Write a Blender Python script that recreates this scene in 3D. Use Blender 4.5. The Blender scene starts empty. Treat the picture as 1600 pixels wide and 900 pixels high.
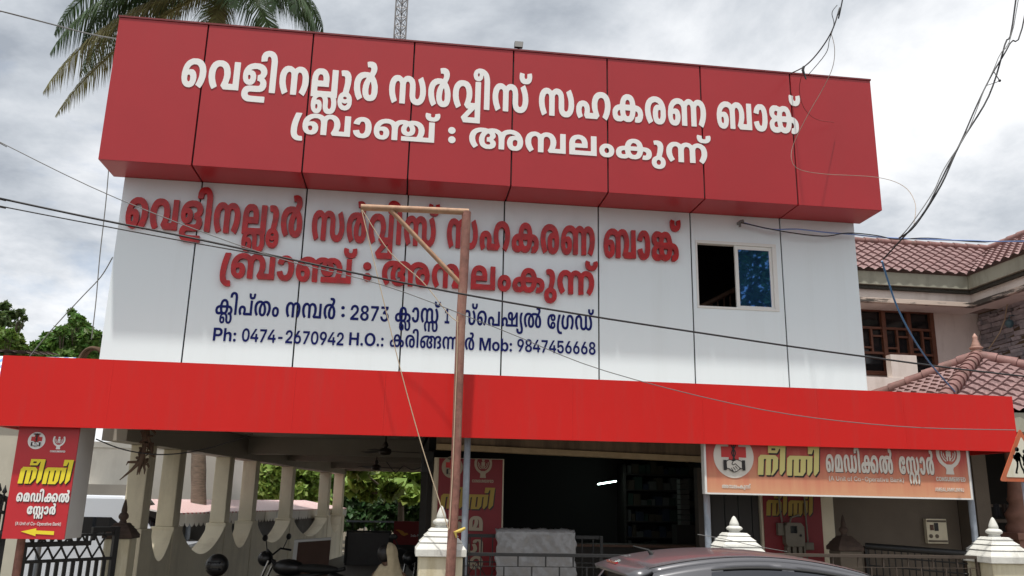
import bpy, bmesh, math, random
import numpy as np
from mathutils import Vector, Matrix
random.seed(7)
R = math.radians
S = bpy.context.scene
C = S.collection
# ------------------------------------------------------------------ camera
FPX = 1315.38
EYE = Vector((0, 0, 1.65))
def cam_axes(yaw, pitch, roll):
    cy, sy, cp, sp = math.cos(yaw), math.sin(yaw), math.cos(pitch), math.sin(pitch)
    fwd = Vector((sy*cp, cy*cp, sp)); right = Vector((cy, -sy, 0)); up = right.cross(fwd)
    cr, sr = math.cos(roll), math.sin(roll)
    return cr*right + sr*up, -sr*right + cr*up, fwd
CR_, CU_, CF_ = cam_axes(0.1234, 0.2480, 0.0204)
cd = bpy.data.cameras.new('camera'); cd.sensor_width = 36; cd.lens = 36*FPX/1600
cd.clip_start = 0.05; cd.clip_end = 4000
cam = bpy.data.objects.new('camera', cd); C.objects.link(cam)
cam.matrix_world = Matrix(((CR_.x, CU_.x, -CF_.x, EYE.x), (CR_.y, CU_.y, -CF_.y, EYE.y), (CR_.z, CU_.z, -CF_.z, EYE.z), (0, 0, 0, 1)))
S.camera = cam
# ------------------------------------------------------------------ sky, sun, exposure
SUN = Vector((-0.45, -1.0, 3.7)).normalized()          # direction towards the sun
el = math.asin(SUN.z); az = math.atan2(SUN.x, SUN.y)
w = bpy.data.worlds.new('World'); S.world = w; w.use_nodes = True
nt = w.node_tree; nt.nodes.clear()
def N(nt, t, **k):
    n = nt.nodes.new(t)
    for a, b in k.items():
        if a in n.inputs.keys() if hasattr(n.inputs, 'keys') else False: n.inputs[a].default_value = b
        else: setattr(n, a, b)
    return n
out = N(nt, 'ShaderNodeOutputWorld'); bg = N(nt, 'ShaderNodeBackground'); bg.inputs['Strength'].default_value = 0.1
sky = N(nt, 'ShaderNodeTexSky'); sky.sky_type = 'NISHITA'; sky.sun_disc = False; sky.sun_elevation = el; sky.sun_rotation = az
tc = N(nt, 'ShaderNodeTexCoord'); sep = N(nt, 'ShaderNodeSeparateXYZ'); nt.links.new(tc.outputs['Generated'], sep.inputs[0])
def mth(op, a, b=None, nt=nt):
    m = N(nt, 'ShaderNodeMath'); m.operation = op
    for i, v in enumerate((a, b)):
        if v is None: continue
        if isinstance(v, (int, float)): m.inputs[i].default_value = v
        else: nt.links.new(v, m.inputs[i])
    return m.outputs[0]
zz = mth('ADD', mth('MAXIMUM', sep.outputs[2], 0.0), 0.28)
comb = N(nt, 'ShaderNodeCombineXYZ')
nt.links.new(mth('DIVIDE', sep.outputs[0], zz), comb.inputs[0]); nt.links.new(mth('DIVIDE', sep.outputs[1], zz), comb.inputs[1])
comb.inputs[2].default_value = 3.1
def noise(scale, detail, rough, off, dist=0.0):
    mp = N(nt, 'ShaderNodeMapping'); mp.inputs['Location'].default_value = off
    nt.links.new(comb.outputs[0], mp.inputs[0])
    n = N(nt, 'ShaderNodeTexNoise'); n.inputs['Scale'].default_value = scale; n.inputs['Detail'].default_value = detail
    n.inputs['Roughness'].default_value = rough; n.inputs['Distortion'].default_value = dist
    nt.links.new(mp.outputs[0], n.inputs['Vector']); return n.outputs[0]
def ramp(v, stops, nt=nt):
    r = N(nt, 'ShaderNodeValToRGB'); e = r.color_ramp.elements
    while len(e) < len(stops): e.new(0.5)
    for q, (p, c) in zip(e, stops): q.position = p; q.color = (*c, 1) if len(c) == 3 else c
    nt.links.new(v, r.inputs[0]); return r.outputs[0]
big = noise(0.95, 9, 0.55, (0.6, 8.8, 0), 0.35); fine = noise(3.0, 9, 0.6, (1.2, 4.7, 0), 0.2)
shade = mth('ADD', mth('MULTIPLY', big, 0.60), mth('MULTIPLY', fine, 0.40))
cloud = ramp(shade, [(0.37, (2.9, 3.2, 3.65)), (0.44, (4.5, 4.8, 5.2)), (0.505, (6.2, 6.4, 6.7)), (0.575, (7.9, 8.0, 8.15))])
hole = ramp(noise(1.7, 8, 0.62, (7.4, -2.3, 1.0), 0.2), [(0.60, (0, 0, 0)), (0.74, (0.6, 0.6, 0.6))])
mix = N(nt, 'ShaderNodeMixRGB'); nt.links.new(hole, mix.inputs[0]); nt.links.new(cloud, mix.inputs[1]); nt.links.new(sky.outputs[0], mix.inputs[2])
nt.links.new(mix.outputs[0], bg.inputs['Color']); nt.links.new(bg.outputs[0], out.inputs[0])
ld = bpy.data.lights.new('sun', 'SUN'); ld.energy = 3.3; ld.angle = R(1.5); ld.color = (1.0, 0.955, 0.88)
lo = bpy.data.objects.new('sun', ld); C.objects.link(lo); lo.rotation_euler = (-SUN).to_track_quat('-Z', 'Y').to_euler(); lo.location = (0, 0, 30)
S.view_settings.view_transform = 'Standard'; S.view_settings.look = 'None'; S.view_settings.gamma = 1.0
S.view_settings.exposure = 0.46; S.view_settings.use_curve_mapping = False
S.render.engine = 'CYCLES'
S.cycles.max_bounces = 8; S.cycles.diffuse_bounces = 4; S.cycles.use_denoising = True
# ------------------------------------------------------------------ measuring helpers (photo pixel -> point on a real plane)
def ray(px, py): return CF_ + CR_*((px-800)/FPX) - CU_*((py-450)/FPX)
def at(px, py, Y): d = ray(px, py); return EYE + d*(Y/d.y)
def atx(px, py, X): d = ray(px, py); return EYE + d*(X/d.x)
def atz(px, py, Z): d = ray(px, py); return EYE + d*((Z-1.65)/d.z)
# ------------------------------------------------------------------ materials
MATS = {}
def mat(name, col, rough=0.6, metal=0.0, var=0.0, vscale=3.0, col2=None, bump=0.0, bscale=40.0, spec=0.5, stretch=None, dirt=None, coat=0.0, emit=0.0, trans=0.0, island=0.0):
    if name in MATS: return MATS[name]
    m = bpy.data.materials.new(name); m.use_nodes = True; t = m.node_tree; b = t.nodes['Principled BSDF']
    b.inputs['Roughness'].default_value = rough; b.inputs['Metallic'].default_value = metal; b.inputs['Specular IOR Level'].default_value = spec
    b.inputs['Coat Weight'].default_value = coat; b.inputs['Coat Roughness'].default_value = 0.05
    tcn = N(t, 'ShaderNodeTexCoord'); mp = N(t, 'ShaderNodeMapping'); t.links.new(tcn.outputs['Object'], mp.inputs[0])
    if stretch: mp.inputs['Scale'].default_value = stretch
    last = None
    rgb = N(t, 'ShaderNodeRGB'); rgb.outputs[0].default_value = (*col, 1); last = rgb.outputs[0]
    if var or col2:
        n = N(t, 'ShaderNodeTexNoise'); n.inputs['Scale'].default_value = vscale; n.inputs['Detail'].default_value = 7; n.inputs['Roughness'].default_value = 0.65
        t.links.new(mp.outputs[0], n.inputs['Vector'])
        c2 = col2 or tuple(c*(1-var) for c in col)
        last = ramp(n.outputs[0], [(0.35, c2), (0.65, col)], t)
    if dirt:   # (colour, amount, scale): blotches and run-down streaks with a shape of their own
        n = N(t, 'ShaderNodeTexNoise'); n.inputs['Scale'].default_value = dirt[2]; n.inputs['Detail'].default_value = 9; n.inputs['Roughness'].default_value = 0.7
        mp2 = N(t, 'ShaderNodeMapping'); t.links.new(tcn.outputs['Object'], mp2.inputs[0]); mp2.inputs['Scale'].default_value = dirt[3] if len(dirt) > 3 else (1.0, 1.0, 0.22)
        t.links.new(mp2.outputs[0], n.inputs['Vector'])
        lo_, hi_ = dirt[4] if len(dirt) > 4 else (0.50, 0.72)
        f = ramp(n.outputs[0], [(lo_, (0, 0, 0)), (hi_, (dirt[1],)*3)], t)
        x = N(t, 'ShaderNodeMixRGB'); t.links.new(f, x.inputs[0]); t.links.new(last, x.inputs[1]); x.inputs[2].default_value = (*dirt[0], 1); last = x.outputs[0]
    if island:
        g = N(t, 'ShaderNodeNewGeometry'); h = N(t, 'ShaderNodeHueSaturation')
        v = mth('ADD', mth('MULTIPLY', g.outputs['Random Per Island'], island*2, t), 1-island, t)
        t.links.new(v, h.inputs['Value']); t.links.new(last, h.inputs['Color'])
        hv = mth('ADD', mth('MULTIPLY', g.outputs['Random Per Island'], 0.05, t), 0.475, t); t.links.new(hv, h.inputs['Hue']); last = h.outputs[0]
    t.links.new(last, b.inputs['Base Color'])
    if emit: t.links.new(last, b.inputs['Emission Color']); b.inputs['Emission Strength'].default_value = emit
    if bump:
        n = N(t, 'ShaderNodeTexNoise'); n.inputs['Scale'].default_value = bscale; n.inputs['Detail'].default_value = 5
        t.links.new(mp.outputs[0], n.inputs['Vector'])
        bp = N(t, 'ShaderNodeBump'); bp.inputs['Strength'].default_value = bump; bp.inputs['Distance'].default_value = 0.02
        t.links.new(n.outputs[0], bp.inputs['Height']); t.links.new(bp.outputs[0], b.inputs['Normal'])
    if trans:
        tr = N(t, 'ShaderNodeBsdfTranslucent'); t.links.new(last, tr.inputs['Color']); ms = N(t, 'ShaderNodeMixShader'); ms.inputs[0].default_value = trans
        t.links.new(b.outputs[0], ms.inputs[1]); t.links.new(tr.outputs[0], ms.inputs[2]); t.links.new(ms.outputs[0], t.nodes['Material Output'].inputs[0])
    MATS[name] = m; return m
def glass(name, col, rough=0.03, metal=0.0, spec=1.0):
    return mat(name, col, rough, metal, spec=spec, coat=1.0)
# ------------------------------------------------------------------ mesh helpers
class MB:
    def __init__(s): s.v = []; s.f = []; s.sm = []
    def add(s, vs, fs, smooth=False):
        o = len(s.v); s.v += [tuple(x) for x in vs]; s.f += [tuple(i+o for i in f) for f in fs]; s.sm += [smooth]*len(fs); return s
    def hexa(s, p):   # p: 4 bottom, 4 top
        return s.add(p, [(3, 2, 1, 0), (4, 5, 6, 7), (0, 1, 5, 4), (1, 2, 6, 5), (2, 3, 7, 6), (3, 0, 4, 7)])
    def box(s, x0, x1, y0, y1, z0, z1):
        return s.hexa([(x0, y0, z0), (x1, y0, z0), (x1, y1, z0), (x0, y1, z0), (x0, y0, z1), (x1, y0, z1), (x1, y1, z1), (x0, y1, z1)])
    def slab(s, a, b, c, d, t):   # quad a b c d thickened by vector t
        t = Vector(t); q = [Vector(x) for x in (a, b, c, d)]; return s.hexa(q + [x+t for x in q])
    def ob(s, o, ux, uy, a0, a1, b0, b1, z0, z1):   # box in a turned ground frame
        P = lambda a, b, z: Vector((o[0]+ux[0]*a+uy[0]*b, o[1]+ux[1]*a+uy[1]*b, z))
        return s.hexa([P(a0, b0, z0), P(a1, b0, z0), P(a1, b1, z0), P(a0, b1, z0), P(a0, b0, z1), P(a1, b0, z1), P(a1, b1, z1), P(a0, b1, z1)])
    def prism(s, poly, fn, d0, d1):   # poly 2d, fn(u,v,d)->xyz
        n = len(poly); a = [fn(u, v, d0) for u, v in poly]; b = [fn(u, v, d1) for u, v in poly]
        fs = [tuple(range(n-1, -1, -1)), tuple(range(n, 2*n))] + [(i, (i+1) % n, n+(i+1) % n, n+i) for i in range(n)]
        return s.add(a+b, fs)
    def tube(s, pts, r, n=8, close=False):
        pts = [Vector(p) for p in pts]; rs = r if isinstance(r, (list, tuple)) else [r]*len(pts); vs = []; fs = []; prev = None
        for i, p in enumerate(pts):
            d = (pts[min(i+1, len(pts)-1)] - pts[max(i-1, 0)])
            if close: d = pts[(i+1) % len(pts)] - pts[i-1]
            d.normalize()
            if prev is None: a = d.orthogonal().normalized()
            else: a = (prev - d*prev.dot(d)); a = a.normalized() if a.length > 1e-6 else d.orthogonal().normalized()
            prev = a; b = d.cross(a)
            vs += [p + (a*math.cos(k*2*math.pi/n) + b*math.sin(k*2*math.pi/n))*rs[i] for k in range(n)]
        m = len(pts)
        for i in range(m if close else m-1):
            j = (i+1) % m
            for k in range(n): fs.append((i*n+k, i*n+(k+1) % n, j*n+(k+1) % n, j*n+k))
        s.add(vs, fs, True)
        if not close: s.add([vs[k] for k in range(n)], [tuple(range(n-1, -1, -1))]); s.add(vs[-n:], [tuple(range(n))])
        return s
    def lathe(s, prof, c, n=20, smooth=True, ax=None):
        c = Vector(c); vs = []; fs = []
        X, Y, Z = ax or (Vector((1, 0, 0)), Vector((0, 1, 0)), Vector((0, 0, 1)))
        for r, z in prof: vs += [c + X*(r*math.cos(k*2*math.pi/n)) + Y*(r*math.sin(k*2*math.pi/n)) + Z*z for k in range(n)]
        for i in range(len(prof)-1):
            for k in range(n): fs.append((i*n+k, i*n+(k+1) % n, (i+1)*n+(k+1) % n, (i+1)*n+k))
        s.add(vs, fs, smooth); s.add(vs[:n], [tuple(range(n-1, -1, -1))]); s.add(vs[-n:], [tuple(range(n))]); return s
    def ball(s, c, rx, ry=None, rz=None, n=12):
        ry = ry or rx; rz = rz or rx
        prof = [(math.sin(math.pi*i/n), -math.cos(math.pi*i/n)) for i in range(n+1)]; prof[0] = (0.01, -1); prof[-1] = (0.01, 1)
        vs = []; fs = []; m = 2*n
        for r, z in prof: vs += [(c[0]+rx*r*math.cos(k*2*math.pi/m), c[1]+ry*r*math.sin(k*2*math.pi/m), c[2]+rz*z) for k in range(m)]
        for i in range(n):
            for k in range(m): fs.append((i*m+k, i*m+(k+1) % m, (i+1)*m+(k+1) % m, (i+1)*m+k))
        return s.add(vs, fs, True)
    def build(s, name, material, parent=None, bevel=0.0, label=None, kind=None):
        me = bpy.data.meshes.new(name); me.from_pydata(s.v, [], s.f); me.polygons.foreach_set('use_smooth', s.sm)
        bm = bmesh.new(); bm.from_mesh(me); bmesh.ops.recalc_face_normals(bm, faces=bm.faces); bm.to_mesh(me); bm.free()
        return link(name, me, material, parent, bevel, label, kind)
def link(name, me, material, parent=None, bevel=0.0, label=None, kind=None):
    me.materials.clear(); me.materials.append(material)
    o = bpy.data.objects.new(name, me); C.objects.link(o)
    if parent is not None:
        o.parent = parent
        base = parent if parent.parent is None else parent.parent
        o.location = -(parent.location if parent.parent is None else base.location) if parent.parent is None else (0, 0, 0)
    if bevel:
        b = o.modifiers.new('bevel', 'BEVEL'); b.width = bevel; b.segments = 2; b.limit_method = 'ANGLE'
    if label: o['label'] = label
    if kind: o['kind'] = kind
    return o
def tag(o, label, cat, group=None, kind=None):
    o['label'] = label; o['category'] = cat
    if group: o['group'] = group
    if kind: o['kind'] = kind
    return o
def thing(name, label, cat, loc=(0, 0, 0), group=None):
    o = bpy.data.objects.new(name, None); o.empty_display_size = 0.2; C.objects.link(o); o.location = loc
    return tag(o, label, cat, group)
def structure(name, mb, m): o = mb.build(name, m); o['kind'] = 'structure'; return o
def copy_tree(o, delta, label=None, rot=0.0):
    r = o.copy(); C.objects.link(r); r.location = Vector(o.location) + Vector(delta); r.rotation_euler = (0, 0, rot)
    if label: r['label'] = label
    for ch in list(o.children):
        c = ch.copy(); C.objects.link(c); c.parent = r
        for g in list(ch.children):
            d = g.copy(); C.objects.link(d); d.parent = c
    return r
GLYPH = {
'velinalloor': [[3400,-337,52,-2,25,6,30,15,26,26,15,30,7,25,0,75,-12,40,-13,25,-18,16,-35,15,-70,-1,9,25,19,20,37,17,50,-1,22,-11,14,-15,15,-30,7,-35,0,-95,11,-50,26,
-52,30,-24,35,-15,30,-6,60,0,45,11,30,15,36,36,20,40,12,45,5,55,-5,60,-16,65,3,6,15,4,3,10,0,545,-3,10,-140,3,-12,-8,0,-430,-8,-12,-335,0,-12,7,0,70,7,12,270,1,10,3,3,
164,-5,35,-21,65,-42,57,-35,24,-45,16,-30,6,-90,-1,-45,-11,-30,-15,-47,-41,-19,-25,-26,-75,-10,-80,0,-320,7,-12,30,0,15,4,9,-2,2,-5,-22,-40,-11,-40,-5,-30,0,-70,16,-65,
19,-35,47,-41],[3417,-248,-10,6,-11,20,-1,55,12,11,20,1,16,-12,7,-20,0,-30,-13,-27,-10,-5],[4115,-242,22,-2,60,11,42,21,31,30,18,30,17,50,0,90,-17,55,-15,25,-26,27,-36,
28,39,160,10,100,-5,65,-17,50,-28,40,-38,26,-40,11,-90,0,-49,-12,-3,-15,22,-94,55,0,18,-11,13,-25,2,-95,-5,-45,-33,-150,-60,-33,-30,-35,-11,-22,-16,-70,0,-45,6,-35,15,
-40,19,-30,25,-25,47,-26],[3732,-238,-20,21,-7,25,0,115,-21,70,8,7,65,-7,16,-30,17,-65,0,-75,-7,-30,-21,-26,-15,-6],[1745,-207,357,-3,12,8,1,100,-8,12,-335,1,-50,6,-21,
11,-11,20,0,20,5,10,32,17,195,1,15,4,45,1,60,16,45,29,32,47,11,30,-2,65,-10,30,-21,32,-38,33,31,25,28,50,7,40,-7,45,-15,35,-31,37,-35,24,-45,20,-70,16,-130,1,-95,-22,-60,
-30,-35,-28,-36,-43,-25,-55,-11,-55,0,-60,11,-50,20,-40,16,-20,40,-29,40,-13,45,-6,45,6,35,11,35,24,26,37,17,65,-7,65,-28,55,-38,26,-55,12,-20,-3,1,5,34,16,40,11,85,5,55,
-16,27,-16,9,-15,7,-30,-13,-26,-25,-15,-30,-7,-7,-12,0,-95,7,-7,25,-1,20,-6,16,-11,12,-20,0,-25,-13,-27,-15,-9,-35,-6,-205,0,-55,-12,-40,-15,-31,-21,-34,-45,-12,-35,-3,
-40,4,-40,24,-45,32,-31,50,-25,50,-11],[4112,-148,-25,10,-17,16,-14,25,1,16,35,-17,35,-6,35,6,35,17,-5,-28,-20,-25,-35,-15],[4112,-18,-16,6,-14,15,-2,10,7,11,25,11,30,0,
31,-17,0,-15,-16,-16,-15,-6],[185,-12,57,-2,45,11,30,15,35,29,31,62,12,65,0,30,-12,55,-23,50,-41,35,-32,11,-65,1,-30,-7,-5,5,14,30,26,35,25,21,50,21,55,0,35,-11,15,-10,
31,-36,17,-45,5,-30,0,-80,-5,-30,-12,-45,-20,-50,-36,-70,115,-61,18,11,33,50,35,70,27,90,5,40,0,85,-22,85,-25,50,-46,52,-35,24,-50,20,-50,11,-105,0,-50,-11,-65,-30,-40,
-29,-20,-20,-36,-52,-30,-75,-16,-85,0,-80,6,-45,15,-50,24,-45,52,-46],[791,-12,21,4,103,56,-44,95,-20,65,-6,40,0,85,11,45,26,46,30,23,35,9,30,-2,37,-16,24,-30,15,-35,12,
-80,-5,-60,-17,-65,-43,-95,5,-10,62,-62,15,-5,365,2,3,10,-3,554,-10,4,-130,0,-12,-8,0,-430,-3,-9,-10,-3,-101,2,34,110,5,35,0,80,-22,85,-25,50,-34,40,-47,31,-55,20,-35,7,
-95,0,-55,-12,-25,-10,-35,-20,-30,-24,-36,-47,-30,-70,-11,-55,0,-100,21,-100,20,-50,25,-45],[2542,-12,15,4,110,56,-1,10,-35,75,-21,70,-10,55,0,80,6,40,20,45,25,25,21,8,
25,-1,10,-5,16,-17,7,-20,5,-50,2,-364,10,-3,130,0,12,7,1,405,17,37,15,9,25,2,30,-12,10,-9,21,-37,12,-45,0,-110,-10,-50,-27,-75,-29,-60,-1,-10,119,-61,10,1,32,55,29,65,27,
90,10,80,-5,95,-12,45,-25,60,-36,45,-50,36,-60,17,-75,-1,-25,-6,-35,-15,-45,-31,-50,31,-50,20,-85,1,-60,-18,-47,-34,-39,-50,-25,-60,-11,-55,0,-110,5,-40,21,-80,50,-110],
[4441,-12,16,1,106,59,-42,85,-20,60,-11,70,0,50,11,55,24,45,37,31,50,16,25,0,6,-2,1,-5,-38,-55,-25,-50,-16,-50,-10,-70,0,-45,11,-65,20,-45,19,-30,37,-31,45,-20,35,-6,55,
0,65,16,40,25,16,16,26,45,21,75,0,110,-5,35,-36,105,-22,37,-40,48,46,85,12,35,5,45,-7,35,-15,40,-21,27,-30,19,-60,16,-60,0,-66,-12,-6,-20,22,-89,10,-3,15,4,30,-1,20,-9,
11,-17,0,-35,-21,-46,-10,-6,-40,9,-110,0,-80,-21,-30,-15,-42,-31,-33,-38,-21,-37,-15,-40,-11,-50,0,-110,5,-35,31,-100,25,-50],[2208,-2,139,-2,12,7,1,645,-17,75,-11,27,
-17,28,-33,32,-30,19,-45,15,-30,6,-60,0,-72,-17,-39,-20,-31,-30,-25,-50,-5,-25,0,-65,5,-20,7,-7,130,16,12,11,3,60,14,20,16,7,20,0,15,-6,26,-31,12,-55,0,-630],[207,102,
-26,21,-11,35,2,65,10,11,15,6,20,0,10,-5,18,-37,0,-55,-7,-25,-11,-11],[4737,107,-15,14,-7,17,-5,30,0,75,11,60,15,45,13,30,8,4,16,-39,12,-45,5,-40,0,-100,-7,-25,-11,-20,
-15,-7],[1682,237,-11,6,-10,15,-6,55,6,10,11,6,20,1,15,-7,10,-18,3,-32,-13,-30,-10,-6],[3417,326,-7,7,0,40,6,35,16,31,25,16,40,0,20,-10,11,-12,15,-35,7,-50,-3,-19,-10,
-3]],
'service': [[2076,-291,451,-3,10,4,3,844,-4,10,-139,2,-12,-7,0,-430,-8,-12,-111,2,0,10,22,50,11,45,6,35,-1,85,-11,55,-20,55,-38,55,-33,26,-35,20,-80,21,-90,0,-30,-5,-40,
-11,-56,-31,-41,-40,-29,-45,-20,-55,-11,-60,0,-80,5,-40,11,-50,30,-80,51,-82,15,-10,105,51,14,11,-45,95,-15,45,-11,60,0,80,11,50,15,30,26,27,23,13,22,7,30,0,45,-20,31,
-47,16,-75,-5,-85,-21,-75,-36,-85,70,-71,53,-4,-8,-12,-190,-164,4,-19],[2192,-182,-1,6,6,7,180,155,10,4,3,-161,-4,-10],[130,-11,112,54,12,11,-33,75,-20,60,-11,50,-5,80,
11,70,20,40,16,16,30,11,20,-1,20,-15,11,-21,6,-35,1,-375,3,-10,139,-3,12,8,1,395,15,40,12,11,20,6,20,0,15,-6,20,-20,6,-16,7,-40,0,-205,16,-70,31,-53,55,-41,65,-18,75,-1,
30,6,30,11,47,26,33,33,31,52,21,75,6,40,0,60,-11,75,-26,90,-57,115,-14,6,-117,-61,48,-120,16,-70,4,-65,-4,-60,-11,-40,-19,-35,-22,-14,-15,-4,-20,2,-15,9,-11,12,-11,30,-1,
195,-4,15,-1,40,-16,60,-23,40,-48,41,-75,26,-75,0,-60,-21,-45,-35,-50,35,-35,15,-25,6,-65,0,-50,-11,-41,-21,-46,-45,-24,-40,-20,-55,-11,-65,0,-80,21,-110,25,-65,35,-70],
[1201,-11,6,-2,15,6,101,56,-37,75,-26,80,-10,85,5,50,16,50,26,37,40,24,45,11,20,-1,3,-6,-44,-65,-25,-55,-16,-65,-1,-45,-4,-15,11,-85,11,-32,25,-45,40,-34,45,-20,30,-6,70,
0,45,11,40,20,28,26,19,30,14,35,11,50,1,45,4,15,-5,65,-16,70,-16,42,-29,53,-40,50,45,80,16,60,0,35,-6,30,-15,35,-21,27,-30,19,-60,16,-45,0,-70,-10,-15,-7,-2,-10,22,-94,
10,-4,20,5,25,-1,20,-9,11,-17,0,-40,-21,-42,-10,-5,-40,9,-100,0,-85,-21,-62,-36,-43,-44,-26,-46,-15,-40,-11,-50,0,-100,5,-35,27,-97,39,-73],[2970,-11,112,54,12,11,-48,
120,-16,70,-5,60,5,55,21,60,20,25,31,12,20,-1,23,-16,14,-50,1,-380,3,-10,139,-3,12,8,1,395,17,41,35,16,15,0,17,-7,18,-19,6,-16,7,-35,0,-205,21,-85,24,-40,21,-20,36,-24,
65,-18,75,-1,30,6,35,11,35,20,43,41,27,48,17,52,11,65,-1,70,-16,95,-25,75,-46,91,-10,14,-10,1,-117,-61,53,-135,11,-55,6,-75,-7,-60,-19,-50,-17,-21,-30,-12,-20,2,-15,9,
-11,12,-11,30,-1,205,-10,70,-11,35,-23,40,-48,41,-75,26,-70,0,-55,-16,-55,-40,-40,30,-45,20,-25,6,-65,0,-50,-11,-45,-25,-40,-40,-31,-51,-21,-75,-5,-40,0,-65,5,-50,21,-85,
50,-110],[2638,-1,139,-3,12,8,1,570,-11,80,-16,55,-15,30,-23,30,-43,36,-60,30,-45,11,-40,5,-50,0,-30,-5,-60,-21,-40,-30,-27,-51,-5,-35,5,-35,16,-40,31,-31,60,-21,60,0,37,
12,43,38,11,22,9,56,10,-5,6,-11,16,-60,6,-55,0,-570],[1507,103,-22,16,-9,20,-6,35,0,50,16,95,20,50,11,12,16,-32,16,-75,1,-120,-15,-40],[3750,599,72,-2,55,11,37,21,26,25,
18,35,11,50,0,40,-11,50,-5,5,-36,-3,-84,-17,0,-75,-11,-20,-30,-13,-21,8,-15,20,-6,30,6,50,-119,22,-10,-3,-12,-39,0,-70,6,-30,15,-30,16,-23,25,-18,45,-20],[2462,678,-13,
11,-8,30,5,15,11,12,25,8,12,-25,0,-30,-12,-16]],
'sahakarana': [[1956,-15,11,4,36,51,40,80,26,95,6,45,-1,65,-6,45,-20,65,-26,47,-25,30,-23,18,-72,36,-65,12,-70,-1,-55,-11,-40,-15,-26,-16,-41,-35,-23,-28,-31,-67,-16,-90,
5,-80,16,-60,22,-50,-6,-7,-98,2,5,35,0,60,-16,55,-18,30,-33,32,-30,19,-35,11,-30,6,-65,-1,-70,-21,-35,-24,-20,-20,-25,-45,-11,-32,-1,-95,11,-45,20,-45,36,-53,80,32,39,21,
0,10,-25,55,-11,70,11,50,16,17,15,6,20,-2,12,-6,14,-30,6,-50,-6,-40,-16,-55,45,-66,330,0,69,71,-35,80,-21,75,-5,90,5,35,11,35,24,40,22,16,45,16,40,-6,20,-10,18,-16,23,
-45,11,-50,1,-75,-7,-40,-20,-70,-48,-95,10,-10],[130,-10,27,9,98,51,-49,120,-16,70,-5,80,6,50,20,50,16,21,15,10,25,7,20,-7,16,-11,10,-20,6,-40,1,-370,3,-10,139,-2,12,7,1,
395,17,42,35,16,35,-11,21,-32,7,-45,0,-200,16,-70,24,-45,47,-41,30,-15,45,-11,85,0,30,5,40,16,27,16,43,44,25,44,17,52,11,65,-6,110,-16,70,-25,70,-46,87,-10,7,-25,-8,-97,
-51,53,-140,11,-50,4,-65,-4,-60,-16,-55,-16,-22,-20,-14,-10,-1,-25,0,-15,6,-16,21,-5,15,-1,200,-11,80,-6,25,-20,40,-18,25,-33,26,-40,20,-25,6,-25,5,-55,0,-55,-16,-60,-40,
-35,25,-55,25,-30,6,-50,1,-65,-17,-41,-26,-34,-33,-31,-52,-21,-70,-5,-40,0,-75,10,-75,26,-85,50,-100],[2265,-10,97,-2,30,6,55,22,80,-28,90,0,45,11,45,24,38,37,13,20,25,
60,13,80,11,7,30,-8,20,-17,12,-32,0,-25,-17,-31,-15,-6,-40,-4,-22,-94,1,-10,6,-6,35,-6,75,0,25,6,40,20,23,21,28,50,12,70,-7,55,-25,55,-41,41,-60,30,-50,11,-25,1,-15,7,
-14,70,-17,45,-21,35,-36,35,-37,21,-65,16,-55,0,-40,-6,-60,-25,-20,-14,-30,-30,-31,-57,-25,-95,-74,-14,-50,-20,-52,-41,-29,-50,-6,-25,0,-80,21,-60,21,-27,29,-23],[3181,
-10,6,-4,10,3,109,56,0,10,-35,65,-20,55,-16,80,0,60,11,50,31,53,45,28,50,11,20,0,45,-11,40,-24,12,-17,-62,-3,-35,-11,-42,-31,-24,-35,-21,-75,0,-95,11,-50,20,-45,19,-25,
32,-26,60,-21,85,0,25,6,45,20,35,30,31,56,11,40,6,35,-1,120,-16,75,-22,55,-36,55,-36,35,-42,26,-60,25,-55,11,-80,0,-60,-11,-70,-30,-30,-19,-45,-45,-31,-52,-16,-50,-10,
-75,5,-70,11,-60,25,-70,30,-55],[3895,-10,82,-2,60,21,35,30,31,61,11,60,0,40,-16,70,-23,40,-38,29,-45,13,-40,0,-40,-9,-7,7,16,35,26,32,45,29,45,12,30,-1,45,-16,21,-21,15,
-35,7,-40,0,-335,3,-10,139,-2,12,7,1,385,6,30,9,15,17,16,25,7,30,-7,18,-16,14,-50,1,-380,12,-7,139,2,4,10,0,390,15,40,37,18,27,-8,28,-28,16,-37,7,-35,-1,-95,-10,-55,-56,
-150,14,-11,110,-53,32,49,39,90,15,50,11,60,6,60,-6,70,-11,50,-14,40,-22,37,-33,38,-22,16,-40,20,-45,11,-55,0,-30,-6,-40,-15,-50,-35,-40,30,-28,14,-52,13,-40,-1,-45,-11,
-75,-50,-60,40,-85,21,-70,0,-55,-11,-40,-15,-30,-15,-45,-34,-41,-52,-30,-60,-21,-110,0,-75,5,-45,21,-70,15,-30,26,-32,35,-24],[2322,104,-20,5,-15,15,-11,26,-1,20,17,37,
20,14,30,7,6,-3,12,-65,13,-40,-11,-11,-25,-6],[3482,104,-16,16,-11,30,0,95,6,25,11,17,15,9,15,1,22,-7,10,-15,0,-105,-17,-56,-15,-10],[3922,104,-15,10,-11,21,-6,25,0,55,2,
10,10,8,25,9,25,-12,6,-10,6,-20,1,-55,-13,-35,-15,-7],[2552,109,-20,14,-16,22,-11,40,-3,44,10,4,129,-3,4,-20,-6,-30,-6,-25,-16,-31,-25,-16],[2512,353,-7,12,6,40,5,15,20,
25,26,12,25,0,17,-7,18,-18,16,-37,3,-40]],
'bank': [[185,-12,57,-2,50,11,20,10,45,39,26,52,12,65,0,35,-12,55,-23,50,-41,35,-32,11,-65,1,-30,-8,-6,1,-2,5,27,50,26,27,30,19,40,12,50,-1,40,-16,21,-26,10,-25,7,-45,0,
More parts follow.
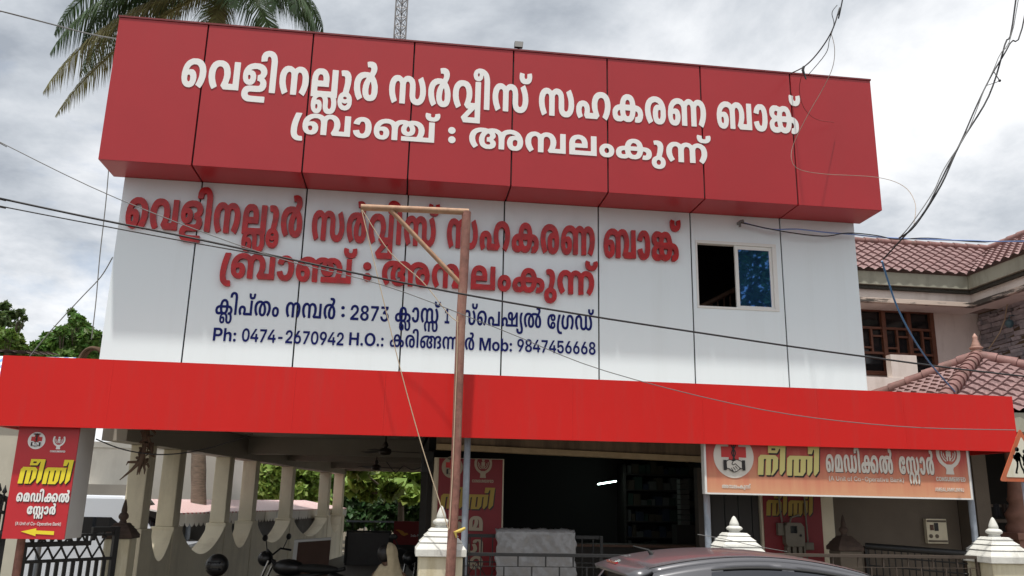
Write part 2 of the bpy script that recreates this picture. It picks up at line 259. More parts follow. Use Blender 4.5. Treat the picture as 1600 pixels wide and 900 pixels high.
-335,3,-10,139,-2,12,7,1,395,16,45,11,9,15,4,30,-2,28,-21,18,-30,12,-35,5,-45,-5,-95,-22,-80,-33,-75,5,-10,60,-60,17,-7,360,2,3,10,-3,554,-10,4,-130,0,-12,-8,0,-430,-3,
-9,-10,-3,-90,0,-10,5,26,77,12,60,0,85,-5,35,-17,60,-25,50,-31,37,-40,29,-35,15,-30,6,-80,0,-60,-21,-55,-36,-35,26,-60,25,-30,6,-90,1,-40,-7,-75,-30,-35,-24,-32,-32,-29,
-40,-15,-30,-15,-40,-11,-50,-5,-40,0,-80,16,-90,31,-62,30,-30,20,-14],[1345,-12,67,-2,30,5,50,16,32,21,33,38,12,22,26,85,5,45,0,135,-22,100,-25,50,-36,37,-40,24,-40,11,
-90,0,-30,-6,-51,-26,-36,-35,-24,-35,-29,-85,2,-5,18,-7,125,-21,11,13,13,50,11,22,14,13,16,4,20,-3,11,-11,10,-20,12,-45,5,-45,0,-95,-12,-80,-10,-30,-13,-15,-13,-7,-15,0,
-27,17,-19,45,-7,35,-7,7,-140,-25,-8,-7,17,-70,29,-55,47,-41,50,-20],[1820,-12,82,-2,55,11,50,20,45,-20,50,-11,60,0,65,16,55,34,36,47,25,65,12,75,7,7,40,-16,16,-16,7,-15,
0,-45,-8,-17,-15,-12,-46,-6,-21,-80,-1,-25,18,-7,40,-5,50,0,25,6,50,24,30,30,16,32,12,45,0,70,-7,25,-23,50,-53,46,-40,20,-95,20,-14,64,-30,70,-46,52,-35,19,-55,16,-90,0,
-85,-29,-95,29,-95,1,-30,-7,-35,-15,-20,-14,-31,-32,-20,-45,-1,-75,11,-35,21,-31,42,-34,-47,-38,-26,-37,-11,-30,0,-70,16,-45,36,-42,55,-29],[207,102,-26,21,-11,35,-2,60,
13,15,16,7,20,0,10,-5,18,-37,0,-55,-7,-25,-11,-11],[1852,107,-20,9,-16,17,-6,25,1,20,11,22,15,14,40,16,25,-1,8,-11,5,-45,15,-55,-28,-12],[2117,107,-25,13,-21,33,-11,50,2,
24,10,3,129,-2,-1,-40,-22,-60,-31,-21],[1897,352,-35,5,-31,21,-10,20,-1,20,17,31,25,10,20,1,40,-11,4,-6,-16,-65,-1,-20,-3,-5],[2067,351,-6,7,10,55,11,22,15,14,35,8,20,-3,
31,-26,17,-50,-3,-25],[2455,598,62,-2,55,11,40,20,28,26,18,35,12,50,0,45,-13,50,-15,2,-108,-22,-1,-75,-11,-20,-25,-12,-26,7,-15,20,-6,30,6,50,-114,22,-15,-3,-12,-39,0,
-65,6,-30,15,-35,41,-41,30,-15]],
'branch': [[252,-200,92,-3,35,7,8,11,-10,85,-8,26,-80,1,-40,17,-23,31,-14,45,0,135,20,125,46,155,52,125,-11,7,-160,0,-11,-7,-20,-45,-55,-155,-16,-60,-15,-75,-10,-85,0,
-110,16,-80,25,-55,21,-27,45,-34,30,-15,55,-17],[552,-10,97,-3,65,17,53,31,22,23,21,37,12,40,3,40,-3,45,-22,55,-33,40,-48,26,-40,11,-80,0,-45,-11,-7,4,20,35,47,41,60,25,
35,6,75,0,50,-17,28,-20,23,-40,12,-60,0,-305,7,-12,160,-1,10,3,3,370,11,40,14,20,20,15,27,7,40,-1,40,-19,31,-32,15,-30,7,-25,5,-70,-12,-65,-14,-40,-57,-105,4,-15,36,-48,
15,-5,505,1,8,12,-1,550,-12,7,-155,0,-12,-7,0,-425,-3,-10,-10,-3,-151,3,0,10,27,65,12,55,0,75,-12,55,-14,40,-29,50,-51,50,-57,31,-85,21,-75,0,-60,-11,-40,-16,-60,-39,-75,
40,-55,16,-65,10,-85,0,-40,-5,-70,-16,-42,-16,-73,-43,-40,-36,-30,-40,-21,-36,-15,-45,-11,-55,0,-90,16,-70,15,-30,24,-35,42,-36,40,-20],[2052,-10,117,-3,55,12,55,24,30,
19,25,26,16,22,30,65,17,85,0,80,-10,65,-17,50,-25,45,-31,37,-35,24,-60,25,-55,11,-75,0,-65,-11,-50,-20,-50,-34,-27,-32,-19,-30,-27,-60,3,-8,10,-5,155,-25,14,8,29,65,21,
20,16,6,45,0,25,-14,22,-27,14,-40,7,-35,0,-110,-16,-60,-14,-25,-23,-21,-35,-12,-20,2,-25,10,-26,26,-22,60,-7,7,-160,-25,-17,-12,26,-70,19,-30,37,-38,50,-28,45,-15],[2662,
-10,97,-3,50,12,50,25,41,41,20,40,12,50,0,45,-12,45,-21,41,-35,35,-25,15,-55,16,-80,0,-50,-11,-1,9,24,35,36,30,51,26,50,11,75,0,40,-11,25,-14,29,-32,19,-65,2,-330,10,-3,
155,0,9,3,4,10,0,290,11,65,20,40,20,20,36,21,50,11,20,-2,2,-5,-33,-40,-20,-40,-6,-25,0,-65,12,-43,28,-42,27,-21,40,-20,75,-17,55,0,40,5,75,27,43,36,23,45,10,65,-10,60,
-20,40,-27,35,0,5,6,2,35,-6,25,-10,37,-21,18,-19,26,-46,7,-25,0,-80,-24,-75,-28,-45,-11,-8,-449,-2,-3,-110,7,-12,985,0,8,12,-1,550,-12,7,-150,0,-12,-7,0,-425,-4,-10,-9,
-3,-163,3,-2,5,36,70,12,45,5,80,-17,75,-36,66,-40,41,-35,24,-55,25,-65,16,-50,5,-85,0,-60,-10,-50,-15,-50,15,-60,10,-90,0,-45,-5,-65,-16,-45,-20,-45,-30,-85,45,-80,21,
-45,5,-85,0,-105,-21,-42,-16,-43,-24,-35,-24,-42,-42,-44,-70,-15,-45,-11,-60,0,-65,5,-40,11,-40,30,-55,25,-30,36,-26,45,-20],[579,104,-21,11,-15,15,-15,40,-6,40,17,16,25,
10,50,0,18,-11,13,-20,7,-20,-2,-40,-16,-31,-25,-12],[2684,104,-25,14,-20,34,-7,28,0,35,12,11,25,10,50,0,15,-9,16,-17,7,-20,-2,-50,-11,-22,-15,-12,-15,-4],[3474,254,-17,
11,-9,15,-6,20,0,30,6,25,15,30,31,28,28,-23,18,-35,7,-25,0,-35,-12,-25,-11,-11,-15,-7],[4162,600,112,-3,70,17,45,23,31,33,15,30,12,40,0,50,-13,41,-25,1,-115,-22,-7,-10,5,
-30,-7,-30,-21,-21,-25,-7,-40,2,-15,5,-12,11,-10,20,1,55,-4,5,-120,22,-30,-2,-12,-45,0,-40,6,-30,15,-35,19,-25,32,-26,45,-20]],
'ambalam': [[5908,-240,67,-2,35,5,40,11,60,34,20,21,26,41,12,40,0,60,-12,45,-23,40,-31,30,-55,30,-2,5,46,160,12,80,0,60,-21,70,-32,43,-45,28,-65,17,-65,0,-80,-12,-7,-6,0,
-20,22,-89,10,-3,50,5,20,-7,15,-14,11,-22,7,-30,0,-35,-15,-105,-33,-114,-70,-30,-37,-31,-19,-25,-20,-45,-6,-60,6,-40,20,-45,9,-15,30,-30,22,-16,45,-20],[5930,-126,-25,10,
-16,16,-11,30,0,30,11,30,15,15,31,13,20,0,30,-12,22,-21,6,-15,0,-50,-8,-16,-20,-20,-30,-11],[179,-10,16,4,109,71,-55,80,-20,40,-16,70,0,45,11,50,34,55,47,32,50,16,30,5,
36,-3,-36,-43,-25,-42,-27,-80,-3,-50,3,-50,16,-60,24,-45,25,-30,26,-20,56,-31,70,-16,130,0,50,11,70,35,27,31,14,30,7,25,0,35,-7,25,-18,35,-56,45,53,49,18,51,-7,45,-28,45,
2,6,28,-6,49,-30,20,-25,19,-50,12,-115,0,-220,7,-12,155,0,10,3,3,264,5,50,17,55,15,27,19,18,36,21,65,17,55,0,75,-17,51,-26,1,-5,-7,-2,-65,5,-35,-5,-60,-22,-20,-13,-30,
-31,-31,-62,-11,-60,0,-30,16,-70,20,-40,24,-30,42,-31,35,-15,55,-11,90,0,35,5,60,21,50,34,37,47,19,50,12,65,0,55,-5,30,-12,45,-20,50,-41,62,-35,36,-40,28,-60,30,-95,27,
-115,5,-80,-12,-60,-19,-50,-26,-50,-34,-80,54,-70,25,-30,7,-50,5,-75,0,-120,-20,-70,15,-60,5,-90,0,-80,-10,-77,-23,-58,-29,-45,-33,-41,-53,-20,-40,-16,-55,-5,-25,0,-65,
11,-60,20,-55,44,-70,52,-57],[1884,-10,11,-1,123,76,-44,70,-30,65,-11,50,0,85,12,43,28,42,42,26,30,7,30,-2,30,-13,22,-23,11,-35,5,-45,0,-325,7,-12,155,0,10,3,3,334,5,45,
11,30,14,20,20,15,27,8,35,-2,30,-10,20,-13,22,-23,19,-40,7,-25,5,-55,-5,-45,-12,-45,-29,-65,-41,-70,44,-59,515,-1,3,10,-3,549,-10,4,-150,0,-12,-8,0,-420,-3,-10,-10,-2,
-148,2,-2,5,16,30,22,70,5,80,-7,50,-15,50,-26,52,-50,56,-45,28,-80,27,-95,5,-35,-5,-55,-17,-75,-43,-50,33,-50,20,-60,12,-50,0,-90,-17,-45,-19,-62,-47,-39,-55,-25,-65,-11,
-80,10,-90,21,-65,20,-40,30,-45],[4238,-10,112,-2,60,16,60,34,37,42,19,50,7,30,0,45,-5,25,-11,30,-22,37,-30,31,-20,13,-30,15,-55,17,-40,5,-90,-5,-40,-12,-40,-20,-47,-41,
-19,-25,-15,-35,-6,-30,0,-65,21,-60,14,-20,37,-36,60,-30],[4748,-10,122,-2,50,11,65,27,65,-27,55,-11,110,0,55,11,43,16,32,19,48,46,33,60,22,80,12,8,30,0,40,-17,21,-21,7,
-30,-11,-30,-19,-15,-23,-7,-45,5,-10,-3,-27,-105,2,-9,40,-8,95,0,30,5,55,21,30,19,22,22,19,35,12,40,0,65,-21,60,-19,25,-38,31,-30,15,-50,17,-124,12,-10,45,-29,65,-19,25,
-53,46,-40,20,-65,17,-45,5,-90,-5,-67,-18,-38,-19,-45,-33,-35,-48,-21,-45,-14,-55,-90,-7,-80,-22,-60,-33,-36,-43,-21,-60,0,-50,11,-45,15,-30,36,-37,30,-19],[6335,-10,15,
4,113,71,-1,10,-38,55,-25,50,-21,85,0,60,11,45,19,35,42,36,35,12,35,-2,30,-13,17,-18,9,-20,7,-30,0,-360,2,-9,10,-3,155,0,10,3,3,339,5,35,11,30,14,20,17,16,35,12,30,0,35,
-12,22,-21,14,-35,7,-35,2,-349,10,-3,165,2,3,10,0,360,7,28,24,37,31,16,35,2,45,-16,28,-22,23,-40,12,-45,0,-80,-7,-30,-29,-75,-49,-80,112,-71,15,-4,28,25,49,65,34,65,20,
60,7,40,0,100,-22,75,-24,45,-24,30,-53,41,-70,30,-65,12,-55,0,-60,-12,-50,-20,-55,-36,-60,41,-40,15,-55,12,-55,0,-60,-12,-55,-25,-35,-26,-75,41,-55,17,-35,5,-95,-5,-60,
-17,-61,-36,-49,-48,-36,-67,-16,-75,0,-85,11,-55,15,-45,46,-81,38,-49],[3121,0,854,0,3,10,-3,549,-10,4,-155,0,-12,-8,0,-420,-3,-10,-10,-2,-484,2,-3,70,7,12,385,3,3,10,0,
120,-5,40,-16,50,-20,40,-19,25,-53,41,-55,25,-85,17,-65,0,-85,-17,-65,-30,-47,-41,-24,-35,-15,-30,-16,-55,-5,-40,0,-320],[4295,105,-25,4,-25,14,-22,47,0,25,11,30,21,21,
25,12,30,0,20,-7,23,-16,15,-30,0,-45,-8,-21,-25,-25],[575,109,-40,19,-16,17,-15,30,-6,25,0,80,11,40,29,50,41,40,24,15,12,3,25,-12,17,-16,7,-25,-1,-20,-13,-22,-25,-14,-55,
-5,-2,-114,7,-7,60,0,15,-6,22,-17,6,-25,-8,-16,-15,-15,-20,-6],[1415,109,-31,16,-15,25,-6,20,1,70,16,32,20,15,40,10,30,-6,30,-18,8,-13,0,-55,-7,-30,-10,-30,-11,-15,-40,
-21],[4805,109,-21,6,-24,25,-2,40,6,15,16,16,35,15,55,4,30,-105,-50,-17],[5140,109,-30,10,-30,25,-21,36,-10,40,2,10,209,3,10,-4,3,-9,-12,-40,-31,-47,-30,-19,-25,-6],
[3305,328,-7,7,0,30,12,35,29,35,41,18,50,0,45,-20,20,-21,11,-22,12,-50,-3,-9,-10,-3],[5060,353,-5,3,-1,9,24,50,27,26,35,12,45,0,30,-12,32,-31,21,-45,-3,-9,-10,-3],[7363,
600,122,-2,65,16,45,24,37,42,16,40,5,60,-13,49,-25,4,-115,-22,-7,-11,0,-50,-10,-20,-13,-11,-15,-5,-45,-1,-25,9,-15,18,-7,25,5,35,-8,11,-120,22,-25,-3,-12,-35,0,-60,21,
-60,16,-20,40,-31,55,-20]],
'kliptam': [[366,-337,42,-2,60,25,21,27,16,60,-6,70,-28,55,-23,16,-45,11,-45,-9,-5,5,20,39,45,29,55,0,25,-14,21,-22,16,-55,1,-85,16,-75,41,-52,35,-19,75,-6,67,22,44,50,
26,85,-5,110,-36,100,30,50,11,40,0,65,-21,60,-61,61,-50,20,-70,14,-19,85,-34,75,-57,51,-75,21,-70,-6,-35,-12,-36,-24,-30,-35,-25,-45,-29,-110,-95,-24,-55,-34,-36,-47,-16,
-55,0,-50,11,-45,21,-42,30,-29,75,-26,60,0,90,22,-26,-35,-25,-60,-6,-110,11,-50,24,-45,42,-36],[373,-263,-16,16,-10,25,-1,55,22,16,20,1,17,-7,9,-15,6,-50,-6,-25,-11,-12],
[673,-258,-20,11,-16,30,-2,100,-16,85,-55,70,50,80,22,120,7,5,25,-4,37,-21,19,-30,6,-30,-6,-40,-14,-25,-27,-12,-46,-3,-16,-60,0,-20,12,-6,80,-9,27,-90,0,-80,-11,-40,-16,
-21,-20,-10],[2226,-12,57,-2,65,21,45,39,31,67,11,50,0,105,-11,60,-20,55,-57,85,21,12,45,-1,55,-24,31,-32,20,-40,11,-45,6,-75,-12,-75,-16,-47,-50,-93,80,-59,61,79,25,50,
21,70,11,90,-6,65,-21,80,-25,50,-36,42,-35,24,-65,25,-40,6,-85,-5,-80,-29,-80,29,-85,5,-60,-11,-65,-30,-37,-31,-29,-40,-20,-40,-16,-60,-5,-40,5,-110,31,-105,50,-85,26,
-29,82,59,-53,100,-16,60,-5,115,16,65,24,40,42,36,55,16,56,-7,-57,-80,-30,-75,-11,-65,0,-75,16,-75,26,-52,40,-39],[2856,-12,52,-2,45,11,32,16,39,40,31,90,0,70,-21,70,-39,
50,-72,32,-70,0,-25,-6,-45,-25,-36,-41,-26,-70,0,-95,26,-70,26,-32,34,-23],[1185,-7,13,-1,80,41,-32,85,-5,75,15,45,21,20,21,7,40,-15,21,-42,1,-75,-24,-75,42,-61,394,1,1,
554,-100,4,-12,-8,-4,-455,-197,0,15,60,0,50,-16,60,-16,27,-38,38,-32,16,-40,11,-60,0,-65,-21,-20,-14,-31,-32,-25,-55,-6,-35,5,-85,21,-65],[929,-2,99,-2,12,7,0,655,-21,95,
-31,47,-70,39,-95,6,-75,-26,-46,-46,-21,-60,0,-70,12,-22,104,17,0,70,19,30,27,16,20,1,25,-11,21,-31,11,-40,6,-60],[2873,77,-21,11,-15,20,-11,50,0,40,11,45,11,17,20,14,35,
1,25,-16,16,-36,1,-90,-11,-30,-19,-20,-17,-7],[178,82,-20,14,-16,22,-6,20,1,40,30,45,31,16,25,2,6,-3,12,-80,19,-60,-32,-17],[408,82,-32,26,-14,25,-16,75,2,34,169,1,-2,
-70,-21,-60,-36,-31],[2238,82,-31,41,-11,110,10,70,16,55,36,57,16,-12,35,-85,11,-65,0,-85,-6,-35,-19,-40,-22,-12],[353,336,-7,12,11,60,15,35,21,22,25,10,35,0,37,-27,24,
-60,3,-50],[1721,593,22,-2,60,11,32,16,34,35,26,85,-5,65,-8,20,-92,-15,-1,-90,-16,-27,-25,-11,-30,2,-24,21,-8,25,1,80,-89,17,-10,-6,-7,-26,0,-80,26,-65,26,-27,25,-14]],
'nambar': [[2117,-12,77,3,55,24,49,58,24,85,0,125,-12,55,-34,90,-57,75,51,100,12,55,-5,45,-16,40,-32,32,-55,20,-70,0,-55,-10,-6,-7,20,-80,66,1,31,-26,7,-25,-7,-30,-31,
-53,-10,-6,-55,11,-60,0,-60,-11,-65,-30,-32,-26,-34,-40,-35,-80,-11,-60,5,-115,26,-95,56,-97,20,-24,15,0,72,56,-53,95,-16,55,-5,135,16,60,29,45,27,21,65,21,37,-2,4,-10,
-42,-60,-35,-85,-16,-100,5,-75,16,-60,29,-50,37,-31],[129,-7,5,-4,25,13,62,46,-43,85,-26,105,0,115,11,45,21,41,24,24,26,12,35,-1,27,-21,16,-55,0,-395,12,-8,95,1,8,12,0,
350,5,50,7,27,20,30,45,10,30,-11,27,-26,19,-45,12,-65,0,-70,-17,-85,-55,-125,79,-56,15,0,55,99,21,62,17,80,3,70,-3,65,-17,65,-34,65,-37,37,-60,29,-70,6,-65,-19,-55,-42,
-40,35,-40,20,-70,6,-50,-11,-40,-20,-42,-41,-29,-50,-16,-50,-10,-60,0,-80,10,-65,26,-90],[876,-7,13,-1,79,56,-35,65,-25,75,-11,60,0,90,6,40,20,50,30,35,31,12,30,-1,20,
-11,23,-50,8,-415,99,-3,13,8,0,400,17,51,40,21,40,-6,33,-31,18,-40,12,-50,-5,-140,-32,-95,-27,-50,4,-15,52,-52,345,2,0,554,-100,3,-12,-7,0,-445,-3,-9,-10,-4,-136,3,39,
135,5,45,-5,105,-12,45,-24,55,-32,42,-40,29,-70,21,-40,0,-60,-16,-60,-45,-65,50,-45,11,-35,0,-65,-16,-35,-20,-35,-35,-31,-56,-21,-75,-5,-90,10,-80,26,-90,25,-55],[2139,
77,-25,14,-16,32,-6,35,0,95,21,95,25,55,16,14,21,-34,17,-50,10,-50,5,-100,-16,-80,-27,-24]],
'klass': [[366,-337,42,-2,60,25,21,27,16,60,-6,70,-28,55,-23,16,-45,11,-45,-9,-5,5,20,39,45,29,55,0,25,-14,21,-22,16,-55,1,-85,16,-75,41,-52,35,-19,75,-6,67,22,44,50,26,
85,-5,110,-36,100,30,50,11,40,0,65,-21,60,-61,61,-50,20,-70,14,-19,85,-34,75,-57,51,-75,21,-70,-6,-35,-12,-36,-24,-30,-35,-25,-45,-29,-110,-95,-24,-55,-34,-36,-47,-16,
-55,0,-50,11,-45,21,-42,30,-29,75,-26,60,0,90,22,-26,-35,-25,-60,-6,-110,11,-50,24,-45,42,-36],[2066,-337,77,3,50,25,40,50,22,82,0,70,-10,55,-38,90,47,85,11,40,11,90,-6,
70,-31,125,-60,115,-11,3,-15,-7,-69,-46,40,-85,20,-65,11,-65,1,-80,-22,-90,-31,-37,-30,-11,-41,8,-25,35,-6,30,-6,260,-18,65,-37,50,-42,26,-65,16,-40,0,-45,-11,-65,-50,
-60,45,-60,16,-70,-6,-56,-26,-50,-55,-30,-70,-11,-55,0,-110,26,-125,45,-95,25,-35,21,4,72,51,-43,85,-26,95,-5,95,21,95,14,25,22,21,25,11,25,0,35,-20,17,-52,0,-335,-34,
-30,-29,-45,-16,-50,-5,-45,16,-120,46,-102,10,-11,10,2,68,46,-34,75,-10,40,-6,85,11,45,14,25,27,16,20,1,11,-2,20,-20,11,-45,1,-260,12,-7,85,3,3,284,17,32,35,11,32,-18,14,
-35,2,-150,16,-55,30,-45,36,-21],[373,-263,-16,16,-10,25,-1,55,22,16,20,1,17,-7,9,-15,6,-50,-6,-25,-11,-12],[673,-258,-20,11,-16,30,-2,100,-16,85,-55,70,50,80,22,120,7,5,
25,-4,37,-21,19,-30,6,-30,-6,-40,-14,-25,-27,-12,-46,-3,-16,-60,0,-20,12,-6,80,-9,27,-90,0,-80,-11,-40,-16,-21,-20,-10],[2088,-258,-22,11,-15,30,-6,160,-7,35,5,7,75,6,11,
-8,21,-65,5,-105,-20,-55,-27,-16],[1046,-12,87,3,63,32,23,25,30,55,21,105,0,140,-11,70,-20,60,-19,30,-35,35,-32,16,-45,11,-75,-6,-40,-15,-35,-26,-41,-60,-26,-75,12,-12,
100,-15,29,87,31,27,45,-6,26,-36,16,-70,1,-160,-12,-65,-21,-42,-35,-20,-40,15,-21,32,-24,74,-105,-17,-7,-7,21,-75,29,-50,47,-41],[1798,38,-62,40,0,255,5,70,16,45,21,21,
40,7,42,-18,20,-50,1,-225,5,-50,15,-50,-3,-6,-45,-8],[178,82,-20,14,-16,22,-6,20,1,40,30,45,31,16,25,2,6,-3,12,-80,19,-60,-32,-17],[408,82,-32,26,-14,25,-16,75,2,34,169,
1,-2,-70,-21,-60,-36,-31],[353,336,-7,12,11,60,15,35,21,22,25,10,35,0,37,-27,24,-60,3,-50],[2201,593,57,3,35,11,46,36,15,25,16,60,0,55,-12,40,-89,-15,2,-60,-7,-35,-16,
-22,-25,-11,-25,2,-26,21,-11,30,1,75,-84,17,-13,-7,-9,-35,0,-60,21,-65,19,-25,27,-21,40,-15]],
'special': [[3317,-270,67,-2,75,21,47,41,26,70,-5,120,-59,215,-11,65,5,130,16,65,37,95,-6,7,-110,-2,-36,-90,-21,-95,5,-165,70,-275,0,-55,-11,-30,-27,-21,-25,-5,-30,5,-17,
11,-14,25,-9,71,-100,11,-12,-17,0,-55,11,-45,21,-37,45,-39],[702,-10,87,-2,70,26,55,54,31,67,17,85,0,70,-10,75,-32,100,-56,101,-10,1,-83,-57,44,-90,22,-75,5,-140,-12,-55,
-19,-40,-22,-21,-35,-11,-36,12,-25,35,-6,35,-5,260,-21,65,-52,56,-65,26,-80,0,-35,-11,-60,-48,-65,48,-35,11,-75,0,-65,-26,-42,-41,-33,-58,-12,-37,-10,-60,0,-90,26,-130,
45,-95,26,-37,10,-1,30,17,52,41,-48,100,-21,90,0,115,27,82,30,29,30,11,30,-6,22,-16,16,-40,5,-60,0,-350,12,-7,95,0,8,12,0,385,11,40,16,25,45,17,45,-17,23,-45,5,-270,22,
-75,34,-45,31,-21],[1167,-10,67,-2,62,27,35,45,21,65,-5,110,-30,60,-38,31,-40,11,-40,0,-45,-12,-5,5,20,55,20,32,34,33,31,16,50,11,40,-6,30,-15,37,-36,24,-60,7,-35,-5,
-120,-22,-70,-50,-90,69,-51,15,-3,47,59,34,65,32,130,0,80,-12,60,-15,45,-28,50,-46,45,-47,26,-60,17,-90,-1,-45,-11,-80,-44,-32,-32,-33,-50,-31,-80,-11,-65,0,-100,10,-60,
31,-70,19,-25,27,-21],[3922,-10,77,-2,70,26,35,34,26,52,17,80,-5,110,-27,90,-49,80,8,7,60,10,60,0,55,-10,9,-7,-60,-115,-21,-105,0,-60,11,-65,25,-60,21,-26,25,-20,50,-20,
80,-1,70,31,32,36,31,80,5,130,-17,80,-16,42,-28,53,-47,55,41,75,22,65,-7,85,-36,51,-45,20,-45,7,-65,-6,-35,-12,15,-81,50,3,25,-6,26,-26,0,-50,-19,-40,-27,-31,-85,18,-135,
1,-60,-12,-60,-23,-50,23,-45,11,-95,0,-50,-11,-45,-20,-45,-34,-31,-42,-20,-40,-21,-80,0,-115,16,-75,20,-50,40,-70,36,-39,67,44,12,15,-45,80,-26,95,0,110,11,45,24,45,31,
30,29,15,62,9,44,-9,-49,-53,-36,-67,-21,-85,0,-100,16,-70,21,-42,45,-44],[1682,-5,17,-1,80,41,-37,100,0,70,15,35,17,16,20,6,35,-6,26,-36,7,-80,-27,-85,39,-56,400,1,0,554,
-100,4,-12,-8,-3,-460,-200,-1,18,101,-12,55,-31,57,-20,19,-45,25,-60,11,-50,-5,-55,-21,-40,-34,-21,-32,-16,-50,0,-85,6,-30,21,-57],[2417,-5,17,-1,80,41,-37,100,0,70,15,
35,17,16,20,6,35,-6,26,-36,7,-80,-27,-85,39,-56,635,1,0,554,-106,1,-72,-145,-41,-50,-31,-22,-7,7,0,95,-7,35,-14,35,-32,36,-50,21,-70,0,-45,-16,-37,-31,-23,-38,-12,-37,0,
-75,6,-25,25,-50,31,-31,55,-25,60,-10,3,-129,-8,-12,-176,2,19,80,-7,55,-34,75,-37,31,-30,15,-70,12,-45,-7,-65,-30,-41,-46,-21,-65,0,-85,6,-25,21,-57],[1184,79,-22,16,-14,
25,-11,60,0,45,32,21,35,1,20,-11,11,-21,7,-80,-21,-50],[3954,79,-27,21,-14,30,-6,110,26,110,25,45,16,15,26,-40,20,-60,12,-110,-18,-91,-25,-25],[4334,79,-31,41,-11,95,16,
105,20,55,21,34,12,-9,19,-40,22,-70,5,-140,-12,-45,-11,-15,-20,-12],[2994,88,-7,12,2,135,65,38,43,42,37,52,0,-276],[2864,319,-30,10,-17,16,-15,40,6,65,26,27,30,-6,13,-36,
0,-110],[867,595,62,-2,45,11,25,14,33,32,25,65,0,75,-8,31,-30,1,-64,-12,2,-70,-7,-30,-16,-21,-30,-11,-35,11,-16,26,-6,35,2,60,-65,12,-30,-3,-12,-79,19,-75,18,-27,30,
-24]],
'grade': [[711,-195,78,-2,30,6,7,11,-12,79,-65,-1,-35,11,-32,31,-14,40,-7,35,0,120,10,95,27,130,57,190,-11,7,-95,0,-13,-7,-18,-55,-52,-195,-20,-135,-5,-110,12,-95,34,-85,
42,-41,40,-20],[241,-10,103,-2,60,21,46,41,21,55,0,60,-16,45,-41,41,-45,16,-80,-6,-43,-26,-28,-55,-7,-35,3,-47,-17,7,-18,23,-21,47,-12,50,0,105,31,90,37,41,8,-1,-6,-55,
16,-55,32,-37,35,-19,60,-7,45,12,27,16,36,45,9,30,0,65,-16,45,-19,25,-27,21,-60,21,-120,-5,-50,-16,-45,-25,-43,-36,-24,-35,-36,-95,-5,-115,12,-65,24,-65,24,-35,43,-41,55,
-30],[956,-10,83,-2,40,11,55,34,25,37,22,80,5,265,23,47,40,15,35,-11,26,-26,20,-45,11,-65,0,-70,-16,-85,-57,-130,81,-54,10,-2,10,9,61,122,26,120,0,125,-11,55,-21,50,-45,
57,-50,29,-35,10,-80,1,-50,-13,-45,-33,-41,-71,-12,-60,0,-220,-6,-40,-10,-25,-15,-15,-41,-11,-30,10,-27,26,-26,85,5,150,27,85,36,75,-80,56,-14,-6,-46,-78,-31,-87,-17,-90,
0,-100,22,-90,31,-57,40,-39],[1626,-10,18,4,73,51,-39,80,-25,85,-7,135,12,60,19,40,22,21,35,11,35,-10,26,-37,6,-30,5,-260,26,-75,40,-45,37,-21,45,-12,70,1,35,11,60,48,55,
-43,50,-16,70,0,66,27,29,24,41,66,15,40,11,65,0,95,-16,90,-30,85,-41,72,-20,11,-81,-53,52,-120,16,-70,3,-65,-3,-55,-21,-70,-21,-30,-45,-22,-45,17,-23,50,-8,410,-99,2,-13,
-7,0,-395,-22,-56,-45,-20,-40,10,-26,31,-12,80,0,210,-16,65,-24,40,-47,36,-55,16,-75,0,-25,-6,-72,-41,-35,-45,-24,-55,-12,-45,-5,-100,10,-80,27,-90,29,-65],[319,73,-18,
32,2,50,16,26,35,5,11,-11,11,-30,-6,-40,-16,-21],[339,369,-23,11,-10,25,0,40,7,25,11,12,40,-17,17,-40,-12,-46],[2361,595,58,-3,35,7,35,15,27,21,23,38,12,37,5,50,-13,60,
-24,2,-70,-12,1,-90,-16,-27,-35,-15,-25,6,-21,21,-7,25,1,80,-68,12,-30,-1,-12,-66,4,-45,16,-45,32,-41,35,-20]],
'karingannoor': [[4126,-233,52,-2,40,11,32,16,30,30,19,30,16,55,1,75,-27,75,-21,27,-47,38,44,230,0,85,-16,60,-36,47,-35,19,-85,6,-55,-10,-7,-12,17,-74,65,0,26,-26,7,-25,
-6,-145,-32,-155,-60,-33,-41,-62,-11,-40,0,-80,11,-45,31,-50,50,-36],[4153,-154,-30,7,-22,19,-14,30,1,22,30,-18,30,-7,45,7,30,17,1,-21,-14,-30,-27,-21],[4143,-24,-31,21,
-6,20,7,12,45,15,42,-17,5,-15,-12,-25,-25,-12],[166,-13,77,3,80,28,60,-27,65,-6,35,6,60,25,37,36,24,40,21,65,11,80,7,7,40,-11,27,-21,14,-25,6,-45,-11,-35,-20,-20,-21,-7,
-40,1,-20,-81,55,-16,70,12,52,31,24,30,10,25,12,45,-1,55,-11,40,-34,55,-27,21,-70,30,-60,10,-29,114,-20,40,-36,41,-45,25,-45,11,-50,0,-60,-16,-40,-24,-36,-42,-35,-85,-14,
-65,-70,-14,-55,-25,-45,-40,-26,-51,-6,-80,26,-75,19,-25,27,-21],[1261,-13,37,-2,52,12,48,27,31,43,21,65,11,80,-6,95,-21,85,-30,60,-34,45,-77,51,-85,21,-70,0,-85,-21,-46,
-26,-46,-45,-34,-60,-15,-45,-6,-40,0,-100,21,-95,35,-75,51,-71,20,5,62,46,4,10,-52,90,-21,75,-5,75,11,70,25,55,36,36,60,21,80,-6,35,-19,40,-47,-50,2,-35,-6,-57,-31,-24,
-35,-20,-55,-6,-110,21,-90,24,-40,37,-31],[1906,-13,37,-2,45,11,25,13,30,31,16,27,16,55,1,85,-12,50,-36,52,-30,19,-45,11,-71,-12,-4,5,9,25,29,40,57,46,65,25,85,11,60,-5,
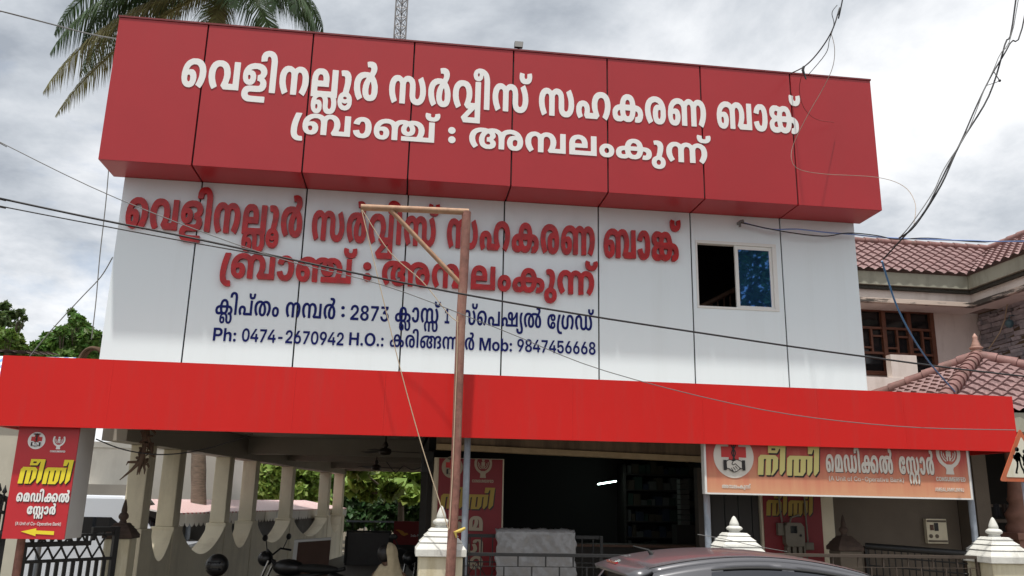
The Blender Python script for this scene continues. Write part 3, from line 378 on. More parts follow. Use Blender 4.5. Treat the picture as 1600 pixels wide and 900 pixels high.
7,-7,-53,-85,-21,-75,-5,-115,21,-95,21,-42,40,-39,40,-20,65,-12,65,6,45,16,37,31,24,45,7,65,-12,45,-61,65,36,30,26,60,-6,65,-37,65,31,2,40,-16,31,-31,15,-35,7,-35,0,-350,
3,-10,9,-3,95,0,12,8,1,350,26,75,30,30,26,11,35,6,40,-11,20,-20,6,-16,6,-30,-6,-30,-26,-36,-30,-11,-40,-4,-2,-84,7,-7,40,-2,33,-16,23,-30,6,-50,-11,-30,-21,-19,-75,-2,
-17,-79,22,-11,45,-7,85,12,32,16,30,30,25,65,0,60,-11,40,-19,30,-47,40,47,45,19,35,7,70,-12,45,-21,36,-28,29,-42,21,-45,11,-65,0,-50,-11,-55,-30,-40,-37,-70,55,-85,23,
-75,0,-90,-24,-110,24,-100,0,-90,-15,-50,-16,-71,-41,-54,-54,-46,-86,-16,-80,0,-100,26,-100,40,-55,46,-26],[4706,-13,67,4,60,28,30,31,20,40,17,72,0,115,-11,60,-40,100,
-51,65,56,120,7,45,-6,35,-32,62,-40,24,-25,6,-85,0,-35,-6,-17,-11,21,-80,66,1,20,-11,11,-15,6,-25,-6,-30,-29,-50,-17,-7,-40,9,-75,0,-55,-11,-50,-20,-62,-51,-29,-40,-20,
-45,-16,-75,5,-125,26,-90,56,-97,30,-25,77,57,-48,85,-21,65,-5,140,16,55,21,36,25,25,45,21,71,3,-57,-100,-25,-70,-11,-85,5,-75,16,-60,29,-50,47,-36],[3140,-8,18,4,72,51,
-43,90,-15,50,-11,60,0,90,6,40,25,60,30,30,21,7,30,0,20,-10,22,-47,6,-40,0,-365,3,-10,9,-3,90,0,12,8,1,385,22,61,40,21,50,-6,25,-30,7,-21,6,-40,0,-370,12,-8,99,3,4,380,6,
40,16,36,25,15,35,1,27,-12,24,-30,20,-55,7,-35,0,-90,-27,-110,-44,-95,83,-56,10,1,61,110,31,120,5,115,-11,65,-30,75,-29,40,-27,21,-35,20,-45,11,-50,0,-45,-11,-65,-47,-60,
45,-55,13,-40,0,-40,-11,-70,-50,-55,45,-50,16,-55,0,-55,-16,-25,-15,-45,-45,-31,-61,-16,-65,-5,-90,10,-80,26,-90],[1554,2,99,-3,12,8,0,655,-16,80,-41,62,-33,23,-52,17,
-85,0,-65,-26,-46,-46,-21,-60,0,-70,12,-18,104,13,-1,65,6,20,15,20,21,11,40,-2,31,-34,17,-100],[1283,76,-26,11,-20,35,-6,35,0,85,11,40,16,22,20,10,30,0,20,-10,17,-22,0,
-105,-11,-55,-15,-30],[1918,76,-26,11,-15,20,-16,65,1,55,11,11,30,11,25,-1,15,-9,15,-20,7,-27,-6,-85,-19,-25],[2293,76,-31,11,-25,30,-16,80,0,55,5,50,26,85,19,30,32,27,
36,-27,16,-50,-22,-52,-55,-19,-2,-79,69,-30,14,-25,2,-35,-7,-25,-14,-15,-32,-12],[4723,76,-26,11,-20,35,-6,35,0,100,26,105,25,50,11,5,21,-35,16,-50,10,-50,6,-95,-17,-85,
-21,-21],[183,81,-20,8,-19,23,-8,30,1,35,10,25,25,25,51,17,7,-7,29,-140,-31,-17],[413,81,-32,21,-19,30,-16,75,2,34,169,1,-2,-70,-21,-60,-26,-26],[353,340,-7,7,11,60,15,
35,21,22,45,14,45,-20,31,-66,3,-50]],
'medical': [[174,-10,83,-2,40,11,50,34,31,47,16,55,0,90,-11,40,-25,45,-31,26,-40,15,-60,1,-30,-7,-5,5,20,42,38,38,47,21,35,6,55,-11,30,-19,26,-37,16,-50,5,-60,-11,-80,
-25,-75,-40,-75,124,-64,36,44,35,65,30,85,11,60,0,95,-11,55,-30,70,-33,45,-48,36,-60,25,-55,11,-125,-6,-60,-20,-52,-31,-45,-45,-24,-35,-35,-80,-16,-85,0,-85,10,-60,21,
-55,26,-37,35,-29],[1471,-10,11,-1,120,61,-36,85,-26,90,-6,125,7,35,20,45,16,16,30,10,25,-5,12,-11,15,-40,1,-195,11,-80,31,-67,50,-44,75,-26,80,0,55,21,50,31,45,-31,35,
-15,25,-6,75,0,45,11,47,26,38,38,31,57,21,70,6,45,-6,105,-16,70,-25,70,-48,90,-13,4,-110,-53,-12,-11,53,-135,16,-90,1,-45,-22,-90,-19,-25,-37,-17,-25,6,-12,11,-15,40,-4,
400,-144,3,-12,-8,-1,-395,-17,-41,-35,-16,-36,12,-20,40,-2,210,-11,70,-29,65,-52,46,-80,26,-105,-5,-72,-32,-43,-43,-31,-57,-21,-90,-1,-95,12,-70,25,-80],[2824,-10,98,-2,
90,29,80,-29,85,0,60,16,45,29,36,42,30,70,12,80,12,7,25,-3,19,-124,26,-52,35,-34,35,-20,45,-11,70,0,70,26,41,41,25,60,6,50,-16,75,-24,40,-52,41,-50,20,-50,8,-10,11,15,32,
40,39,45,20,40,6,40,-6,40,-23,31,-43,16,-55,0,-95,-11,-50,-15,-45,-45,-90,124,-64,46,64,40,85,16,55,10,60,1,70,-22,95,-39,70,-72,61,-50,20,-55,11,-90,0,-70,-16,-77,-41,
-54,-55,-54,-106,-10,-6,-40,0,-7,7,-22,90,-20,40,-36,42,-35,24,-80,22,-65,-1,-65,-16,-40,-24,-41,-42,-35,-75,-18,-70,-76,-14,-65,-30,-42,-41,-19,-35,-11,-80,21,-80,36,
-46,45,-25],[4171,-10,121,60,1,10,-42,85,-20,70,-6,105,21,75,26,33,35,23,60,11,25,-6,0,-6,-45,-48,-31,-57,-21,-90,-1,-70,27,-100,19,-30,42,-41,70,-26,80,0,65,21,55,49,32,
82,5,130,-21,90,-50,80,9,7,75,11,65,-6,25,-12,-61,-115,-16,-80,5,-105,11,-40,31,-57,35,-29,70,-26,90,0,75,30,36,37,30,65,12,115,-11,75,-16,55,-35,65,-50,60,50,85,16,60,
-6,70,-29,55,-37,26,-80,16,-65,-5,-47,-12,22,-109,60,0,17,-11,9,-20,-5,-40,-31,-50,-110,22,-115,1,-140,-30,-105,29,-85,1,-95,-22,-65,-39,-35,-35,-36,-62,-21,-85,-1,-90,
12,-70,25,-75,35,-65],[703,0,593,0,4,290,-6,55,-16,70,-39,70,-32,32,-45,29,-35,15,-80,16,-100,0,-55,-10,-37,-12,-58,-33,-61,-72,-26,-75,-10,-85],[2463,0,139,-2,12,7,0,
640,-11,60,-17,45,-29,40,-28,25,-82,32,-45,5,-60,-5,-75,-26,-40,-34,-21,-37,-11,-40,0,-70,7,-19,10,-3,135,15,7,7,-4,40,6,25,26,22,40,-6,21,-26,17,-95],[207,104,-26,26,
-11,80,10,20,32,11,26,-21,6,-75,-10,-30,-12,-11],[2872,109,-20,14,-11,17,0,45,26,31,35,11,7,-7,22,-100,-24,-12],[3122,109,-28,16,-18,30,-11,50,2,24,134,1,3,-25,-21,-70,
-31,-26],[3572,109,-20,20,-7,21,-5,65,7,13,25,-2,25,-14,15,-20,7,-27,-10,-45,-12,-11],[4482,109,-16,16,-10,25,-6,65,11,80,20,55,16,20,27,-65,10,-65,0,-55,-16,-60,-16,
-16],[4897,109,-21,31,-6,75,11,80,20,60,11,12,21,-42,11,-45,5,-115,-15,-45,-12,-11],[1032,119,-1,11,52,105,16,65,0,85,-27,65,5,5,25,-19,21,-31,16,-55,5,-225,-12,-7],[857,
124,-3,201,6,45,11,40,15,25,31,12,15,-7,12,-25,-5,-105,-46,-130],[3072,353,-7,7,6,35,15,35,14,15,42,12,21,-7,19,-18,16,-37,3,-40]],
'store': [[830,-337,97,50,-37,95,-5,105,22,51,20,15,25,7,25,-2,25,-14,26,-47,6,-45,-5,-50,-11,-45,-31,-65,55,-36,40,-20,11,6,50,90,16,60,1,35,7,11,7,-11,1,-35,16,-60,51,
-91,15,-3,89,49,-30,70,-11,45,-5,45,5,45,27,52,25,14,30,2,40,-22,22,-51,-5,-105,-37,-95,95,-50,20,18,46,97,11,45,1,85,-22,70,-45,60,45,55,25,60,11,55,0,105,-26,120,-25,
60,-46,83,-55,-22,-74,-41,50,-125,16,-85,0,-90,-6,-35,-21,-47,-30,-20,-35,1,-26,26,-6,30,-6,245,-11,45,-20,40,-46,46,-55,25,-70,11,-65,-11,-80,-46,-65,41,-80,16,-90,-21,
-35,-19,-40,-40,-41,-82,-16,-85,0,-60,10,-75,26,-90,61,-117,15,1,116,61,-32,75,-31,110,-5,95,17,72,28,38,37,13,32,-18,15,-35,0,-325,-52,-32,-35,-36,-26,-52,-11,-45,0,-90,
11,-45,30,-70],[1167,-123,-7,11,-7,60,-20,45,-30,40,-63,45,0,320,15,40,32,17,40,-11,16,-21,7,-30,5,-240,31,-85,40,-45,-40,-65],[270,-12,87,-2,77,17,60,40,30,65,0,60,-26,
60,-41,31,-50,16,-60,0,-65,-25,-36,-47,-11,-35,-3,-41,-15,9,-21,42,-11,60,0,80,16,70,31,46,6,-1,8,-60,16,-37,35,-29,40,-15,80,-2,30,7,35,19,36,42,16,70,-21,75,-46,46,-75,
26,-60,5,-65,-5,-65,-16,-45,-20,-40,-29,-41,-47,-25,-50,-16,-55,-5,-40,5,-110,16,-65,25,-50,36,-42,40,-29,45,-20],[1814,-12,98,3,40,11,40,24,46,57,20,55,11,60,5,75,-5,95,
-26,100,-41,62,-45,29,-45,16,-50,5,-50,-5,-40,-11,-45,-25,-41,-46,-42,-100,1,-10,17,-6,130,-22,11,8,13,55,21,31,35,5,26,-36,12,-55,-1,-165,-11,-50,-16,-30,-25,-11,-25,11,
-16,25,-13,50,-11,17,-145,-25,-7,-7,21,-75,39,-65,67,-41],[2246,-12,21,4,103,56,-54,125,-16,80,0,70,16,60,19,30,22,21,50,21,35,5,8,-7,-34,-50,-40,-90,-11,-50,-1,-100,22,
-80,29,-45,32,-26,50,-20,85,-6,70,16,40,25,41,61,21,75,-5,145,-36,105,-61,85,46,85,16,75,-21,80,-21,27,-30,19,-60,16,-65,0,-65,-14,-5,-8,3,-20,22,-80,40,2,25,-6,16,-21,1,
-40,-20,-40,-12,-6,-95,13,-55,-5,-80,-21,-72,-46,-54,-75,-26,-90,5,-145,31,-100,25,-50],[352,92,-12,41,6,25,16,16,20,0,17,-31,-6,-25,-11,-16],[2547,107,-22,31,-5,105,11,
60,31,72,11,-12,16,-55,10,-115,-5,-45,-11,-30,-16,-11],[367,392,-14,11,-3,15,1,40,16,12,27,-17,10,-30,-12,-27]],
'me': [[174,-10,83,-2,40,11,50,34,31,47,16,55,0,90,-11,40,-25,45,-31,26,-40,15,-60,1,-30,-7,-5,5,20,42,38,38,47,21,35,6,55,-11,30,-19,26,-37,16,-50,5,-60,-11,-80,-25,-75,
-40,-75,124,-64,36,44,35,65,30,85,11,60,0,95,-11,55,-30,70,-33,45,-48,36,-60,25,-55,11,-125,-6,-60,-20,-52,-31,-45,-45,-24,-35,-35,-80,-16,-85,0,-85,10,-60,21,-55,26,-37,
35,-29],[703,0,593,0,4,290,-6,55,-16,70,-39,70,-32,32,-45,29,-35,15,-80,16,-100,0,-55,-10,-37,-12,-58,-33,-61,-72,-26,-75,-10,-85],[207,104,-26,26,-11,80,10,20,32,11,26,
-21,6,-75,-10,-30,-12,-11],[1032,119,-1,11,52,105,16,65,0,85,-27,65,5,5,25,-19,21,-31,16,-55,5,-225,-12,-7],[857,124,-3,201,6,45,11,40,15,25,31,12,15,-7,12,-25,-5,-105,
-46,-130]],
'di': [[494,-13,48,-2,50,11,75,46,75,-46,50,-11,35,0,72,17,30,15,38,33,26,37,25,55,16,80,0,85,-26,125,-25,60,-46,83,-130,-63,46,-115,21,-105,0,-70,-11,-50,-19,-35,-37,
-27,-25,1,-17,11,-14,20,-6,30,-4,390,-144,2,-12,-7,-1,-395,-15,-35,-27,-17,-40,6,-21,31,-7,30,-5,240,-26,75,-41,47,-75,34,-85,6,-90,-23,-65,-52,-31,-52,-16,-50,-10,-60,0,
-85,11,-70,25,-80,56,-112,10,-7,10,3,105,50,12,11,-38,85,-20,65,-11,60,0,80,22,82,30,27,30,3,27,-12,15,-35,1,-190,10,-80,17,-52,18,-28,37,-36,50,-25],[1118,2,144,-2,12,7,
0,580,-5,65,-26,95,-19,30,-35,35,-72,32,-105,5,-75,-21,-57,-46,-25,-55,-5,-80,12,-32,120,15,27,12,-4,35,17,41,20,10,20,0,20,-9,16,-22,16,-80]],
'kka': [[1214,-15,12,4,41,61,50,120,16,90,-5,90,-16,65,-39,70,-57,51,-50,25,-40,11,-125,5,-50,-11,-60,-25,-35,-24,-47,-47,-24,-35,-33,-75,-16,-8,-40,4,-39,124,-29,40,-32,
26,-90,31,-70,0,-65,-16,-40,-24,-51,-57,-25,-60,-14,-65,-110,-29,-60,-39,-36,-57,-11,-45,0,-50,16,-55,19,-35,52,-41,55,-16,85,0,95,28,80,-28,85,0,75,26,47,36,39,70,24,
109,30,3,7,-7,6,-80,16,-55,16,-32,40,-40,75,-30,75,0,25,6,52,26,39,45,21,60,-1,80,-15,45,-39,50,-52,31,-80,18,-13,11,21,35,37,36,50,21,30,5,35,-5,40,-16,30,-29,16,-32,11,
-50,0,-85,-16,-70,-55,-120],[206,109,-20,11,-11,15,-5,35,20,40,46,17,7,-7,22,-100,-24,-12],[451,109,-25,15,-16,26,-11,45,2,34,134,1,-2,-50,-16,-45,-21,-21],[906,109,-15,
10,-12,26,-5,70,7,13,25,-2,22,-11,14,-15,6,-20,0,-45,-6,-15,-11,-11],[406,353,-7,12,11,50,11,20,19,15,41,6,35,-24,16,-42,3,-35]],
'Ph:': [[1332,-9,32,-2,35,16,25,30,8,21,0,30,-12,30,-26,26,-30,11,-30,0,-30,-11,-21,-21,-16,-35,1,-30,15,-35,16,-16],[55,1,144,1,6,244,174,3,55,11,72,31,41,35,23,30,20,
40,12,45,5,45,-5,50,-12,40,-20,40,-51,56,-65,35,-70,16,-330,-3],[685,1,134,1,3,289,5,30,16,40,16,18,50,20,35,-1,40,-16,16,-16,15,-35,7,-45,2,-284,125,-3,12,7,1,350,-21,
75,-19,30,-33,31,-35,20,-50,12,-50,-1,-65,-21,-65,-58,-2,267,-8,12,-120,1,-12,-8],[1337,331,42,4,25,15,28,46,0,30,-12,30,-24,25,-27,12,-40,0,-25,-11,-26,-26,-11,-30,0,
-25,12,-31,30,-30],[209,374,-7,12,3,210,149,2,45,-13,33,-24,23,-45,2,-50,-12,-35,-21,-27,-30,-19,-40,-11]],
'0474-2670942': [[279,-12,72,-2,55,11,55,25,45,36,46,60,25,55,27,120,-5,175,-22,80,-25,55,-43,60,-38,31,-50,25,-60,17,-80,0,-50,-12,-77,-41,-43,-43,-41,-72,-21,-65,-15,
-90,5,-145,11,-55,40,-100,29,-40,52,-46,50,-25],[4164,-12,82,3,45,11,60,30,51,46,31,50,16,45,5,30,-5,95,-16,45,-34,55,-53,41,-60,25,-40,7,-70,-5,-5,7,172,245,-7,7,-150,
-2,-206,-300,-30,-55,-26,-75,-5,-35,5,-75,12,-42,38,-63,27,-27,50,-34,35,-15],[5439,-12,67,-2,55,11,55,25,40,29,46,57,25,50,32,125,5,80,-10,110,-27,90,-25,50,-28,40,-48,
41,-35,20,-75,22,-80,0,-50,-12,-35,-15,-50,-33,-30,-31,-36,-57,-25,-65,-16,-80,-5,-105,10,-90,21,-80,30,-60,34,-45,42,-36,50,-25],[1032,-2,134,0,5,154,85,4,7,7,-2,104,
-85,4,-7,7,-3,169,-135,0,-5,-174,-190,-2,-13,7,299,430,6,10,-7,7,-125,1,-15,-6,-291,-412,-26,-45,0,-95,7,-12,355,-3],[1410,-2,136,-2,14,7,302,600,-1,120,-505,-1,-2,-109,
7,-12,335,0,11,-8,-297,-585],[2322,-2,129,0,5,154,90,4,7,7,-2,104,-90,4,-7,7,-3,169,-130,0,-5,-174,-195,-2,-10,7,301,430,6,10,-7,7,-125,1,-15,-5,-317,-453,0,-100,7,-12,
355,-3],[3287,-2,514,1,3,109,-8,12,-296,3,21,28,130,110,88,87,48,80,16,80,-16,85,-28,50,-63,56,-60,25,-50,12,-110,-5,-40,-12,-56,-31,-31,-25,-39,-55,-26,-80,-3,-45,5,-7,
130,2,9,50,16,37,35,34,45,17,70,-7,40,-23,21,-33,12,-55,-16,-55,-42,-57,-317,-273,-5,-15],[4633,-2,133,-2,16,7,300,595,-1,125,-500,-1,-2,-109,7,-12,330,0,13,-8,-296,
-585],[5965,-2,141,-2,15,5,196,282,50,95,22,85,0,50,-17,65,-20,40,-23,30,-31,30,-62,36,-90,22,-60,0,-85,-22,-60,-35,-27,-26,-24,-30,-20,-40,-16,-60,0,-75,16,-60,29,-50,
46,-45,51,-26,70,-16,68,2,-2,-10,-152,-215],[6832,-2,134,0,5,154,85,4,7,7,-2,104,-85,4,-7,7,-3,169,-135,0,-5,-174,-190,-2,-10,1,-1,6,302,435,1,10,-7,3,-125,0,-15,-6,-317,
-457,0,-95,7,-12,355,-3],[7152,-2,519,1,3,109,-8,12,-301,3,6,13,220,195,46,62,15,30,17,60,-7,85,-26,62,-35,41,-30,23,-50,25,-70,17,-110,-5,-50,-17,-51,-31,-36,-35,-24,
-35,-26,-70,-5,-55,7,-12,125,1,8,11,6,50,24,40,37,27,40,11,45,-2,30,-10,23,-16,23,-30,12,-35,0,-35,-11,-40,-34,-50,-83,-77,-249,-213],[296,107,-52,26,-19,20,-25,45,-21,
85,-5,105,16,105,36,77,25,26,25,13,65,7,40,-17,20,-16,36,-55,22,-75,5,-40,0,-105,-17,-85,-14,-40,-19,-30,-28,-27,-25,-14,-25,-6],[4156,107,-35,15,-36,31,-20,40,-6,55,6,
30,31,53,25,18,40,15,45,2,45,-17,35,-29,21,-42,7,-60,-17,-50,-34,-40,-52,-22],[5456,107,-30,10,-30,19,-30,42,-11,25,-21,85,0,145,26,100,24,40,22,21,30,15,20,7,40,0,30,
-11,33,-22,38,-65,22,-90,0,-135,-22,-90,-20,-40,-21,-25,-40,-26,-25,-6],[2737,228,319,-2,8,12,-1,95,-12,8,-310,-1,-7,-12],[6101,357,-35,10,-40,30,-26,46,-6,65,21,55,31,
31,45,22,60,0,30,-12,41,-36,20,-40,7,-55,-22,-60,-31,-32,-55,-24]],
'H.O.:': [[1317,-12,77,-2,55,11,55,20,65,39,53,52,23,35,30,60,22,85,5,90,-10,85,-32,90,-30,50,-31,38,-55,43,-60,30,-85,22,-85,0,-55,-12,-70,-29,-45,-29,-47,-48,-39,-60,
-20,-45,-21,-95,0,-115,10,-55,31,-85,25,-40,56,-62,50,-34,75,-30],[822,-7,47,-2,20,6,20,16,21,35,2,45,-12,25,-21,21,-35,15,-45,-5,-25,-18,-21,-28,-6,-30,6,-30,16,-27],
[1842,-7,42,-2,20,6,23,16,20,35,3,25,-15,45,-21,21,-40,17,-20,-2,-36,-16,-20,-20,-11,-25,-3,-25,9,-35,16,-22],[2107,-7,47,-2,15,6,25,16,21,35,2,40,-7,20,-21,28,-25,13,
-30,7,-30,-7,-20,-13,-26,-33,-6,-25,6,-35,16,-27],[55,-2,144,1,3,294,2,9,10,4,295,-3,5,-304,145,0,0,724,-145,-1,-2,-279,-3,-9,-10,-3,-294,2,-6,289,-145,0],[1319,122,-37,
11,-39,25,-45,55,-20,50,-11,55,0,85,21,85,36,58,24,22,36,21,35,12,45,5,40,-7,55,-25,56,-61,32,-95,0,-115,-22,-75,-26,-41,-30,-31,-37,-23,-38,-12],[2112,333,37,-2,30,11,
23,21,13,25,2,45,-12,25,-24,25,-27,11,-30,2,-30,-12,-21,-16,-20,-40,-1,-25,11,-30,16,-22]],
'Mob:': [[1142,-12,67,-2,35,5,80,31,45,36,26,30,25,45,17,50,5,115,-7,35,-25,65,-23,35,-41,40,-67,36,-40,12,-40,5,-75,-5,-40,-12,-65,-35,-42,-41,-24,-35,-31,-95,0,-90,5,
-30,11,-40,30,-55,26,-32,45,-34,75,-30],[1792,-12,42,-2,65,16,45,24,56,62,25,55,17,80,0,65,-22,90,-25,50,-41,48,-52,32,-43,13,-50,5,-55,-12,-41,-21,-44,-40,-5,269,-135,3,
-7,-12,0,-710,12,-7,125,0,7,7,3,57,60,-53],[2177,-7,52,-1,25,14,26,32,7,20,-2,35,-18,35,-33,21,-30,7,-30,-7,-20,-13,-26,-33,-6,-25,6,-40,26,-32],[55,-2,134,-2,12,7,-2,
518,5,-3,54,-175,126,-344,110,-3,16,12,105,295,63,205,11,18,3,-523,12,-7,130,2,0,724,-215,1,-96,-265,-72,-235,-7,-6,-69,216,-106,290,-214,0],[1174,102,-40,10,-15,10,-36,
41,-16,50,0,85,26,65,25,25,36,18,55,0,40,-20,35,-50,13,-43,0,-75,-16,-50,-29,-40,-38,-21],[1749,107,-46,26,-29,43,-12,42,0,75,16,50,26,35,45,26,55,2,50,-25,31,-53,12,-55,
-5,-70,-22,-50,-21,-26,-45,-21],[2182,333,37,-2,30,11,25,25,11,26,2,35,-12,30,-19,20,-32,16,-30,2,-40,-17,-16,-16,-15,-35,-1,-30,16,-35,16,-16]],
'9847456668': [[917,-12,82,-2,40,5,45,11,55,25,30,19,36,37,20,35,16,60,0,30,-11,50,-36,57,-45,34,-65,24,-1,5,66,29,41,41,15,30,11,45,0,35,-11,45,-26,47,-35,34,-80,40,-55,
12,-115,-5,-85,-32,-56,-46,-30,-50,-11,-45,6,-65,21,-46,40,-40,66,-29,-1,-5,-45,-14,-37,-21,-25,-20,-29,-40,-15,-40,-6,-40,16,-80,24,-40,62,-51,55,-25],[3512,-12,52,-2,
65,11,60,25,38,26,32,34,31,51,21,75,0,65,-21,75,-31,52,-38,38,-52,31,-50,17,-65,5,-65,-17,-65,-37,13,161,12,8,315,0,8,12,0,95,-8,12,-450,1,-12,-8,-20,-375,2,-39,130,-3,
23,32,27,22,35,16,60,5,30,-7,41,-26,30,-45,12,-55,-12,-60,-15,-30,-21,-22,-50,-25,-60,0,-50,21,-31,31,-18,50,-11,12,-120,1,-12,-8,11,-60,15,-35,19,-30,47,-47,60,-34,55,
-16],[4162,-12,42,-2,50,6,50,15,55,30,61,66,31,85,6,55,-7,50,-15,45,-33,55,-63,51,-55,20,-40,7,-72,-3,26,45,142,200,1,10,-7,3,-135,0,-15,-6,-191,-277,-45,-80,-26,-80,-4,
-50,10,-65,25,-60,34,-45,47,-36,40,-20],[4807,-12,47,-2,65,11,40,15,50,30,37,36,24,35,26,75,5,50,-6,50,-10,40,-38,65,-48,41,-70,30,-40,7,-72,-3,1,10,167,235,1,10,-7,3,
-135,0,-17,-8,-199,-290,-40,-75,-21,-70,-5,-45,11,-75,25,-55,24,-35,42,-36,55,-30],[5452,-12,87,3,85,31,35,24,35,36,31,51,11,35,9,65,-4,50,-16,55,-34,55,-47,41,-70,30,
-40,7,-72,-3,11,25,152,215,6,10,-7,7,-135,1,-17,-8,-184,-265,-55,-100,-21,-65,-5,-60,11,-65,10,-30,39,-60,42,-36,55,-30,55,-16],[6072,-12,82,-2,40,5,60,16,50,25,61,56,20,
40,11,40,0,50,-6,25,-31,62,-45,39,-40,20,-35,9,-1,5,68,30,23,20,26,35,16,50,1,45,-17,60,-19,30,-52,46,-50,25,-70,17,-115,-5,-85,-32,-41,-31,-25,-30,-20,-40,-11,-60,11,
-60,24,-40,42,-36,55,-22,3,-7,-58,-19,-25,-15,-51,-56,-21,-55,0,-70,6,-25,39,-65,52,-41,75,-30],[165,-2,154,1,191,274,55,100,22,80,-1,70,-16,60,-25,45,-31,35,-40,31,-40,
20,-90,22,-60,0,-70,-17,-35,-15,-55,-38,-51,-73,-21,-75,0,-60,16,-65,31,-56,38,-39,57,-31,70,-16,70,2,-19,-35,-142,-200],[1675,-2,133,0,6,154,85,4,7,7,-2,104,-85,4,-7,7,
-3,169,-135,0,-6,-174,-189,-2,-10,1,-2,6,303,435,1,10,-7,3,-135,-3,-317,-455,0,-100,7,-12,349,-3],[2055,-2,134,-2,16,7,300,595,-2,125,-499,-1,-2,-109,7,-12,330,0,13,-8,
-294,-580],[2965,-2,133,0,6,154,85,4,7,7,-2,104,-85,4,-7,7,-3,169,-135,0,-6,-174,-189,-2,-10,1,-2,6,303,435,1,10,-7,3,-125,0,-15,-6,-317,-457,0,-95,7,-12,354,-3],[934,97,
-50,20,-31,31,-16,50,6,40,26,43,50,28,30,7,60,-7,47,-26,19,-25,16,-50,-6,-40,-11,-21,-25,-26,-33,-18,-27,-7],[6089,97,-52,21,-34,40,-6,25,0,45,6,20,36,43,35,18,60,7,45,
-12,30,-18,26,-33,11,-35,-6,-50,-24,-40,-30,-20,-37,-12],[4154,107,-37,16,-34,35,-21,50,0,55,21,50,29,30,52,21,40,2,55,-22,41,-46,11,-30,0,-65,-22,-46,-35,-35,-40,-16],
[4799,107,-40,19,-41,47,-11,35,0,55,12,37,38,43,52,21,40,2,55,-22,31,-31,21,-50,0,-55,-21,-50,-36,-36,-40,-16],[5444,107,-37,16,-39,40,-16,40,0,65,21,45,31,31,50,22,40,0,
55,-22,31,-31,21,-50,0,-55,-22,-51,-45,-40,-30,-11],[299,357,-50,20,-35,35,-16,36,-6,50,16,55,34,40,47,23,60,0,40,-17,36,-36,21,-55,0,-40,-16,-50,-29,-35,-42,-21,-25,-6],
[944,427,-50,20,-21,21,-16,40,1,45,19,35,32,26,45,12,25,0,40,-12,25,-18,21,-28,6,-20,-1,-50,-19,-35,-32,-26,-40,-11],[6104,427,-55,20,-26,31,-11,35,6,50,26,38,35,18,30,7,
55,-7,25,-13,29,-33,8,-25,-1,-50,-11,-26,-30,-30,-50,-16]],
'2873': [[918,-12,83,-2,40,5,100,36,40,29,30,36,27,66,0,70,-6,25,-26,47,-40,39,-25,15,-58,19,0,5,74,35,35,40,21,50,3,40,-9,55,-36,62,-35,29,-45,25,-85,22,-115,-5,-90,-37,
-56,-51,-15,-25,-17,-50,0,-55,22,-60,18,-25,28,-21,65,-29,-1,-5,-44,-14,-45,-25,-41,-46,-27,-70,0,-50,12,-40,23,-45,58,-51,65,-30],[2208,-12,78,-2,60,11,40,15,46,26,41,
40,34,55,16,60,0,60,-11,45,-20,40,-41,43,-38,22,-52,18,-61,7,186,180,2,105,-7,12,-450,1,-12,-8,-1,-100,8,-12,281,-3,-171,-168,-2,-82,12,-7,105,0,30,-5,40,-14,26,-19,20,
-30,11,-35,-6,-60,-19,-35,-37,-31,-30,-10,-35,-4,-35,3,-30,11,-43,36,-13,25,-15,55,-124,3,-12,-8,-1,-35,17,-55,46,-72,65,-49,35,-15],[66,-2,515,1,2,109,-7,12,-301,3,4,10,
167,143,62,62,34,45,30,65,6,30,0,65,-17,60,-25,42,-30,31,-50,33,-95,27,-80,0,-35,-7,-60,-22,-37,-24,-36,-35,-23,-35,-27,-75,-5,-50,8,-12,129,2,15,70,23,35,43,26,30,7,65,
-7,30,-18,31,-43,6,-20,0,-45,-11,-35,-29,-45,-57,-57,-273,-233,-5,-15],[1412,-2,134,-2,16,7,300,600,-2,120,-499,-1,-3,-109,8,-12,330,0,10,-8,-292,-580],[931,97,-55,25,
-26,31,-12,35,7,55,26,38,35,23,45,12,60,-7,35,-18,35,-43,7,-20,-1,-55,-19,-35,-42,-31,-35,-11],[946,427,-45,15,-31,31,-12,30,0,50,13,27,30,29,25,12,55,5,35,-11,32,-22,19,
-30,6,-50,-11,-35,-26,-31,-35,-16]],
'1': [[95,0,464,-2,12,7,-3,110,-139,3,-12,7,-1,590,-7,12,-125,-1,-181,-116,-1,-115,7,-10,150,96,11,-1,1,-450,-2,-9,-10,-3,-164,-3]],
'unit': [[7250,-204,71,-4,19,12,5,250,96,-60,48,-10,72,10,56,24,44,42,46,80,18,136,-26,112,-46,72,-76,50,-112,9,-72,-25,-40,-36,-24,53,-72,0,-11,-11],[257,-140,72,-4,13,
12,-71,176,-34,168,0,160,16,104,89,272,-13,12,-72,-5,-40,-76,-50,-163,-26,-152,0,-144,16,-104,42,-144],[13291,-140,78,-1,26,33,56,136,33,152,8,112,-32,240,-49,152,-50,75,
-64,0,-9,-11,84,-256,24,-248,-33,-184],[1621,-12,92,-4,120,42,76,66,30,56,18,72,0,480,-12,19,-72,0,-11,-11,-1,-464,-19,-72,-57,-66,-104,-34,-128,34,-56,70,-12,44,-1,488,
-19,12,-72,-1,-11,-11,-1,-456,10,-72,24,-64,58,-68,80,-46],[3613,-12,108,4,74,36,56,56,41,104,0,128,-26,80,-55,72,-106,51,-104,0,-83,-35,-71,-80,-34,-96,0,-104,27,-88,62,
-80],[4845,-12,132,4,96,42,82,82,41,96,-11,19,-80,-2,-38,-73,-40,-40,-42,-26,-88,-18,-120,34,-52,42,-30,48,-34,96,0,136,42,112,74,74,120,33,64,-9,96,-62,48,-85,88,2,-14,
63,-64,96,-106,66,-80,17,-120,-9,-112,-54,-74,-76,-40,-80,-26,-112,8,-136,58,-144,106,-98],[5477,-12,116,6,74,42,56,64,33,96,0,112,-41,112,-66,66,-80,33,-104,0,-80,-33,
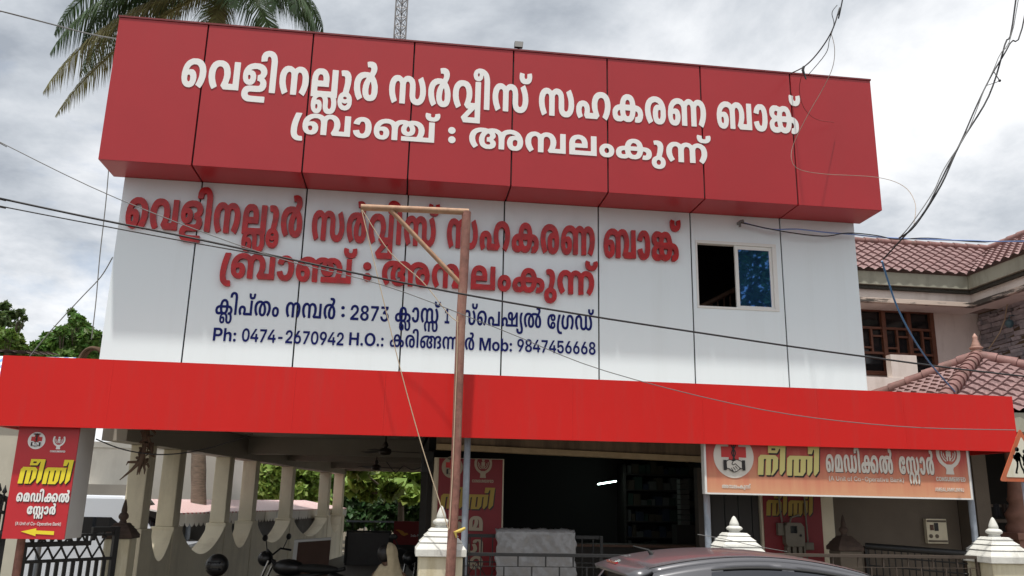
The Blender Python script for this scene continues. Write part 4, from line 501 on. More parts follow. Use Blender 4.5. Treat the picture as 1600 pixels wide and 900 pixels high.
-66,-66,-42,-104,0,-128,34,-88,66,-74],[6765,-12,132,6,120,62,82,100,41,128,0,152,-57,152,-66,76,-56,38,-112,33,-120,-9,-120,-62,-82,-100,-42,-120,0,-168,26,-88,40,-72,
98,-90],[7989,-12,76,-4,112,42,48,47,27,59,-11,19,-64,0,-64,-68,-96,-19,-88,40,-34,60,-10,40,12,19,368,6,-5,95,-33,88,-64,72,-82,35,-96,0,-96,-41,-58,-66,-34,-88,-8,-88,
34,-128,55,-72],[10437,-12,76,-4,96,34,52,42,38,72,-10,19,-64,0,-56,-61,-56,-24,-48,-2,-75,28,-47,64,-10,48,12,19,344,1,19,12,0,80,-33,96,-58,66,-96,41,-104,-1,-88,-46,
-66,-92,-26,-96,18,-144,40,-72,58,-50],[8781,-4,124,-2,80,52,24,-45,72,0,11,11,0,360,-31,80,-84,58,-128,10,-64,-18,-68,-50,-30,-48,-5,-48,79,-3,32,53,32,23,104,10,32,-15,
35,-44,-2,-48,-17,-17,-184,-29,-64,-24,-42,-42,-18,-40,10,-104,42,-52],[11805,-4,124,-2,80,52,24,-45,72,0,11,11,0,360,-31,80,-84,58,-128,10,-64,-18,-68,-50,-30,-48,-5,
-48,79,-3,32,53,32,23,104,10,44,-27,23,-40,-2,-40,-17,-17,-184,-29,-64,-24,-42,-42,-18,-40,10,-104,42,-52],[406,4,91,0,68,176,20,12,272,-1,80,-187,94,0,-255,712,-103,3,
-17,-11],[2090,4,71,-3,11,11,1,296,18,64,34,42,80,26,72,-24,42,-68,3,-336,19,-12,72,5,3,335,-33,104,-50,50,-64,25,-72,0,-56,-17,-64,-46,-9,52,-79,-1],[2642,4,71,-3,11,11,
1,480,-12,19,-64,0,-11,-11],[2965,4,100,-4,19,12,-3,55,-72,11,-28,38,1,304,11,11,87,5,4,64,-11,11,-87,5,-9,135,-80,4,-11,-11,-2,-120,-82,-16,-4,-64,86,-24,1,-320,28,-66],
[4034,4,71,-4,19,12,2,408,11,11,80,2,12,19,-5,56,-95,9,-4,87,20,33,80,16,3,55,-11,11,-88,0,-56,-23,-36,-52,-12,-127,-83,-17,4,-64,82,-16],[8362,4,71,-4,19,12,3,336,42,66,
40,17,72,2,3,75,-11,11,-80,-9,-72,-61,-9,59,-71,3,-11,-11],[9325,4,100,-4,19,12,-3,55,-80,16,-18,33,-2,296,12,19,87,5,5,56,-12,19,-87,5,-9,135,-64,5,-19,-12,-5,-127,-87,
-9,-5,-56,12,-19,72,-2,11,-11,1,-336,24,-48],[9538,4,71,-4,19,12,1,480,-12,19,-72,0,-11,-11],[9897,4,80,-4,22,12,184,496,-78,3,-17,-11,-143,-382,-143,382,-17,11,-78,-3],
[11090,4,343,-4,80,27,74,65,25,64,-9,120,-50,60,-68,36,78,72,25,80,-18,88,-65,74,-88,33,-328,-4],[12242,4,71,-3,11,11,1,280,19,80,33,42,80,26,72,-24,42,-60,3,-344,19,-12,
72,5,3,351,-18,64,-65,74,-64,25,-72,0,-56,-18,-64,-50,-9,57,-79,-1],[12794,4,87,1,5,175,51,46,190,-222,90,-4,16,12,-217,272,203,224,-106,1,-224,-211,-4,402,-12,19,-72,0,
-11,-11],[3633,66,-51,18,-55,64,-18,48,0,112,19,56,38,48,51,26,64,1,48,-17,42,-42,25,-64,8,-88,-17,-72,-42,-60,-40,-22],[5497,66,-72,32,-34,42,-26,128,18,80,46,64,52,26,
64,1,64,-31,40,-57,17,-91,-6,-64,-49,-96,-42,-26],[8841,66,-48,16,-25,26,-10,32,15,40,76,42,144,20,3,-86,-23,-48,-52,-34],[11865,66,-48,16,-25,26,-10,32,15,40,76,42,144,
20,3,-86,-23,-48,-52,-34],[6801,74,-104,32,-74,74,-42,112,0,120,18,80,58,92,72,46,88,17,112,-33,66,-66,49,-128,1,-112,-26,-96,-50,-76,-72,-46],[7441,74,-56,30,-30,44,-22,
72,0,72,34,88,34,36,56,23,48,0,72,-33,26,-34,25,-72,0,-88,-33,-88,-32,-32,-42,-20],[11193,81,-12,19,5,216,223,3,48,-17,42,-42,17,-72,-17,-48,-34,-34,-80,-26],[5962,252,
303,-3,11,11,0,64,-19,12,-288,-1,-12,-19],[617,281,-10,19,114,310,112,-321],[7897,305,-10,19,42,82,72,34,64,-1,58,-27,36,-48,13,-48,-19,-12],[10345,305,-10,27,34,66,80,
42,64,-1,42,-19,40,-40,25,-64,-19,-12],[11193,409,-12,19,5,208,191,3,56,-18,42,-41,9,-88,-35,-58,-64,-26],[2655,612,50,-1,33,33,-3,48,-38,34,-48,-8,-26,-34,1,-40],[9557,
612,44,-2,34,34,-1,48,-41,34,-48,-9,-26,-33,8,-48]],
'CONSUMERFED': [[317,-12,100,-3,128,42,88,71,60,122,-12,36,-152,0,-53,-84,-43,-25,-72,-11,-80,27,-57,65,-26,96,0,72,42,120,49,46,80,22,80,-18,33,-26,55,-83,160,8,-22,83,
-66,100,-80,54,-120,34,-128,-10,-128,-62,-81,-92,-50,-160,8,-152,58,-136,105,-97],[1045,-12,140,5,120,56,90,99,50,160,-8,152,-60,139,-96,87,-144,50,-128,-10,-128,-62,-81,
-92,-50,-160,8,-152,58,-136,105,-97],[2477,-12,116,-3,136,42,74,65,34,96,-10,96,-71,88,-99,42,-184,45,-41,33,-8,32,14,32,75,36,88,-10,32,-23,32,-60,152,3,-14,86,-47,72,
-59,42,-120,34,-128,-8,-104,-42,-65,-66,-32,-104,23,-96,58,-65,88,-40,184,-45,58,-42,0,-48,-39,-40,-115,-12,-72,33,-40,79,-152,-5,7,-87,49,-84,64,-45],[3165,-12,100,-3,
104,26,64,38,72,88,20,75,0,488,-12,20,-136,0,-19,-12,-1,-464,-32,-64,-76,-44,-56,1,-48,18,-33,33,-24,56,-7,471,-144,5,-19,-12,-1,-488,19,-72,73,-97,88,-48],[1523,-4,150,
-4,20,12,4,428,272,-430,24,-10,160,6,-1,718,-151,4,-19,-12,-5,-427,-272,431,-184,3],[3627,-4,150,-4,20,12,-4,484,163,-484,21,-12,120,5,168,499,-3,-492,19,-12,151,4,1,719,
-256,1,-152,-452,-144,451,-254,1],[4539,-4,526,2,4,126,-12,20,-328,0,-20,20,1,112,11,12,304,0,20,20,0,112,-12,12,-318,4,-2,135,344,6,12,19,-5,120,-527,-1],[5155,-4,166,2,
5,230,19,12,96,-9,120,-236,174,1,-126,272,82,88,34,96,-18,120,-26,51,-45,45,-123,52,-360,-5],[5811,-4,166,2,10,270,318,10,-1,134,-311,5,-12,19,0,120,20,20,320,1,12,19,-5,
120,-519,-1],[6403,-4,534,2,4,126,-12,20,-336,0,-20,20,1,112,11,12,312,0,20,20,0,112,-12,12,-326,4,-2,135,352,6,12,19,-5,120,-535,-1],[7027,-4,246,-4,136,19,112,56,64,63,
58,130,10,144,-42,144,-87,104,-75,42,-88,26,-336,-5],[1073,139,-66,25,-55,64,-26,96,0,72,18,72,41,68,56,38,72,10,72,-26,42,-42,34,-80,8,-112,-26,-96,-46,-56,-44,-25],
[7209,145,-12,19,1,400,19,12,144,-10,65,-42,41,-80,10,-104,-18,-88,-38,-64,-60,-33],[5337,377,-12,19,6,176,142,4,52,-28,22,-40,2,-48,-25,-56,-59,-27]],
'AMBALAMKUNNU': [[5994,-12,100,-3,96,25,92,66,46,72,18,80,0,472,-12,20,-104,0,-11,-12,-1,-464,-10,-48,-50,-65,-96,-35,-104,27,-35,25,-30,56,-15,511,-104,5,-19,-12,-1,
-456,11,-72,31,-72,42,-51,72,-46],[8138,-12,100,-3,96,25,92,66,46,72,18,80,0,472,-12,20,-104,0,-11,-12,-3,-488,-50,-83,-104,-41,-104,27,-35,25,-30,56,-15,511,-104,5,-19,
-12,-1,-456,11,-72,31,-72,42,-51,72,-46],[9,-4,127,0,61,160,25,12,256,-2,66,-170,132,0,-254,720,-144,4,-21,-12],[752,-4,102,-4,20,12,4,516,197,-516,11,-11,80,-1,20,12,
196,524,5,-524,19,-12,103,4,1,719,-168,5,-21,-12,-187,-516,-194,516,-22,12,-166,-4],[1640,-4,358,5,96,34,58,57,26,64,-10,120,-34,52,-84,52,78,64,26,64,0,56,-42,88,-42,34,
-96,34,-336,-5],[2228,-4,129,0,56,160,25,12,256,-2,66,-170,134,2,-256,720,-160,-3],[2976,-4,438,-4,20,12,0,88,-12,12,-304,0,-19,12,-1,584,-12,20,-104,0,-11,-12],[3472,-4,
126,1,55,151,25,20,256,0,70,-172,133,0,-252,720,-143,4,-25,-12],[4216,-4,102,-4,20,12,-4,532,198,-524,18,-19,72,-1,34,36,190,516,-3,-540,19,-12,103,4,1,719,-184,0,-192,
-524,-190,517,-26,12,-158,-4],[5096,-4,118,2,7,206,97,110,224,-317,139,-1,-268,408,259,312,-154,-4,-288,-326,-12,18,0,304,-20,12,-104,-5],[6472,-4,102,-4,20,12,4,506,320,
-508,144,-4,-1,718,-111,4,-19,-12,3,-507,-328,515,-136,-1],[7192,-4,102,-4,20,12,4,506,320,-508,144,-4,-1,718,-111,4,-19,-12,3,-507,-328,515,-136,-1],[1774,105,-12,19,6,
184,182,4,82,-44,18,-80,-12,-34,-32,-31,-48,-18],[246,274,-1,26,97,286,101,-302,-13,-11],[2470,273,-9,19,97,292,101,-300,-13,-11],[3710,273,-1,35,97,281,96,-308],[1774,
417,-12,19,6,176,174,4,74,-52,8,-72,-42,-57,-48,-18]],
'India Post': [[1166,-12,92,6,88,54,16,-48,104,0,11,12,1,688,-12,19,-104,0,-11,-11,-5,-250,-104,59,-96,0,-84,-41,-70,-104,-18,-72,0,-88,26,-96,79,-96],[3438,-12,116,4,74,
36,64,64,41,112,0,104,-33,96,-64,72,-98,43,-112,0,-96,-41,-66,-74,-34,-96,0,-112,28,-82,56,-72,64,-40],[3974,-12,92,-4,64,18,60,34,47,72,-2,80,-41,59,-80,38,-136,29,-42,
34,10,58,64,26,74,-20,38,-60,104,5,-7,47,-33,58,-56,39,-56,18,-112,0,-88,-33,-42,-42,-26,-64,10,-64,39,-56,91,-42,128,-29,41,-41,-9,-43,-56,-25,-88,10,-56,61,-104,-5,6,
-46,42,-60,64,-38],[1910,-4,124,-2,88,54,16,-48,96,0,11,12,0,376,-27,60,-88,61,-48,11,-144,-11,-80,-49,-34,-48,-10,-40,12,-20,96,2,40,53,48,17,80,-10,35,-50,-2,-32,-22,
-16,-211,-39,-74,-57,-18,-40,10,-104,42,-52],[35,4,279,-4,19,12,-3,86,-72,6,-12,20,1,480,83,17,4,79,-12,19,-272,1,-19,-12,3,-87,72,-6,12,-19,-1,-480,-83,-18],[427,4,119,
1,6,327,32,56,74,28,64,-18,33,-42,15,-351,112,0,3,367,-33,80,-34,35,-72,32,-80,0,-64,-25,-40,-36,-24,53,-112,-5],[1587,4,103,-4,19,12,1,480,-12,19,-104,0,-11,-11],[2635,
4,119,1,9,247,175,4,80,18,80,46,42,52,25,64,0,112,-43,90,-56,48,-88,33,-344,-5],[4454,4,124,-4,19,12,-3,78,-72,8,-28,34,1,272,11,11,87,5,4,80,-11,11,-88,6,-9,135,-111,3,
-11,-11,-2,-120,-83,-18,-3,-78,86,-24,9,-320,24,-48],[1970,82,-50,42,0,40,16,24,58,25,128,20,3,-69,-31,-56,-60,-28],[1202,90,-48,22,-42,60,-10,136,26,64,26,26,40,17,64,0,
48,-24,33,-43,18,-56,0,-72,-25,-72,-34,-36,-56,-24],[3450,90,-74,58,-26,128,40,104,92,43,72,-25,26,-26,23,-56,10,-80,-21,-80,-38,-44,-48,-24],[2770,368,-12,20,5,224,191,
-5,72,-49,19,-74,-17,-56,-34,-36,-64,-24],[1614,596,60,-2,34,26,9,56,-27,37,-56,14,-50,-27,-8,-64]],
'neethi': [[2,0,18,-5,280,0,20,7,14,58,2,70,8,30,2,70,8,30,2,70,8,30,2,70,8,30,2,70,8,30,12,170,14,58,20,7,90,-1,10,-6,5,-18,-9,-40,-2,-70,-8,-30,-2,-70,-8,-30,-2,-70,-8,
-30,-2,-70,-8,-30,-2,-70,-8,-30,-2,-70,-8,-30,-2,-70,-8,-30,4,-28,20,-7,250,0,20,7,14,58,2,70,8,30,2,70,8,30,2,70,8,30,2,70,8,30,2,70,8,30,2,70,8,30,2,70,10,50,6,10,18,5,
70,0,20,-7,4,-28,-8,-30,-2,-70,-8,-30,-2,-70,-8,-30,-2,-70,-8,-30,-12,-170,-120,-250,3,-10,13,-5,93,5,167,165,25,35,117,120,12,40,2,70,8,30,2,70,8,30,2,70,8,30,2,70,8,30,
4,90,-4,10,-144,125,-20,9,-870,1,-18,-5,-17,-50,-95,-70,-14,-40,-2,-70,-8,-30,-2,-70,-8,-30,-2,-70,-8,-30,-2,-70,-8,-30,-2,-70,-8,-30,-2,-70,-8,-30,-2,-70,-8,-30,-2,-70,
-8,-30],[1722,0,18,-5,260,0,20,7,14,58,2,70,8,30,2,70,8,30,2,70,8,30,2,70,8,30,2,70,8,30,12,170,14,58,20,7,60,-1,10,-6,5,-18,-9,-40,-2,-70,-8,-30,-2,-70,-8,-30,-2,-70,-8,
-30,-2,-70,-8,-30,-2,-70,-8,-30,-2,-70,-8,-30,-2,-70,-8,-30,4,-28,20,-7,520,0,18,5,17,30,147,160,12,70,2,70,8,30,2,70,8,30,2,70,8,30,2,70,8,30,2,70,8,30,2,50,6,10,18,5,
60,-1,10,-6,5,-18,-69,-700,9,-20,65,-65,22,-5,53,50,167,200,4,70,8,30,2,70,8,30,2,70,8,30,2,70,8,30,2,70,8,30,2,70,8,30,2,70,8,30,-4,28,-20,7,-1340,-3,-160,-122,-12,-30,
-4,-80,-8,-30,-2,-70,-8,-30,-2,-70,-8,-30,-2,-70,-8,-30,-2,-70,-8,-30,-2,-70,-8,-30,-2,-70,-8,-30,-2,-70,-8,-30],[1378,10,22,5,70,70,25,35,80,80,49,70,12,160,8,30,2,70,8,
30,2,70,8,30,2,70,8,30,2,70,8,30,2,70,8,30,2,70,8,30,2,70,8,30,2,70,8,30,2,70,8,30,6,108,-20,7,-1000,-1,-10,-5,-14,-39,-2,-70,-8,-30,-2,-70,-8,-30,-2,-70,-9,-40,5,-18,10,
-6,520,2,30,29,140,196,10,9,20,2,14,-14,0,-60,-8,-30,-2,-70,-8,-30,-2,-70,-8,-30,-2,-70,-8,-30,-2,-70,-8,-30,-2,-70,-8,-30,-2,-70,-8,-30,-2,-70,-8,-30,-2,-70,-8,-30,-2,
-70,-8,-30,-2,-70,-8,-30,-2,-70,-9,-40,1,-20,9,-20],[3409,10,21,5,150,150,25,35,50,50,9,20,12,160,8,30,2,70,8,30,2,70,8,30,2,70,8,30,2,70,8,30,2,70,8,30,2,70,8,30,2,70,8,
30,2,70,8,30,2,70,8,30,2,70,8,30,-14,14,-640,1,-20,-6,-12,-29,-4,-80,-8,-30,-2,-70,-8,-30,-2,-70,-9,-40,5,-18,10,-6,220,2,17,22,51,120,42,80,40,4,14,-14,-10,-150,-8,-30,
-2,-70,-8,-30,-2,-70,-8,-30,-2,-70,-8,-30,-2,-70,-8,-30,-2,-70,-8,-30,-2,-70,-8,-30,-2,-70,-8,-30,-2,-70,-8,-30,-2,-70,-8,-30,-2,-70,-9,-40,3,-30],[2460,156,-14,14,0,60,
8,30,2,70,8,30,2,70,8,30,2,70,8,30,2,70,8,30,2,70,8,30,2,50,14,14,80,0,14,-14,0,-50,-8,-30,-2,-70,-8,-30,-2,-70,-8,-30,-2,-70,-8,-30,-2,-70,-8,-30,-12,-160,-14,-14],[890,
1226,-11,14,7,80,14,14,200,1,18,-5,6,-10,-2,-70,-12,-20,-10,-4]],
'hands': [[-329,-1508,603,-8,32,11,7,45,-57,272,54,144,28,35,117,61,203,171,132,181,63,128,48,144,36,176,0,256,-52,256,-68,144,-143,3,-47,-35,-31,-64,85,-320,1,-176,-37,
-192,-64,-160,-163,-215,-128,-93,-112,-63,-32,-5,-336,5,-149,83,-75,57,-96,98,-115,197,-68,240,0,240,80,304,-34,64,-39,35,-96,4,-67,-23,-64,-176,-36,-160,0,-336,36,-160,
32,-96,95,-192,93,-128,183,-160,160,-96,36,-64,42,-112,-63,-304],[-274,-596,52,-3,23,35,-174,160,-61,96,-31,64,-36,128,1,240,-10,20,-48,4,-23,-40,-1,-224,37,-144,108,
-192,103,-103],[197,-596,45,-3,96,60,96,98,80,142,55,199,0,192,-23,60,-48,-5,-22,-23,13,-48,0,-176,-55,-183,-73,-121,-71,-71,-96,-69,-7,-36],[-155,-564,77,-7,23,23,2,288,
10,16,29,8,29,-8,10,-16,2,-288,23,-23,80,10,16,106,85,51,66,64,76,128,36,128,-10,112,-29,7,-23,-23,-2,-112,-36,-112,-76,-112,-71,-49,-22,17,-2,80,8,29,39,35,1,320,-11,32,
-205,10,-128,-2,-32,-11,-8,-333,32,-80,-4,-80,-20,-9,-64,49,-52,72,-47,112,-22,144,-23,21,-16,-8,-7,-125,20,-80,76,-144,151,-129],[-69,188,39,-10,80,6,55,36,28,48,4,80,
-11,32,-44,55,-48,28,-96,0,-55,-35,-28,-48,0,-112,28,-48]],
'caduceus': [[-34,-568,29,-7,23,23,9,184,21,-24,2,-112,23,-32,18,-1,19,17,15,80,-15,96,-69,160,101,208,4,128,-27,80,-73,128,81,112,51,112,0,96,-36,96,13,18,128,37,160,
-30,32,4,17,19,-12,32,-37,19,-144,32,-151,-35,6,16,59,32,86,29,208,-36,64,4,19,19,0,32,-51,35,-192,36,-80,0,-160,-64,-20,9,-40,80,-68,18,-55,-34,-21,-64,-20,-10,-160,61,
-80,5,-192,-37,-54,-35,-6,-16,12,-23,48,-17,240,42,162,-82,-162,34,-176,-43,-16,-10,-7,-29,10,-16,29,-8,128,31,48,0,112,-36,17,-19,-36,-160,31,-96,88,-128,14,-48,-69,
-112,-36,-112,0,-48,36,-112,80,-144,-80,-192,-4,-112,39,-50,48,12],[27,-31,0,254,32,-32,24,-87,-5,-64,-35,-66],[-69,-10,-23,50,0,112,23,50,16,5,6,-199,-6,-23],[-69,487,
-51,97,-5,32,5,64,51,80,22,-16,2,-32,-2,-208,-6,-18],[27,480,-8,248,8,31,16,4,51,-51,20,-96,-23,-68,-48,-66]],
'shake': [[-55,-1251,41,-13,48,10,112,48,176,134,128,16,7,381,-10,32,-269,87,-64,-4,-176,-59,-192,63,-112,-36,-112,-63,0,-392,32,-19,96,-5,160,-119],[-14,-1222,-48,21,
-29,62,-99,127,-17,-15,67,-112,-2,-25,-176,124,-96,5,-16,11,-8,317,24,44,112,56,48,10,128,-42,30,-20,3,-16,-60,-112,-3,-32,62,-51,32,-9,96,55,32,-4,224,-196,-10,-35,-150,
-115],[29,-1139,21,-9,9,9,-22,48,-76,96,-39,25,-6,-25,19,-32],[162,-1091,16,16,-29,48,-99,112,-16,-16,29,-48],[354,-1030,-288,249,-32,0,-96,-57,-32,10,-19,41,67,117,192,
83,270,-88,12,-32,-2,-304,-24,-24]],
'walker_boy': [[-310,-14,148,-6,23,22,-4,32,-37,48,117,320,20,80,36,304,21,12,23,-44,70,-352,160,-384,35,-23,48,4,103,83,-10,32,-77,17,-35,63,-112,288,-56,304,19,64,-16,
112,8,120,32,-19,64,-92,112,-60,52,3,19,48,-18,32,-85,45,-39,35,-169,286,-16,9,-240,-4,-92,-163,-116,-9,-23,-23,0,-256,23,-22,80,-12,36,-94,44,-49,8,-31,-17,-192,-20,-80,
-138,-384,4,-48],[-57,1410,87,-4,56,36,47,64,-7,116,-60,60,-68,23,-96,-31,-36,-40,-19,-48,0,-64,19,-48]],
'walker_girl': [[-305,-14,132,-8,32,11,7,29,-42,48,0,32,118,320,10,80,19,46,16,9,64,0,23,-23,38,-144,163,-372,32,-19,48,5,103,82,-10,32,-77,14,-19,18,-128,320,-8,80,56,
16,9,16,-109,384,-10,128,1,17,16,-2,96,-134,112,-60,52,3,15,16,0,32,-35,36,-96,56,-156,260,-52,55,-240,-8,-147,-335,59,-240,-57,-208,17,-22,64,-4,17,-22,-14,-80,-134,
-368,-4,-64],[-52,1410,71,-8,48,21,48,46,23,53,0,64,-23,53,-32,31,-80,35,-84,-23,-51,-48,-16,-32,-7,-48,11,-64,35,-48]],
'wing': [[153,-372,71,-3,496,218,5,25,-16,16,-181,135,-32,11,-240,-36,-192,185,-80,61,-464,163,-208,0,-48,-14,-144,-2,-71,-23,32,-32,215,-92,245,-164,267,-292]],
}
# ------------------------------------------------------------------ lettering (outlines of glyphs and emblems, in thousandths of the letter height)
GLY = {k: [np.cumsum(np.array(c).reshape(-1, 2), 0).tolist() for c in v] for k, v in GLYPH.items()}
def outline_mesh(contours, depth, offset=0.0, bevel=0.0):
    cu = bpy.data.curves.new('outline', 'CURVE'); cu.dimensions = '2D'; cu.fill_mode = 'BOTH'; cu.extrude = max(depth/2-bevel, 0.0002); cu.offset = offset; cu.bevel_depth = bevel; cu.bevel_resolution = 1
    for c in contours:
        sp = cu.splines.new('POLY'); sp.points.add(len(c)-1); sp.use_cyclic_u = True
        for p, (x, y) in zip(sp.points, c): p.co = (x, y, 0, 1)
    o = bpy.data.objects.new('outline', cu); C.objects.link(o)
    dg = bpy.context.evaluated_depsgraph_get(); me = bpy.data.meshes.new_from_object(o.evaluated_get(dg))
    bpy.data.objects.remove(o); bpy.data.curves.remove(cu); return me
def write(key, m, parent, fn, sx, sz, x0, z0, depth=0.004, offset=0.0, bevel=0.0, name='lettering', label=None, shear=0.0):
    """letter shapes laid on a surface: fn(u, v, d) -> world point, u along, v up, d out of the surface"""
    cs = GLY[key]; mn = min(p[0] for c in cs for p in c)
    me = outline_mesh([[((p[0]-mn)*sx + x0 + shear*p[1]*sz, p[1]*sz + z0) for p in c] for c in cs], depth, offset, bevel)
    for v in me.vertices: v.co = fn(v.co.x, v.co.y, v.co.z + depth/2 + 0.002)
    me.update()
    return link(name, me, m, parent, 0, label)
def width(key): xs = [p[0] for c in GLY[key] for p in c]; return max(xs)-min(xs)
def poly_sheet(poly, m, parent, fn, d, name='emblem', thick=0.003):
    me = outline_mesh([poly], thick)
    for v in me.vertices: v.co = fn(v.co.x, v.co.y, v.co.z + thick/2 + d)
    return link(name, me, m, parent)
def circle(cx, cy, rx, ry=None, n=40): ry = ry or rx; return [(cx+rx*math.cos(i*2*math.pi/n), cy+ry*math.sin(i*2*math.pi/n)) for i in range(n)]
# ------------------------------------------------------------------ palette
M_white = mat('white_cladding', (0.73, 0.80, 0.84), 0.34, bump=0.05, bscale=1.2, spec=0.45, dirt=((0.54, 0.57, 0.57), 0.15, 1.5, (2.4, 1.0, 0.16)))
M_redbox = mat('dark_red_cladding', (0.375, 0.017, 0.023), 0.36, bump=0.06, bscale=1.3, spec=0.46, var=0.08, vscale=0.6, dirt=((0.28, 0.03, 0.03), 0.2, 1.0))
M_red = mat('bright_red_cladding', (0.60, 0.012, 0.009), 0.42, bump=0.08, bscale=1.6, spec=0.3, var=0.06, vscale=0.5, dirt=((0.44, 0.035, 0.03), 0.5, 1.6, (2.6, 1.0, 0.25)))
M_letter = mat('red_acrylic', (0.50, 0.006, 0.010), 0.26, spec=0.42, var=0.4, vscale=7)
M_letterside = M_letter
M_blue = mat('blue_vinyl', (0.006, 0.012, 0.12), 0.5, spec=0.15)
M_wht = mat('white_vinyl', (0.78, 0.78, 0.77), 0.4)
M_gap = mat('dark_joint', (0.012, 0.012, 0.014), 0.8)
M_cream = mat('cream_paint', (0.78, 0.71, 0.54), 0.75, var=0.12, vscale=1.6, dirt=((0.30, 0.24, 0.16), 0.5, 1.3), bump=0.15)
M_grime = mat('stained_plaster', (0.26, 0.19, 0.13), 0.85, var=0.4, vscale=3, dirt=((0.09, 0.06, 0.045), 0.8, 2.2), stretch=(3, 3, 0.4))
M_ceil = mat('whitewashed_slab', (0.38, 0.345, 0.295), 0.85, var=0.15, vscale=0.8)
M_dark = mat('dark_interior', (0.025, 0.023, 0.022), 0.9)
M_iron = mat('black_iron', (0.014, 0.014, 0.015), 0.5, var=0.4, vscale=20)
M_pipe = mat('grey_painted_pipe', (0.30, 0.34, 0.40), 0.45, var=0.25, vscale=6, dirt=((0.22, 0.09, 0.05), 0.7, 7))
M_rust = mat('red_oxide_pipe', (0.27, 0.12, 0.092), 0.7, var=0.35, vscale=12, dirt=((0.42, 0.27, 0.20), 0.6, 9), bump=0.2)
M_capw = mat('white_pillar_cap', (0.66, 0.66, 0.62), 0.75, var=0.12, vscale=7, dirt=((0.25, 0.24, 0.21), 0.6, 5), bump=0.15)
M_pill = mat('cream_pillar', (0.66, 0.61, 0.46), 0.8, var=0.1, vscale=4, dirt=((0.38, 0.31, 0.16), 0.75, 3.5), bump=0.2, stretch=(6, 6, 0.8))
M_capb = mat('brown_pillar_cap', (0.085, 0.055, 0.042), 0.8, var=0.4, vscale=8)
M_yel = mat('yellow_vinyl', (0.80, 0.66, 0.03), 0.5)
M_blk = mat('black_vinyl', (0.015, 0.012, 0.012), 0.5)
M_alu = mat('white_aluminium', (0.70, 0.70, 0.68), 0.45)
M_cable = mat('black_cable', (0.018, 0.018, 0.02), 0.6)
M_cableg = mat('grey_cable', (0.16, 0.16, 0.16), 0.6)
M_cablel = mat('pale_wire', (0.45, 0.43, 0.40), 0.6)
M_cableb = mat('blue_cable', (0.06, 0.19, 0.40), 0.5)
M_rope = mat('jute_string', (0.50, 0.40, 0.28), 0.9)
# ------------------------------------------------------------------ ground
G0 = -0.25
asph = mat('asphalt', (0.055, 0.053, 0.05), 0.9, var=0.3, vscale=4, bump=0.4, bscale=90)
pave = mat('yard_paving', (0.28, 0.25, 0.205), 0.9, var=0.3, vscale=2.5, bump=0.3)
earth = mat('bare_ground', (0.10, 0.08, 0.05), 0.95, var=0.4, vscale=0.4)
structure('ground', MB().add([(-1500, -1500, G0-0.02), (1500, -1500, G0-0.02), (1500, 1500, G0-0.02), (-1500, 1500, G0-0.02)], [(0, 1, 2, 3)]), earth)
structure('road', MB().box(-60, 60, -5.5, 7.6, G0-0.1, G0), asph)
structure('forecourt', MB().box(-12, 14, 7.6, 32, G0-0.1, G0+0.06), pave)
# ------------------------------------------------------------------ the bank
D0, D1, D2 = 12.2225, 11.5769, 10.65
ZB, ZT = 6.1498, 8.3682
bank = thing('bank_building', 'two storey bank building clad in white panels under a big dark red sign box', 'bank building', (1.4, D0, G0))
seam_t = [(323, 37, 303, 258), (487, 50, 475, 272), (646, 66, 639, 281), (802, 80, 799, 292), (949, 93, 950, 303), (1095, 105, 1100, 313), (1234, 115, 1247, 322)]
XB = [(at(a, b, D1).x + at(c, d, D1).x)/2 for a, b, c, d in seam_t]
soff = [(314, 281), (478, 293), (637, 303), (788, 313), (934, 324), (1078, 333), (1218, 342)]
lowp = [(286, 567), (459, 573), (625, 578), (783, 584), (937, 591), (1087, 598), (1234, 605)]
XW = [(at(*a, D0).x + at(*b, D0).x)/2 for a, b in zip(soff, lowp)]
XL, XR, WL, WR = -4.4048, 7.2159, -4.2419, 7.0979
def mean_z(pts, Y): return sum(at(*p, Y).z for p in pts)/len(pts)
g = 0.011
# sign box : one panel per cassette, front face and soffit folded out of one sheet
ed = [XL] + XB + [XR]
for i in range(8):
    a, b = ed[i] + (g if i else 0), ed[i+1] - (g if i < 7 else 0)
    m = MB().box(a, b, D1, D1+0.03, ZB, ZT).box(a, b, D1+0.03, D0+0.02, ZB, ZB+0.03)
    if i == 0: m.box(a, a+0.03, D1+0.03, D0+0.02, ZB+0.03, ZT)
    if i == 7: m.box(b-0.03, b, D1+0.03, D0+0.02, ZB+0.03, ZT)
    m.build('sign_box_panel', M_redbox, bank, 0.004)
MB().box(XL+0.04, XR-0.04, D1+0.035, D0+0.02, ZB+0.04, ZT-0.03).build('sign_box_core', M_gap, bank)
MB().box(XL-0.01, XR+0.01, D1-0.012, D0+0.05, ZT+0.003, ZT+0.03).build('coping', mat('dark_red_trim', (0.16, 0.012, 0.014), 0.4), bank)
# white cladding with the window cut out of the seventh panel
ZW0 = 3.02
wa, wb = at(1088, 375, D0), at(1217, 486, D0)
wx0, wx1 = (at(1086, 376, D0).x + at(1090, 480, D0).x)/2, (at(1210, 383, D0).x + at(1220, 487, D0).x)/2
wz1 = (at(1088, 375, D0).z + at(1211, 382, D0).z)/2; wz0 = (at(1090, 481, D0).z + at(1219, 487, D0).z)/2
ed = [WL] + XW + [WR]
for i in range(8):
    a, b = ed[i] + (g if i else 0), ed[i+1] - (g if i < 7 else 0)
    m = MB()
    if a < wx0 and b > wx1:
        m.box(a, wx0, D0, D0+0.03, ZW0, ZB-0.004).box(wx1, b, D0, D0+0.03, ZW0, ZB-0.004).box(wx0, wx1, D0, D0+0.03, ZW0, wz0).box(wx0, wx1, D0, D0+0.03, wz1, ZB-0.004)
    else: m.box(a, b, D0, D0+0.03, ZW0, ZB-0.004)
    m.build('wall_panel', M_white, bank, 0.002)
m = MB(); y = D0+0.035
